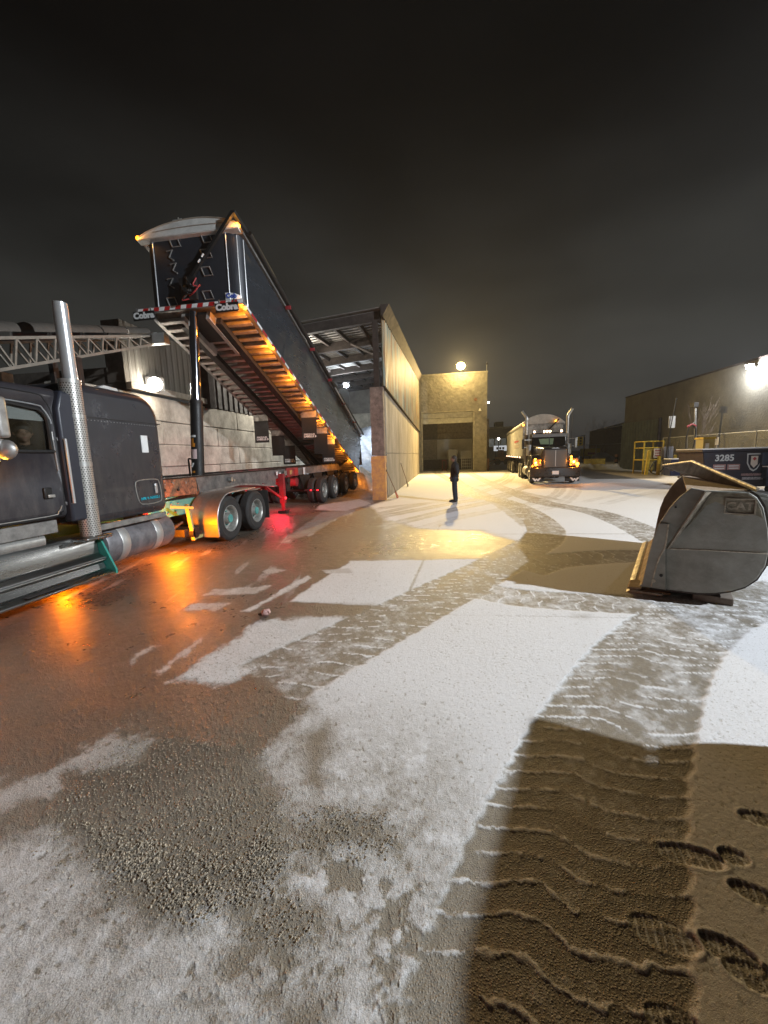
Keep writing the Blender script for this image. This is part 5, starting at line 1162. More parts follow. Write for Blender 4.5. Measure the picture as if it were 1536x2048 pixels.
# side panels
npn = 11
for s_ in (1, -1):
    for i in range(npn):
        v0 = LV * i / npn; v1 = LV * (i + 1) / npn
        if i == npn - 1: v1 = LV - .32
        obj('side_panel', Bhex(MB(), s_ * 1.30, s_ * 1.255, v0 + .004, v1 - .004, .02, HW), M['trailer'], td, smooth=False)
    obj('top_rail', MB().hexa([B(s_ * 1.36, -.02, HW + .003), B(s_ * 1.24, -.02, HW + .003), B(s_ * 1.24, LV + .45, HW + .003), B(s_ * 1.36, LV + .45, HW + .003)], [B(s_ * 1.36, -.02, HW + .07), B(s_ * 1.24, -.02, HW + .07), B(s_ * 1.24, LV + .45, HW + .07), B(s_ * 1.36, LV + .45, HW + .07)]), M['frame'], td)
    obj('bottom_rail', Bhex(MB(), s_ * 1.33, s_ * 1.22, 0, LV, -.10, .015), M['frame'], td)
# slanted front wall with rounded corners
def fr(w):    # forward shift of the front wall with height
    return .57 * w / HW
cr_ = .34; path = [(1.30, -.34)] + [(1.30 - cr_ + cr_ * math.cos(a), -cr_ + cr_ * math.sin(a)) for a in np.linspace(0, PI / 2, 8)] + [(-1.30 + cr_ - cr_ * math.sin(a), -cr_ + cr_ * math.cos(a)) for a in np.linspace(0, PI / 2, 8)] + [(-1.30, -.34)]
vs = []; nl = 6
for k in range(nl + 1):
    w = .02 + (HW - .02) * k / nl
    vs += [B(u, LV + dv + fr(w), w) for u, dv in path]
n = len(path); fs = [(k * n + i, k * n + i + 1, (k + 1) * n + i + 1, (k + 1) * n + i) for k in range(nl) for i in range(n - 1)]
# cheek pieces closing the wedge between side panels and slanted front
obj('front_wall', MB().add(vs, fs), M['trailer_f'], td)
for s_ in (1, -1): obj('side_cheek', MB().add([B(s_ * 1.30, LV - .325, .02), B(s_ * 1.30, LV - .34 + fr(.02), .02), B(s_ * 1.30, LV - .34 + fr(HW), HW), B(s_ * 1.30, LV - .325, HW), B(s_ * 1.26, LV - .325, .02), B(s_ * 1.26, LV - .34 + fr(.02), .02), B(s_ * 1.26, LV - .34 + fr(HW), HW), B(s_ * 1.26, LV - .325, HW)], [(0, 1, 2, 3), (7, 6, 5, 4), (0, 4, 5, 1), (1, 5, 6, 2), (2, 6, 7, 3), (3, 7, 4, 0)]), M['trailer'], td)
def on_front(u, dv, w, out=.0): return B(u, LV + dv + fr(w) + out, w)
for s_, us in ((1, (1.29, 1.20, .96)), (-1, (-1.02,))):
    for u in us:
        dv = -.34 + math.sqrt(max(0, cr_ ** 2 - max(0, abs(u) - (1.3 - cr_)) ** 2))
        obj('corner_strip', MB().tube([on_front(u, dv, .05, .006), on_front(u, dv, HW - .02, .006)], .014, 6), M['chrome_b'], td)
# tarp with arched front cap
def arch(u): return .40 * (1 - (u / 1.36) ** 2) ** .8 if abs(u) < 1.36 else 0
us = np.linspace(-1.36, 1.36, 17); vs = []; rows = [(-.05, 0), (LV * .2, 0), (LV * .4, 0), (LV * .6, 0), (LV * .8, 0), (LV + .45, 0), (LV + .64, 0)]
for j, (v, _) in enumerate(rows): vs += [B(u, v, HW + .06 + arch(u) * (1 - .06 * (j % 2))) for u in us]
n = len(us); fs = [(j * n + i, j * n + i + 1, (j + 1) * n + i + 1, (j + 1) * n + i) for j in range(len(rows) - 1) for i in range(n - 1)]
obj('tarp', MB().add(vs, fs), M['tarp'], td)
vs = [B(u, LV + .64, HW + .06 + arch(u) * .94) for u in us] + [B(u, LV + .64 + .03, HW - .03) for u in us]
obj('tarp_cap', MB().add(vs, [(i, i + 1, n + i + 1, n + i) for i in range(n - 1)]), M['tarp'], td, label='pale arched tarp cap on the front')
obj('cap_brim', MB().hexa([B(-1.38, LV + .50, HW - .04), B(1.34, LV + .50, HW - .04), B(1.34, LV + .66, HW - .04), B(-1.38, LV + .66, HW - .04)], [B(-1.38, LV + .50, HW + .02), B(1.34, LV + .50, HW + .02), B(1.34, LV + .66, HW + .02), B(-1.38, LV + .66, HW + .02)]), M['tarp'], td, bev=.012)
obj('tarp_seam', MB().tube([B(u, LV + .65, HW + .065 + arch(u) * .94) for u in us], .015, 6).tube([B(u * .8, LV + .672, HW + .08 + .25 * arch(u * .8)) for u in us[1:-1]], .008, 5), mat('tarp_rope', (.3, .25, .2), .8), td)
obj('cap_peg', MB().bar(B(-.35, LV + .62, HW + .40), B(-.35, LV + .62, HW + .55), .025).bar(B(-.5, LV + .62, HW + .48), B(-.25, LV + .62, HW + .5), .02), M['chrome'], td)
# arm and roller of the tarp system
obj('tarp_arm', MB().bar(on_front(-.25, 0, .30, .10), on_front(1.28, 0, HW + .24, .16), .075).bar(on_front(1.28, 0, HW + .24, .16), B(1.42, LV - .1, HW + .16), .09), M['black'], td)
for k in (.30, .37): obj('arm_tape', MB().bar(Vector(on_front(-.25, 0, .30, .155)).lerp(Vector(on_front(1.28, 0, HW + .24, .21)), k + .05), Vector(on_front(-.25, 0, .30, .155)).lerp(Vector(on_front(1.28, 0, HW + .24, .21)), k + .09), .06, .01), M['white_tape'], td)
obj('tarp_roller', MB().tube([B(1.42, LV + .3, HW + .16), B(1.42, LV * .5, HW + .10), B(1.42, .0, HW + .14)], .075, 10), M['black'], td)
obj('tarp_rail', MB().tube([B(1.47, LV * .45, HW + .0), B(1.47, .3, HW + .0)], .035, 8), M['chrome_b'], td)
for k in range(5): obj('rail_hook', MB().box(*sorted((TX + 1.36, TX + 1.52)), B(0, 2.2 + 2.2 * k, HW)[1] - .03, B(0, 2.2 + 2.2 * k, HW)[1] + .03, B(0, 2.2 + 2.2 * k, HW)[2] - .05, B(0, 2.2 + 2.2 * k, HW)[2] + .05), M['redp'], td)
obj('arm_motor', MB().ball(on_front(-.12, 0, .28, .10), .17, 10, (1, .6, 1)).box(*[c for pr in zip(Vector(on_front(-.30, 0, .10, .06)), Vector(on_front(.15, 0, .55, .16))) for c in sorted(pr)]), M['dark'], td)
q = random.Random(4)
for k in range(9):
    a = on_front(-.28 + q.uniform(0, .5), 0, .1 + q.uniform(0, .5), .16); b = on_front(-.28 + q.uniform(0, .6), 0, .0 + q.uniform(0, .4), .18)
    mid = Vector(a).lerp(Vector(b), .5) + Vector((q.uniform(-.1, .1), -.06, -.08))
    obj('cable', MB().tube(smooth_path([a, tuple(mid), b], 4), .018, 6), M['black'] if k % 3 else M['redp'], td)
# fold-down foot steps on the front wall
for (u, w) in ((.42, 1.12), (.40, .74), (.38, .22), (-.62, .15), (.46, 1.45), (-.40, 1.44)):
    c = Vector(on_front(u, 0, w, .012)); ux = Vector((1, 0, 0)); vz = (Vector(on_front(u, 0, w + .1, .012)) - c).normalized(); hw_, hh_ = .15, .10; pts = [c - ux * hw_ + vz * hh_, c + ux * hw_ * .5 + vz * hh_, c + ux * hw_ - vz * hh_, c - ux * hw_ * .5 - vz * hh_, c - ux * hw_ + vz * hh_]
    obj('foot_step', MB().tube(pts, .018, 6), M['alu'], td)
for (u, w) in ((-.55, 1.17), (-.60, .56), (-.48, .88)):
    c = Vector(on_front(u, 0, w, .014)); obj('step_bracket', MB().tube([c + Vector((-.10, 0, .10)), c + Vector((.06, 0, .12)), c + Vector((-.04, 0, -.04)), c + Vector((.08, 0, -.12))], .02, 6), M['alu'], td)
obj('bumper_bar', Bhex(MB(), -1.60, 1.33, LV + .0, LV + .06, -.10, .06), M['frame'], td, bev=.01)
for i in range(19):
    u0 = -1.58 + i * .153
    obj('tape_strip', Bhex(MB(), u0, u0 + .145, LV + .062, LV + .066, -.075, .035), M['red_tape'] if i % 2 else M['white_tape'], td, smooth=False)
wmb, rmb = MB(), MB()
for i in range(42):
    v0 = .3 + i * .305; Bhex(wmb if i % 2 else rmb, 1.332, 1.338, v0, v0 + .28, -.075, -.01)
obj('side_tape', wmb, M['white_tape'], td, smooth=False, label='white side reflectors', kind='stuff'); obj('side_tape', rmb, M['red_tape'], td, smooth=False, label='red side reflectors', kind='stuff')
# name plates
yb_, zb_ = B(0, LV + .1, -.12)[1:]
for (x, z) in ((TX - 1.36, zb_ + .02), (TX + .93, zb_ + .03)):
    pl_ = obj('name_plate', MB().box(x - .31, x + .31, yb_ - .012, yb_ + .012, z - .20, z + .02), M['black'], td, bev=.02, label='black Cobra name plate' if x > TX else None)
    text('lettering', 'Cobra', M['white'], pl_, (x, yb_ - .016, z - .09), (1, 0, 0), (0, 0, 1), .20, bold=.012, sx=1.12)
    for k in (-.2, .2): obj('plate_strap', MB().box(x + k - .02, x + k + .02, yb_ - .005, yb_ + .005, z + .02, z + .10), M['frame'], pl_)
def fdv(u): return -.34 + math.sqrt(max(0, cr_ ** 2 - max(0, abs(u) - (1.3 - cr_)) ** 2))
bu = [.84, .94, 1.02, 1.10, 1.17, 1.22]; vs = [on_front(u, fdv(u), .075, .012) for u in bu] + [on_front(u, fdv(u), .235 - .03 * k / 5, .012) for k, u in enumerate(bu)]
bd = obj('badge', MB().add(vs, [(k, k + 1, 7 + k, 6 + k) for k in range(5)]), M['white'], td)
nv_ = Vector(on_front(1.0, 0, .3)) - Vector(on_front(1.0, 0, .1)); text('lettering', 'Cob', M['blue'], bd, Vector(on_front(1.005, fdv(1.005), .150, .022)), (1, .10, -.03), tuple(nv_), .15, bold=.007, sx=1.0)
obj('badge', MB().hexa([on_front(-1.28, -.2, .04, .008), on_front(-1.12, -.06, .04, .012), on_front(-1.12, -.06, .04, .004), on_front(-1.28, -.2, .04, .001)], [on_front(-1.28, -.2, .22, .008), on_front(-1.12, -.06, .22, .012), on_front(-1.12, -.06, .22, .004), on_front(-1.28, -.2, .22, .001)]), M['white'], td)
# underbody: floor sheet, crossmembers, long rails
obj('floor_sheet', Bhex(MB(), -1.22, 1.22, .1, LV - .05, -.02, .012), M['floor_d'], td)
cm = Bhex(MB(), -1.215, 1.215, 0, .085, -.10, -.021); base = None
for i in range(43):
    v = .25 + i * .298
    if base is None: base = obj('crossmember', Bhex(MB(), -1.215, 1.215, v, v + .10, -.125, -.022), M['floor_m'], td, smooth=False); v_base = v
    else:
        c = dup(base, td); dv = v - v_base; c.location = Vector(base.location) + Vector((0, -dv * math.cos(AN), dv * math.sin(AN)))
for s_ in (1, -1): obj('body_rail', Bhex(MB(), s_ * .42, s_ * .54, .2, LV - .3, -.30, -.127), M['dark'], td); obj('rail_flange', Bhex(MB(), s_ * .38, s_ * .58, .2, LV - .3, -.32, -.303), M['dark'], td)
obj('ram_bracket', Bhex(Bhex(MB(), -.40, -.30, LV - 1.5, LV - .05, -.34, -.127), .30, .40, LV - 1.5, LV - .05, -.34, -.127), M['floor_m'], td); obj('ram_well', Bhex(MB(), -.30, .30, LV - 1.1, LV - .05, -.20, -.127), M['black'], td)
obj('floor_pads', (lambda mb: [Bhex(mb, s_ * (.62 + .28 * (k % 2)), s_ * (.84 + .28 * (k % 2)), .5 + .6 * k, .56 + .6 * k, -.15, -.128) for k in range(20) for s_ in (1, -1)] and mb)(MB()), M['alu'], td)
# marker lamps
for i in range(9):
    v = LV - .06 - i * 1.59
    if v < .05: v = .08
    c = Vector(B(1.30, v, -.10)); obj('marker_lamp', MB().ball(c + Vector((.03, 0, -.02)), .042, 8), M['amber_hot'] if i in (0, 1, 2) else M['amber'], td)
    lamp('bulb', td, tuple(Vector(B(1.24, v + .02, -.28))), (40, 38, 34, 30, 24, 20, 18, 18, 34)[i], (1.0, .30, .02), .04)
for u in (1.30, -1.48):
    c = Vector(on_front(u if u > 0 else -1.4, -.15, HW + .08, .16)); obj('top_lamp', MB().ball(c, .06, 10), M['amber_hot'] if u > 0 else M['amber'], td); lamp('bulb', td, tuple(c + Vector((0, -.15, .0))), 6, (1.0, .40, .05), .04)
# tail ladder steps at the rear edge, tailgate
for k in range(6): obj('rear_bracket', MB().box(TX + 1.30, TX + 1.36, B(0, .05, .3 + k * .28)[1] - .06, B(0, .05, .3 + k * .28)[1] + .04, B(0, .05, .3 + k * .28)[2] - .02, B(0, .05, .3 + k * .28)[2] + .02), M['dark'], td)
obj('tailgate', MB().hexa([B(-1.25, -.02, HW), B(1.25, -.02, HW), B(1.25, .06, HW), B(-1.25, .06, HW)], [(TX - 1.25, B(0, 0, HW)[1] + .45, 1.35), (TX + 1.25, B(0, 0, HW)[1] + .45, 1.35), (TX + 1.25, B(0, 0, HW)[1] + .38, 1.35), (TX - 1.25, B(0, 0, HW)[1] + .38, 1.35)]), M['frame'], td)
# hydraulic ram
r0, r1 = Vector((TX, 8.95, 1.30)), Vector((TX, 9.42, 5.55)); ax = (r1 - r0).normalized()
obj('ram_cylinder', MB().cyl(r0, r0 + ax * 2.05, .150, 24), M['black'], td, label='black lower stage of the ram')
obj('ram_stage', MB().cyl(r0 + ax * 2.05, r0 + ax * 3.9, .118, 24), mat('ram_chrome', (.46, .46, .52), .12, 1.0), td); obj('ram_stage', MB().cyl(r0 + ax * 3.9, r1, .095, 24), MATS['ram_chrome'], td)
obj('ram_collar', MB().cyl(r0 + ax * 2.0, r0 + ax * 2.08, .155, 24), M['dark'], td)
def ramp(t, th): a = Vector((math.sin(th), -math.cos(th), 0)); return r0 + ax * t + a * .152
def ram_label(t0, t1, m_, wd=.9, nm='ram_label', th0=-.25):
    vs = []; k = 6
    for t in (t0, t1):
        for i in range(k + 1): vs.append(ramp(t, th0 - wd / 2 + wd * i / k) + Vector((0, -.002, 0)))
    return obj(nm, MB().add(vs, [(i, i + 1, k + 2 + i, k + 1 + i) for i in range(k)]), m_, td)
orange_lab = mat('orange_label', (.75, .28, .03), .5)
ram_label(1.16, 1.21, M['white'], 1.3); ram_label(1.0, 1.13, orange_lab, .55); ram_label(.92, 1.01, orange_lab, 1.0); ram_label(.62, .86, mat('pale_pink_label', (.75, .55, .53), .6), 1.5); ram_label(.27, .32, orange_lab, .8)
obj('ram_valve', MB().bar(ramp(.42, -.4), ramp(.52, -.1), .03, .03), M['white'], td)
obj('ram_hose', MB().tube(smooth_path([ramp(.62, -.9), ramp(.62, -1.3) + Vector((-.08, 0, .0)), ramp(.5, -1.57) + Vector((-.10, 0, 0)), ramp(.2, -1.57) + Vector((-.07, 0, 0)), ramp(-.1, -1.4)], 5), .022, 8), M['black'], td)
# chassis
prof = [(6.55, 1.50), (6.55, 1.28), (7.0, 1.15), (8.1, 1.12), (9.8, 1.20), (10.6, 1.14), (11.9, .98), (12.15, .97), (12.2, 1.2), (13.6, 1.22), (21.9, 1.18), (21.9, 1.50)]
for s_ in (1, -1):
    obj('chassis_rail', MB().prism([p for p in prof if p[0] > 8.0] + [(8.0, 1.50), (8.0, 1.12)][:1], TX + s_ * .52, TX + s_ * .60, 'x'), M['frame'], td)
    obj('front_rail', MB().prism([(6.55, 1.50), (6.55, 1.28), (7.0, 1.15), (7.995, 1.12), (7.995, 1.50)], TX + s_ * .50, TX + s_ * .61, 'x'), M['rust'], td, label='rust-orange front end of the chassis rail')
    obj('rail_lip', MB().prism([(8.1, 1.14), (9.8, 1.22), (10.6, 1.16), (11.9, 1.0), (12.15, .99), (12.15, .95), (11.9, .955), (10.6, 1.11), (9.8, 1.17), (8.1, 1.09)], TX + s_ * .50, TX + s_ * .66, 'x'), M['alu'], td)
obj('chassis_top_flange', MB().box(TX + .46, TX + .64, 6.6, 21.9, 1.503, 1.53).box(TX - .64, TX - .46, 6.6, 21.9, 1.503, 1.53), M['dark'], td)
for i in range(9): obj('chassis_crossmember', MB().box(TX - .52, TX + .52, 7.0 + i * 1.8, 7.12 + i * 1.8, 1.22, 1.42), M['dark'], td)
for k, (y, z) in enumerate(((6.8, 1.38), (6.95, 1.30), (7.2, 1.42), (7.35, 1.27), (7.6, 1.4))): obj('rail_bolt', MB().cyl((TX + .61, y, z), (TX + .64, y, z), .03, 8), M['dark'] if k % 2 else M['alu'], td)
obj('kingpin_plate', MB().box(TX - .55, TX + .55, 7.4, 9.2, 1.13, 1.2), M['dark'], td)
obj('air_box', MB().cyl((TX + .62, 9.35, 1.36), (TX + .70, 9.35, 1.36), .06, 12).cyl((TX + .62, 9.5, 1.33), (TX + .68, 9.5, 1.33), .035, 10), M['chrome'], td)
# landing gear
for s_ in (1, -1):
    lg = obj('landing_leg', MB().box(TX + s_ * .62, TX + s_ * .78, 12.35, 12.52, .35, 1.35).box(TX + s_ * .65, TX + s_ * .75, 12.38, 12.49, .10, .35), M['redp'], td); obj('leg_foot', MB().box(TX + s_ * .56, TX + s_ * .84, 12.28, 12.60, .03, .10), M['dark'], lg)
obj('landing_brace', MB().bar((TX - .7, 12.43, .6), (TX + .7, 12.43, 1.15), .05).bar((TX - .7, 12.43, 1.15), (TX + .7, 12.43, .6), .05).bar((TX + .7, 12.4, .5), (TX + .6, 11.2, 1.1), .05).bar((TX - .7, 12.4, .5), (TX - .6, 11.2, 1.1), .05).box(TX - .5, TX + .5, 10.4, 12.2, .98, 1.04), M['redp'], td)
obj('control_panel', MB().box(TX + .605, TX + .66, 13.0, 14.1, 1.20, 1.52), M['redp'], td, bev=.01)
for k, (y, z, w_, h_, m_) in enumerate(((12.1, 1.38, .14, .12, M['white']), (12.35, 1.33, .12, .12, M['white']), (12.75, 1.36, .24, .16, M['alu']), (13.25, 1.36, .22, .16, M['orange_p']), (13.7, 1.36, .30, .22, M['red_tape']), (14.6, 1.36, .20, .26, M['white']))):
    obj('decal', MB().box(TX + .662, TX + .668, y, y + w_, z - h_ / 2, z + h_ / 2), m_, td)
obj('valve_block', MB().box(TX + .60, TX + .80, 12.55, 12.9, .75, 1.2).cyl((TX + .7, 12.7, 1.1), (TX + .85, 12.7, 1.1), .12, 12), M['black'], td)
obj('air_tank', MB().cyl((TX - .5, 14.3, .95), (TX + .5, 14.3, .95), .17, 16), M['redp'], td)
lamp('bulb', td, (TX + .2, 12.9, .72), 60, (1.0, .02, .05), .05); lamp('bulb', td, (TX + .95, 12.0, .35), 16, (1.0, .02, .06), .05); obj('red_lamp', MB().ball((TX + .80, 12.44, .52), .04, 8), M['red_l'], td)
# axles and wheels
proto = None
for i, y in enumerate((15.35, 16.95, 18.95, 20.95)):
    obj('axle', MB().cyl((TX - 1.0, y, .52), (TX + 1.0, y, .52), .07, 12), M['dark'], td)
    for s_ in (1, -1): obj('suspension_beam', MB().prism([(y - .7, 1.18), (y + .6, 1.18), (y + .2, .45), (y - .15, .45)], TX + s_ * .40, TX + s_ * .48, 'x'), M['dark'], td)
    for s_ in (1, -1):
        for x in (1.14, .80): wheel(td, (TX + s_ * x, y, .52), s_)
for x in (.86, 1.14): obj('red_lamp', MB().box(TX + x - .03, TX + x + .03, 14.80, 14.815, .55, .59), M['red_l'], td)
obj('lamp_bar', MB().box(TX + .6, TX + 1.25, 14.82, 14.85, .53, .61), M['dark'], td)
# hanging mudflaps with the dealer's lettering
for (x, y) in ((TX - 1.02, 14.75), (TX - .95, 16.1), (TX - .92, 17.15), (TX + 1.0, 14.65), (TX + .98, 16.05), (TX + .96, 17.15)):
    z = HZ + (HY - y) * math.tan(AN) - .14
    br_ = obj('flap_bracket', MB().box(x - .31, x + .31, y - .02, y + .02, z - .22, z + .04), M['alu'], td)
    fl_ = obj('mudflap', MB().box(x - .30, x + .30, y - .03, y - .021, z - 1.05, z - .20), M['black'], td, bev=.008)
    if (x, y) not in ((TX - .95, 16.1), (TX + .98, 16.05)):
        text('lettering', 'REMORQUES', M['white'], fl_, (x, y - .033, z - .84), (1, 0, 0), (0, 0, 1), .075, bold=.002); text('lettering', 'LABELLE', M['white'], fl_, (x - .02, y - .033, z - .92), (1, 0, 0), (0, 0, 1), .11, bold=.004)
        obj('flap_arrow', MB().prism([(x + .22, z - .97), (x + .29, z - .92), (x + .22, z - .87)], y - .035, y - .032, 'y'), M['white'], fl_)
obj('hinge_beam', MB().box(TX - 1.1, TX + 1.1, 21.6, 21.95, .85, 1.12), M['dark'], td)
obj('stabiliser', MB().bar(B(.5, 4.6, -.3), (TX + .5, 19.0, 1.5), .09).bar(B(-.5, 4.6, -.3), (TX - .5, 19.0, 1.5), .09).bar(B(-.5, 5.0, -.32), B(.5, 5.0, -.32), .1).bar(B(1.1, 2.2, -.15), (TX + .6, 20.2, 1.4), .08), M['dark'], td)

# ------------------------------------------------------------------ truck and trailer in the background
T2 = (6.05, 22.75); A2 = R(-4.6)
t2 = thing('semi_truck', 'black conventional truck facing the camera with amber lights and tall chrome stacks', 'truck', (*T2, 0), A2)
def o2(nm, mb, m_, par=None, **k): return obj(nm, mb, m_, par or t2, world=False, **k)
o2('bumper', MB().prism([(-1.32, .02), (-.95, -.12), (.95, -.12), (1.32, .02), (1.32, .14), (-1.32, .14)], .42, .93, 'z'), M['truck_black'], bev=.03)
o2('hood', MB().hexa([(-.98, .12, .95), (.98, .12, .95), (1.0, 2.3, .95), (-1.0, 2.3, .95)], [(-.60, .16, 2.03), (.60, .16, 2.03), (.92, 2.3, 2.15), (-.92, 2.3, 2.15)]), M['truck_black'], bev=.10, seg=3)
g_ = o2('grille', MB().box(-.57, .57, .03, .115, .93, 1.90), M['grille'], bev=.02)
for i in range(19): o2('grille_bar', MB().box(-.54 + i * .058, -.515 + i * .058, .008, .028, .96, 1.87), M['rim_dark'], g_)
o2('grille_spine', MB().box(-.015, .015, -.006, .006, 1.0, 1.88), M['chrome_b'], g_); o2('emblem', MB().prism([(-.22, 1.97), (0, 1.93), (.22, 1.97), (.1, 2.03), (0, 2.0), (-.1, 2.03)], .06, .10, 'y'), M['chrome_b'], t2)
o2('grille_surround', MB().box(-.64, -.575, .03, .13, .93, 1.93).box(.575, .64, .03, .13, .93, 1.93).box(-.64, .64, .03, .13, 1.903, 1.97), M['truck_black'], bev=.01)
o2('licence_plate', MB().box(-.17, .17, -.140, -.125, .55, .75), M['white_tape'])
text('lettering', 'PB 4821', M['rim_dark'], t2, (0, -.146, .65), (1, 0, 0), (0, 0, 1), .11, world=False) if False else None
for s_ in (1, -1):
    o2('fender', MB().prism([(.10, .95), (.10, 1.45), (.45, 1.66), (1.6, 1.62), (2.1, 1.2), (2.1, .95), (1.85, .95), (1.5, 1.30), (.9, 1.30), (.5, .95)], s_ * .72, s_ * 1.26, 'x'), M['truck_black'], bev=.06, seg=3)
    hl_ = o2('headlight', MB().box(*sorted((s_ * .70, s_ * 1.18)), .03, .11, 1.0, 1.42), mat('headlight_reflector', (.5, .3, .15), .15, .9), bev=.03)
    for (a, z, r_) in ((.78, 1.33, .035), (1.06, 1.40, .06), (1.06, 1.27, .05), (1.02, 1.10, .07), (.80, 1.20, .035), (1.20, 1.02, .05)) if s_ < 0 else ((.80, 1.50, .06), (.80, 1.36, .06), (.80, 1.22, .05), (1.12, 1.10, .09), (.78, 1.06, .04), (1.12, .98, .05)):
        o2('signal_lamp', MB().ball((s_ * a, -.0, z), r_, 8, (1, .5, 1)), M['amber_hot'] if r_ > .055 else M['amber'], hl_)
    lamp('bulb', t2, MW[t2.name] @ Vector((s_ * 1.0, -.22, 1.22)), 60, (1.0, .34, .03), .05)
    o2('mudflap', MB().box(*sorted((s_ * .55, s_ * 1.30)), .20, .22, .14, .45), M['black'], bev=.01)
    cx_ = s_ * .98
    o2('wing_emblem', MB().prism([(cx_ - .24, .36), (cx_ - .12, .36), (cx_ - .07, .27), (cx_ - .03, .33), (cx_ + .03, .33), (cx_ + .07, .27), (cx_ + .12, .36), (cx_ + .24, .36), (cx_ + .10, .18), (cx_ + .05, .18), (cx_, .25), (cx_ - .05, .18), (cx_ - .10, .18)], -.130 + (.25 if 0 else 0), -.122, 'y'), M['white'])
    st_ = [(s_ * 1.20, 3.2, 1.0), (s_ * 1.20, 3.2, 3.75), (s_ * 1.21, 3.22, 3.95), (s_ * 1.30, 3.26, 4.12), (s_ * 1.47, 3.3, 4.38)]
    o2('exhaust_stack', MB().tube(smooth_path([tuple(p) for p in st_], 3), .085, 12), M['chrome']); o2('heat_shield', MB().cyl((s_ * 1.20, 3.2, 1.2), (s_ * 1.20, 3.2, 2.9), .125, 14), M['grille'])
    o2('mirror', MB().box(*sorted((s_ * 1.42, s_ * 1.56)), 2.15, 2.25, 2.0, 2.6), M['truck_black'] if s_ < 0 else M['chrome'], bev=.03); o2('mirror_arm', MB().bar((s_ * 1.0, 2.3, 2.55), (s_ * 1.48, 2.2, 2.55), .03).bar((s_ * 1.0, 2.3, 2.1), (s_ * 1.48, 2.2, 2.1), .03), M['chrome'])
    wheel(t2, (s_ * 1.08, 1.05, .52), s_, deep=False, world=False)
    o2('fuel_tank', MB().cyl((s_ * .98, 2.6, .62), (s_ * .98, 4.3, .62), .31, 20), M['alu'])
    for y in (5.6, 6.9):
        for x in (1.12, .80): wheel(t2, (s_ * x, y, .52), s_, world=False)
    o2('air_filter', MB().cyl((s_ * 1.10, 2.35, 1.6), (s_ * 1.10, 2.35, 2.25), .17, 14), M['chrome'])
for y in (1.05, 5.6, 6.9): o2('axle', MB().cyl((-1.0, y, .52), (1.0, y, .52), .08, 10), M['dark'])
o2('cab', MB().hexa([(-1.03, 2.15, 1.15), (1.03, 2.15, 1.15), (1.05, 3.1, 1.15), (-1.05, 3.1, 1.15)], [(-.98, 2.42, 2.97), (.98, 2.42, 2.97), (1.0, 3.1, 2.97), (-1.0, 3.1, 2.97)]), M['truck_black'], bev=.06)
o2('sun_visor', MB().hexa([(-.98, 2.06, 2.68), (.98, 2.06, 2.68), (.98, 2.30, 2.80), (-.98, 2.30, 2.80)], [(-.98, 2.10, 2.86), (.98, 2.10, 2.86), (.98, 2.40, 2.88), (-.98, 2.40, 2.88)]), M['grille'])
ws = o2('windshield', MB().hexa([(-.92, 2.10, 2.14), (.92, 2.10, 2.14), (.92, 2.13, 2.14), (-.92, 2.13, 2.14)], [(-.90, 2.25, 2.70), (.90, 2.25, 2.70), (.90, 2.28, 2.70), (-.90, 2.28, 2.70)]), M['glass'], smooth=False)
o2('windshield_divider', MB().bar((0, 2.09, 2.14), (0, 2.24, 2.70), .03), M['rim_dark'], ws)
o2('sunshade', MB().hexa([(-.50, 2.105, 2.26), (.0, 2.105, 2.24), (.0, 2.115, 2.24), (-.50, 2.115, 2.26)], [(-.58, 2.20, 2.58), (.0, 2.205, 2.60), (.0, 2.21, 2.60), (-.58, 2.21, 2.58)]), M['visor'], ws); o2('sunshade', MB().hexa([(.03, 2.105, 2.22), (.20, 2.105, 2.24), (.20, 2.115, 2.24), (.03, 2.115, 2.22)], [(.03, 2.205, 2.60), (.26, 2.205, 2.60), (.26, 2.21, 2.60), (.03, 2.21, 2.60)]), M['visor'], ws)
for x in (-.82, -.25, -.08, .08, .72): o2('roof_lamp', MB().ball((x, 2.42, 3.03), .06, 8), mat('pale_amber_lamp', (1, .7, .5), .3, emit=(1, .62, .35), estr=14))
o2('cowl_edge', MB().bar((-.9, 2.0, 2.16), (-.45, 1.2, 2.06), .035).bar((.9, 2.0, 2.16), (.5, 1.2, 2.06), .03), M['chrome_b'])
o2('chassis_rail', MB().box(-.5, -.4, .3, 7.8, .75, 1.02).box(.4, .5, .3, 7.8, .75, 1.02), M['dark'])
o2('antenna', MB().cyl((1.28, 2.4, 2.2), (1.30, 2.4, 4.3), .012, 6), M['dark'])
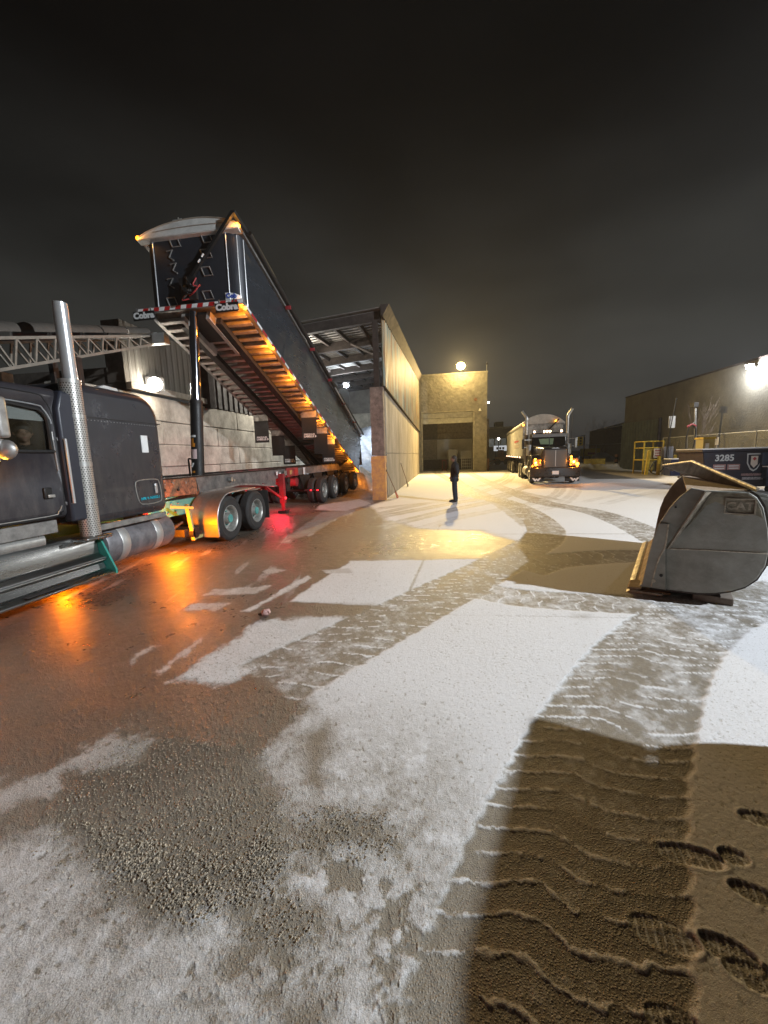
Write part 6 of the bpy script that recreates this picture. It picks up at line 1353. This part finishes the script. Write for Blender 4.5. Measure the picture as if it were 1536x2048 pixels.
# its trailer
t3 = thing('dump_trailer', 'polished ribbed dump trailer with a domed tarp behind the black truck', 'trailer', tuple(MW[t2.name] @ Vector((0, 4.6, 0))), A2)
def o3(nm, mb, m_, par=None, **k): return obj(nm, mb, m_, par or t3, world=False, **k)
TL = 14.2; b0_, b1_ = 1.55, 3.55
for s_ in (1, -1):
    for i in range(18):
        y0 = .2 + i * (TL - .2) / 18; y1 = y0 + (TL - .2) / 18
        o3('side_panel', MB().hexa([(s_ * 1.24, y0 + .01, b0_), (s_ * 1.30, y0 + .2, b0_), (s_ * 1.30, y1 - .2, b0_), (s_ * 1.24, y1 - .01, b0_)], [(s_ * 1.24, y0 + .01, b1_), (s_ * 1.30, y0 + .2, b1_), (s_ * 1.30, y1 - .2, b1_), (s_ * 1.24, y1 - .01, b1_)]), M['silver_side'], smooth=False)
    o3('top_rail', MB().box(*sorted((s_ * 1.20, s_ * 1.36)), .1, TL, b1_ + .003, b1_ + .13), M['alu']); o3('bottom_rail', MB().box(*sorted((s_ * 1.18, s_ * 1.34)), .1, TL, b0_ - .14, b0_ - .003), M['alu'])
    for i in range(8): o3('marker_lamp', MB().ball((s_ * 1.36, .6 + i * 1.75, b0_ - .08), .045, 6), mat('pale_marker', (1, .7, .4), .3, emit=(1, .6, .4), estr=6))
    for y in (8.3, 10.4, 11.9, 13.3):
        for x in (1.14, .80): wheel(t3, (s_ * x, y, .52), s_, world=False)
    o3('stripe', MB().box(*sorted((s_ * 1.301, s_ * 1.306)), 2.3, 5.6, 2.55, 2.68), M['redp']); o3('stripe', MB().box(*sorted((s_ * 1.301, s_ * 1.306)), 1.6, 5.4, 2.10, 2.38), mat('grey_trailer_decal', (.25, .22, .2), .6))
o3('front_wall', MB().box(-1.24, 1.24, .1, .19, b0_, b1_ + .12), M['alu']); o3('rear_wall', MB().box(-1.24, 1.24, TL - .1, TL, b0_, b1_), M['alu']); o3('floor_sheet', MB().box(-1.17, 1.17, .2, TL, b0_ - .12, b0_ - .02), M['floor_d'])
us2 = np.linspace(-1.34, 1.34, 15); vs = []
for y in (.02, TL * .33, TL * .66, TL): vs += [(u, y, b1_ + .135 + .58 * max(0, 1 - (u / 1.34) ** 2) ** .85) for u in us2]
n = len(us2); o3('tarp', MB().add(vs, [(j * n + i, j * n + i + 1, (j + 1) * n + i + 1, (j + 1) * n + i) for j in range(3) for i in range(n - 1)]), M['tarp'])
o3('tarp_cap', MB().add([vs[i] for i in range(n)] + [(u, .0, b1_ + .10) for u in us2], [(i, i + 1, n + i + 1, n + i) for i in range(n - 1)]), M['tarp'])
o3('tarp_arm', MB().bar((.35, -.1, b1_ - .3), (.95, -.12, b1_ + .35), .08), M['black'])
for (x, z) in ((-1.25, b1_ + .05), (.78, b1_ + .22)): o3('top_lamp', MB().ball((x, -.08, z), .07, 8), M['amber_hot'])
o3('chassis_rail', MB().box(-.55, -.45, 1.2, TL, 1.0, 1.40).box(.45, .55, 1.2, TL, 1.0, 1.40), M['dark'])
for s_ in (1, -1): o3('landing_leg', MB().box(*sorted((s_ * .65, s_ * .78)), 4.2, 4.35, .08, 1.3), M['dark'])
for y in (8.3, 10.4, 11.9, 13.3): o3('axle', MB().cyl((-1.0, y, .52), (1.0, y, .52), .07, 10), M['dark'])

# ------------------------------------------------------------------ loader bucket
BA = math.atan2(-.465, .885); BW = 3.14
bk = thing('loader_bucket', 'big grey wheel-loader bucket standing detached on the snow at right', 'loader bucket', (2.38, 5.26, 0), BA)
def ob(nm, mb, m_, par=None, **k): return obj(nm, mb, m_, par or bk, world=False, **k)
side = [(.10, .10), (.13, .13), (.17, .50), (.20, .72), (.25, .92), (.34, 1.12), (.43, 1.26), (.53, 1.37), (.66, 1.345), (1.03, 1.335), (1.10, 1.28), (1.16, 1.17), (1.21, .95), (1.24, .72), (1.225, .52), (1.17, .37), (1.09, .27), (.98, .20), (.84, .145), (.67, .11), (.40, .10)]
nms = {'x': None}
for k, y in enumerate((0, BW - .045)):
    ob('side_plate', MB().prism(side, y, y + .045, 'y'), M['bucket'], bev=.006, seg=1)
shell = [(.20, .055), (.67, .075), (.84, .11), (.98, .165), (1.09, .235), (1.185, .345), (1.245, .51), (1.265, .72), (1.235, .96), (1.18, 1.19), (1.12, 1.30), (1.04, 1.36)]
inn = [(a - .03 * (1 if a > .9 else 0), b + .03 * (1 if a <= .9 else 0)) for a, b in shell]
ob('shell', MB().prism(shell + inn[::-1], .048, BW - .048, 'y'), M['bucket_d'])
ob('top_plate', MB().prism([(.50, 1.30), (1.04, 1.33), (1.04, 1.355), (.50, 1.325)], .05, BW - .05, 'y'), M['salt_br'], label='brown salt-crusted top plate')
ob('spill_guard', MB().add([(1.09, .02, 1.34), (.58, 1.95, 1.60), (.20, BW - .02, 1.50), (.50, BW - .05, 1.36), (1.02, 1.2, 1.33), (1.10, .02, 1.375), (.585, 1.95, 1.64), (.205, BW - .02, 1.54), (.53, BW + .02, 1.38), (1.08, 1.2, 1.365)],
   [(4, 3, 2, 1, 0), (5, 6, 7, 8, 9), (0, 1, 6, 5), (1, 2, 7, 6), (2, 3, 8, 7), (3, 4, 9, 8), (4, 0, 5, 9)]), M['bucket_d'], label='dark sloping spill guard')
ob('guard_rim', MB().tube([(1.10, .02, 1.37), (.58, 1.95, 1.625), (.20, BW - .02, 1.525), (.36, BW - .02, 1.42)], .018, 8), M['bucket_e'])
ob('floor_plate', MB().prism([(.0, .02), (.42, .03), (.42, .054), (.05, .05)], 0, BW, 'y'), M['bucket_r'])
ob('cutting_edge', MB().prism([(-.05, .0), (.34, .015), (.34, .045), (.02, .045)], -.05, BW + .05, 'y'), M['bucket_e'], bev=.004, seg=1)
ob('edge_end', MB().prism([(-.04, .046), (.02, .05), (.10, .06), (.12, .09), (-.02, .075)], -.05, .3, 'y'), M['salt_br'])
for k in range(9): ob('edge_bolt', MB().ball((.14 + .0 * k, .25 + k * .33, .060), .045, 8, (1, 1, .5)), M['rubber'])
ob('edge_backing', MB().prism([(.06, .05), (.30, .055), (.30, .10), (.12, .12)], .05, BW - .05, 'y'), M['bucket_r'])
ob('side_cutter', MB().prism([(.085, .10), (.37, .10), (.33, .66), (.345, .93), (.25, .935), (.20, .72), (.165, .5), (.12, .13)], -.028, -.001, 'y'), M['bucket'], bev=.005)
ob('side_rib', MB().add([(.655, -.001, 1.33), (.72, -.001, 1.33), (.38, -.001, .63), (.34, -.001, .62), (.655, -.075, 1.33), (.665, -.075, 1.33), (.36, -.03, .63), (.35, -.03, .62)], [(3, 2, 1, 0), (4, 5, 6, 7), (0, 1, 5, 4), (1, 2, 6, 5), (2, 3, 7, 6), (3, 0, 4, 7)]), M['bucket_e'])
ob('upper_side_panel', MB().prism([(.72, 1.325), (1.02, 1.325), (1.09, 1.27), (1.14, 1.15), (1.165, 1.05), (1.10, 1.09), (1.0, 1.07), (.90, 1.08), (.84, 1.18), (.76, 1.22), (.68, 1.17), (.60, 1.02), (.50, .86)], -.012, -.001, 'y'), mat('dusty_upper_panel', (.25, .22, .16), .8, var=.6, scale=7, bump=.006), bev=.004)
wl1 = [(.36, -.004, .62), (.5, -.004, .63), (.7, -.004, .645), (.9, -.004, .655), (1.1, -.004, .665), (1.24, -.004, .67)]
ob('weld_seam', MB().tube(wl1, .009, 6), M['weld']); ob('weld_seam', MB().tube([(.345, -.032, .93), (.335, -.032, .70), (.325, -.032, .62), (.28, -.032, .5), (.25, -.032, .36), (.22, -.032, .12)], .008, 6), M['weld'])
for (u, z, r_) in ((.24, .20, .022), (.31, .28, .018), (.40, 1.14, .012)): ob('side_bolt', MB().cyl((u, -.045, z), (u, -.0, z), r_, 10), M['weld'] if r_ > .02 else M['black'])
for yy in (BW,): ob('far_bolt', MB().cyl((.44, yy - .06, 1.31), (.44, yy - .10, 1.31), .02, 8), M['weld'])
fr_ = ob('cast_frame', MB().box(.84, 1.10, -.030, -.013, 1.255, 1.265).box(.84, 1.10, -.030, -.013, 1.09, 1.10).box(.84, .85, -.030, -.013, 1.101, 1.254).box(1.085, 1.10, -.034, -.013, 1.101, 1.254), M['bucket_e'])
text('lettering', 'CAT', M['bucket_e'], fr_, (.968, -.020, 1.178), (1, 0, 0), (0, 0, 1), .115, bold=.004, world=False)
ob('mount_ear', MB().prism([(1.20, .3), (1.55, .35), (1.6, .55), (1.5, 1.1), (1.2, 1.2)], .9, .96, 'y').prism([(1.20, .3), (1.55, .35), (1.6, .55), (1.5, 1.1), (1.2, 1.2)], 1.2, 1.26, 'y').prism([(1.20, .3), (1.55, .35), (1.6, .55), (1.5, 1.1), (1.2, 1.2)], 1.9, 1.96, 'y').prism([(1.20, .3), (1.55, .35), (1.6, .55), (1.5, 1.1), (1.2, 1.2)], 2.2, 2.26, 'y'), M['bucket'])
wbk = thing('timber_block', 'dark timber block wedged under the grey loader bucket', 'block', (3.1, 5.0, 0), BA)
obj('block_body', MB().box(-.12, .25, -.05, .35, .0, .085), M['bark'], wbk, world=False, bev=.01)
# second bucket added out of view right of the camera to cast the foreground shadow
bk2 = dup(bk, None, (1.13, -.16, 0), BA - R(4.5)); tag(bk2, 'second loader bucket added unseen beside the camera to throw the wide foreground shadow', 'loader bucket')

# ------------------------------------------------------------------ shovels, salt lump
def shovel(label, foot, top, blade_col, nm='snow_shovel'):
    f_, t_ = Vector(foot), Vector(top); t = thing(nm, label, 'shovel', foot)
    d = (t_ - f_).normalized(); obj('handle', MB().cyl(f_ + d * .28, t_, .017, 8), M['wood'], t); sidev = Vector((0, 1, 0)); sidev = (sidev - d * d.dot(sidev)).normalized(); nrm = d.cross(sidev)
    P = lambda a, b, c: f_ + d * a + sidev * b + nrm * c
    obj('blade', MB().add([P(0, -.17, 0), P(0, .17, 0), P(.10, .19, .03), P(.34, .13, .02), P(.38, 0, .0), P(.34, -.13, .02), P(.10, -.19, .03), P(.01, -.17, .012), P(.01, .17, .012), P(.10, .18, .045), P(.34, .12, .04), P(.38, 0, .02), P(.34, -.12, .04), P(.10, -.18, .045)],
        [(0, 1, 2, 3, 4, 5, 6), (13, 12, 11, 10, 9, 8, 7)] + [(i, (i + 1) % 7, (i + 1) % 7 + 7, i + 7) for i in range(7)]), blade_col, t)
    obj('grip', MB().bar(t_ - sidev * .06, t_ + sidev * .06, .03), M['black'], t)
g1 = gnd(797, 996); g2 = gnd(817, 973)
w1 = at_x(773, 941, -2.44); w2 = at_x(802, 928, -2.44)
shovel('red-bladed shovel leaning on the concrete wall, nearer the orange wall end', (g1[0], g1[1], .02), tuple(w1), M['redpl'])
shovel('dark-bladed shovel leaning farther along the concrete wall', (g2[0], g2[1], .02), tuple(w2), M['dark'])
p = gnd(531, 1231); lm = thing('salt_lump', 'pink and white lump lying on the bare ground in mid yard', 'lump', (p[0], p[1], 0))
mb = MB().ball((p[0], p[1], .035), .05, 10, (1.15, .8, .8)).ball((p[0] + .035, p[1], .055), .035, 8, (.9, .8, 1)); mb.v = [(x + .006 * math.sin(z * 90 + y * 50), y + .006 * math.sin(x * 80), z + .006 * math.sin(x * 70 + y * 40)) for x, y, z in mb.v]
obj('lump_body', mb, M['pinkrock'], lm); obj('lump_end', MB().ball((p[0] - .055, p[1] - .01, .02), .03, 8, (1.2, .7, .6)), M['bark'], lm)

# ------------------------------------------------------------------ standing person, seen from the side, facing left
px0, py0 = .34, 15.1
pe = thing('person', 'person in a black jacket and dark jeans standing alone in the yard facing the trucks', 'person', (px0, py0, 0))
def cap(mb, p0, p1, r0_, r1_, n=12):
    mb.cyl(p0, p1, r0_, n, r1_); mb.ball(p0, r0_, n); mb.ball(p1, r1_, n); return mb
fx, fy = px0, py0
bm_ = MB()
for s_, dx in ((1, .03), (-1, -.02)):
    y = fy + s_ * .095
    cap(bm_, (fx + .01, y, .90), (fx + .02 + dx, y, .50), .088, .060); cap(bm_, (fx + .02 + dx, y, .50), (fx + .05 + dx, y, .10), .060, .042); cap(bm_, (fx + .06 + dx, y, .06), (fx - .13 + dx, y, .045), .05, .035)
    cap(bm_, (fx + .04, fy + s_ * .19, 1.40), (fx + .10, fy + s_ * .24, 1.12), .052, .042); cap(bm_, (fx + .10, fy + s_ * .24, 1.12), (fx - .08, fy + s_ * .16, .97), .042, .032)
    hx_, hy_, hz_ = fx - .11, fy + s_ * .15, .95; bm_.ball((hx_, hy_, hz_), .045, 10, (1.1, .5, 1))
    for k in range(4): cap(bm_, (hx_ - .03, hy_, hz_ + .025 - k * .018), (hx_ - .075 + .006 * abs(k - 1.5), hy_ - s_ * .008, hz_ + .005 - k * .02), .009, .007, 6)
    cap(bm_, (hx_ + .0, hy_ - s_ * .01, hz_ + .03), (hx_ - .035, hy_ - s_ * .03, hz_ + .045), .011, .008, 6)
cap(bm_, (fx, fy - .05, .95), (fx, fy + .05, .95), .13, .13); cap(bm_, (fx + .02, fy, 1.0), (fx + .03, fy, 1.30), .14, .15); cap(bm_, (fx + .03, fy - .12, 1.38), (fx + .03, fy + .12, 1.38), .085, .085); cap(bm_, (fx + .02, fy, 1.42), (fx + .005, fy, 1.56), .06, .055)
bm_.ball((fx - .015, fy, 1.655), .10, 14, (.98, .78, 1.12)).ball((fx - .115, fy, 1.645), .02, 8, (1, .6, 1.2)).ball((fx - .05, fy, 1.59), .05, 10, (1, .8, .8)).ball((fx + .01, fy - .082, 1.65), .022, 8, (.7, .4, 1.2)).ball((fx + .01, fy + .082, 1.65), .022, 8, (.7, .4, 1.2)).ball((fx - .102, fy, 1.60), .014, 8, (.6, 1.5, .5))
remesh_person(bm_, 'body', M['skin'], pe, .011)
jm = MB(); cap(jm, (fx + .01, fy, .90), (fx + .03, fy, 1.20), .165, .175, 18); cap(jm, (fx + .03, fy, 1.2), (fx + .04, fy, 1.38), .175, .15, 18); cap(jm, (fx + .04, fy - .13, 1.38), (fx + .04, fy + .13, 1.38), .10, .10); cap(jm, (fx + .03, fy, 1.42), (fx + .025, fy, 1.51), .095, .08)
jm.box(fx - .15, fx + .17, fy - .17, fy + .17, .80, .92)
for s_ in (1, -1): cap(jm, (fx + .05, fy + s_ * .19, 1.38), (fx + .11, fy + s_ * .25, 1.12), .078, .062); cap(jm, (fx + .11, fy + s_ * .25, 1.12), (fx - .07, fy + s_ * .165, .975), .062, .048)
remesh_person(jm, 'jacket', M['jacket'], pe, .014)
tm = MB()
for s_, dx in ((1, .03), (-1, -.02)):
    y = fy + s_ * .095; cap(tm, (fx + .01, y, .90), (fx + .02 + dx, y, .50), .108, .080); cap(tm, (fx + .02 + dx, y, .50), (fx + .05 + dx, y, .12), .080, .068)
cap(tm, (fx, fy - .05, .92), (fx, fy + .05, .92), .135, .135); remesh_person(tm, 'trousers', M['jeans'], pe, .013)
for s_, dx in ((1, .03), (-1, -.02)):
    sm = MB(); y = fy + s_ * .095; cap(sm, (fx + .06 + dx, y, .06), (fx - .14 + dx, y, .045), .058, .045); sm.ball((fx + .05 + dx, y, .11), .062, 10); remesh_person(sm, 'shoe', M['black'], pe, .010)
obj('hair', MB().ball((fx + .008, fy, 1.685), .108, 14, (.98, .84, 1.0)).ball((fx + .04, fy, 1.63), .085, 12, (.9, .85, 1)), M['hair'], pe)

# ------------------------------------------------------------------ conveyor at left
cv = thing('conveyor', 'steel truss belt conveyor with a rounded cover rising behind the cab', 'conveyor', (-10.3, 8, 0))
q0b, q0t = EYE + ray(0, 740) * 7.0, EYE + ray(0, 665) * 7.0; q1b, q1t = EYE + ray(302, 690) * 10.3, EYE + ray(302, 668) * 10.3
def lerp(a, b, t): return Vector(a).lerp(Vector(b), t)
ext = -.55; sd_ = Vector((-.75, .12, 0))
galvc = mat('pale_truss_steel', (.26, .24, .20), .6, .2, var=.3)
A0b, A0t = lerp(q0b, q1b, ext), lerp(q0t, q1t, ext)
nb = 15
for off, nm in ((Vector((0, 0, 0)), 'near'), (sd_, 'far')):
    obj('truss_chord', MB().bar(A0b + off, Vector(q1b) + off, .055), galvc, cv); obj('truss_chord', MB().bar(A0t + off + Vector((0, 0, -.12)), Vector(q1t) + off + Vector((0, 0, -.05)), .055), galvc, cv)
    for i in range(nb):
        a, b = i / nb, (i + 1) / nb; P0 = lerp(A0b, q1b, a) + off; P1 = lerp(A0t, q1t, a) + off + Vector((0, 0, -.1)); P2 = lerp(A0b, q1b, b) + off
        obj('truss_post', MB().bar(P0, P1, .035), galvc, cv); obj('truss_diagonal', MB().bar(P1, P2, .03), galvc, cv)
def cover(t0, t1):
    vs = []; n_ = 10
    for t in (t0, t1):
        a = lerp(A0t, q1t, t); s1 = 1.0 - .25 * t
        for k in range(n_ + 1):
            th = PI * k / n_; vs.append(a + sd_ * (.5 - .5 * math.cos(th)) + Vector((0, 0, .02 + .26 * s1 * math.sin(th))))
    return MB().add(vs, [(k, k + 1, n_ + 2 + k, n_ + 1 + k) for k in range(n_)])
covm = mat('conveyor_cover', (.12, .11, .095), .6, .2, var=.3)
for a, b in ((0, .22), (.23, .42), (.465, .60), (.605, .74), (.745, .87), (.875, 1.0)): obj('belt_cover', cover(a, b), covm, cv)
obj('belt', MB().bar(A0t + sd_ * .5 + Vector((0, 0, -.08)), Vector(q1t) + sd_ * .5 + Vector((0, 0, -.05)), .6, .03), M['rubber'], cv)
obj('head_drum', MB().cyl(Vector(q1t) + Vector((.1, .1, -.1)), Vector(q1t) + sd_ + Vector((.1, .1, -.1)), .16, 14), M['galv'], cv); obj('motor', MB().box(q1t[0] + .1, q1t[0] + .45, q1t[1] - .1, q1t[1] + .1, q1t[2] - .28, q1t[2] - .02), M['galv'], cv)
for t in (.10, .62): pa = lerp(A0b, q1b, t); obj('support_leg', MB().bar((pa.x, pa.y, 0), tuple(pa), .12).bar((pa.x + sd_.x, pa.y + sd_.y, 0), tuple(pa + sd_), .12), M['dark'], cv)
cvl = thing('junction_box', 'small pale box hanging below the conveyor at the left edge', 'box', tuple(at_y(5, 760, 8.3)))
p = at_y(3, 757, 8.3); obj('box_body', MB().box(p[0] - .25, p[0] + .12, 8.2, 8.5, p[2] - .15, p[2] + .15), galvc, cvl, bev=.03); obj('box_bracket', MB().bar((p[0] - .1, 8.35, p[2] + .15), (p[0] - .1, 8.35, p[2] + .38), .04), galvc, cvl)
#PART4
# ------------------------------------------------------------------ misty air
def haze():
    Mx = bpy.data.materials.new('misty_air'); nt, N, L = nodes_of(Mx); o = N.new('ShaderNodeOutputMaterial'); v = N.new('ShaderNodeVolumePrincipled')
    v.inputs['Color'].default_value = (.85, .86, .9, 1); v.inputs['Density'].default_value = 0.0006; v.inputs['Anisotropy'].default_value = 0.45
    L.new(v.outputs[0], o.inputs['Volume'])
    h_ = obj('haze', MB().box(-60, 60, -30, 120, -1.2, 18), Mx, smooth=False); h_['kind'] = 'stuff'; h_['label'] = 'thin misty night air over the whole yard'
haze()
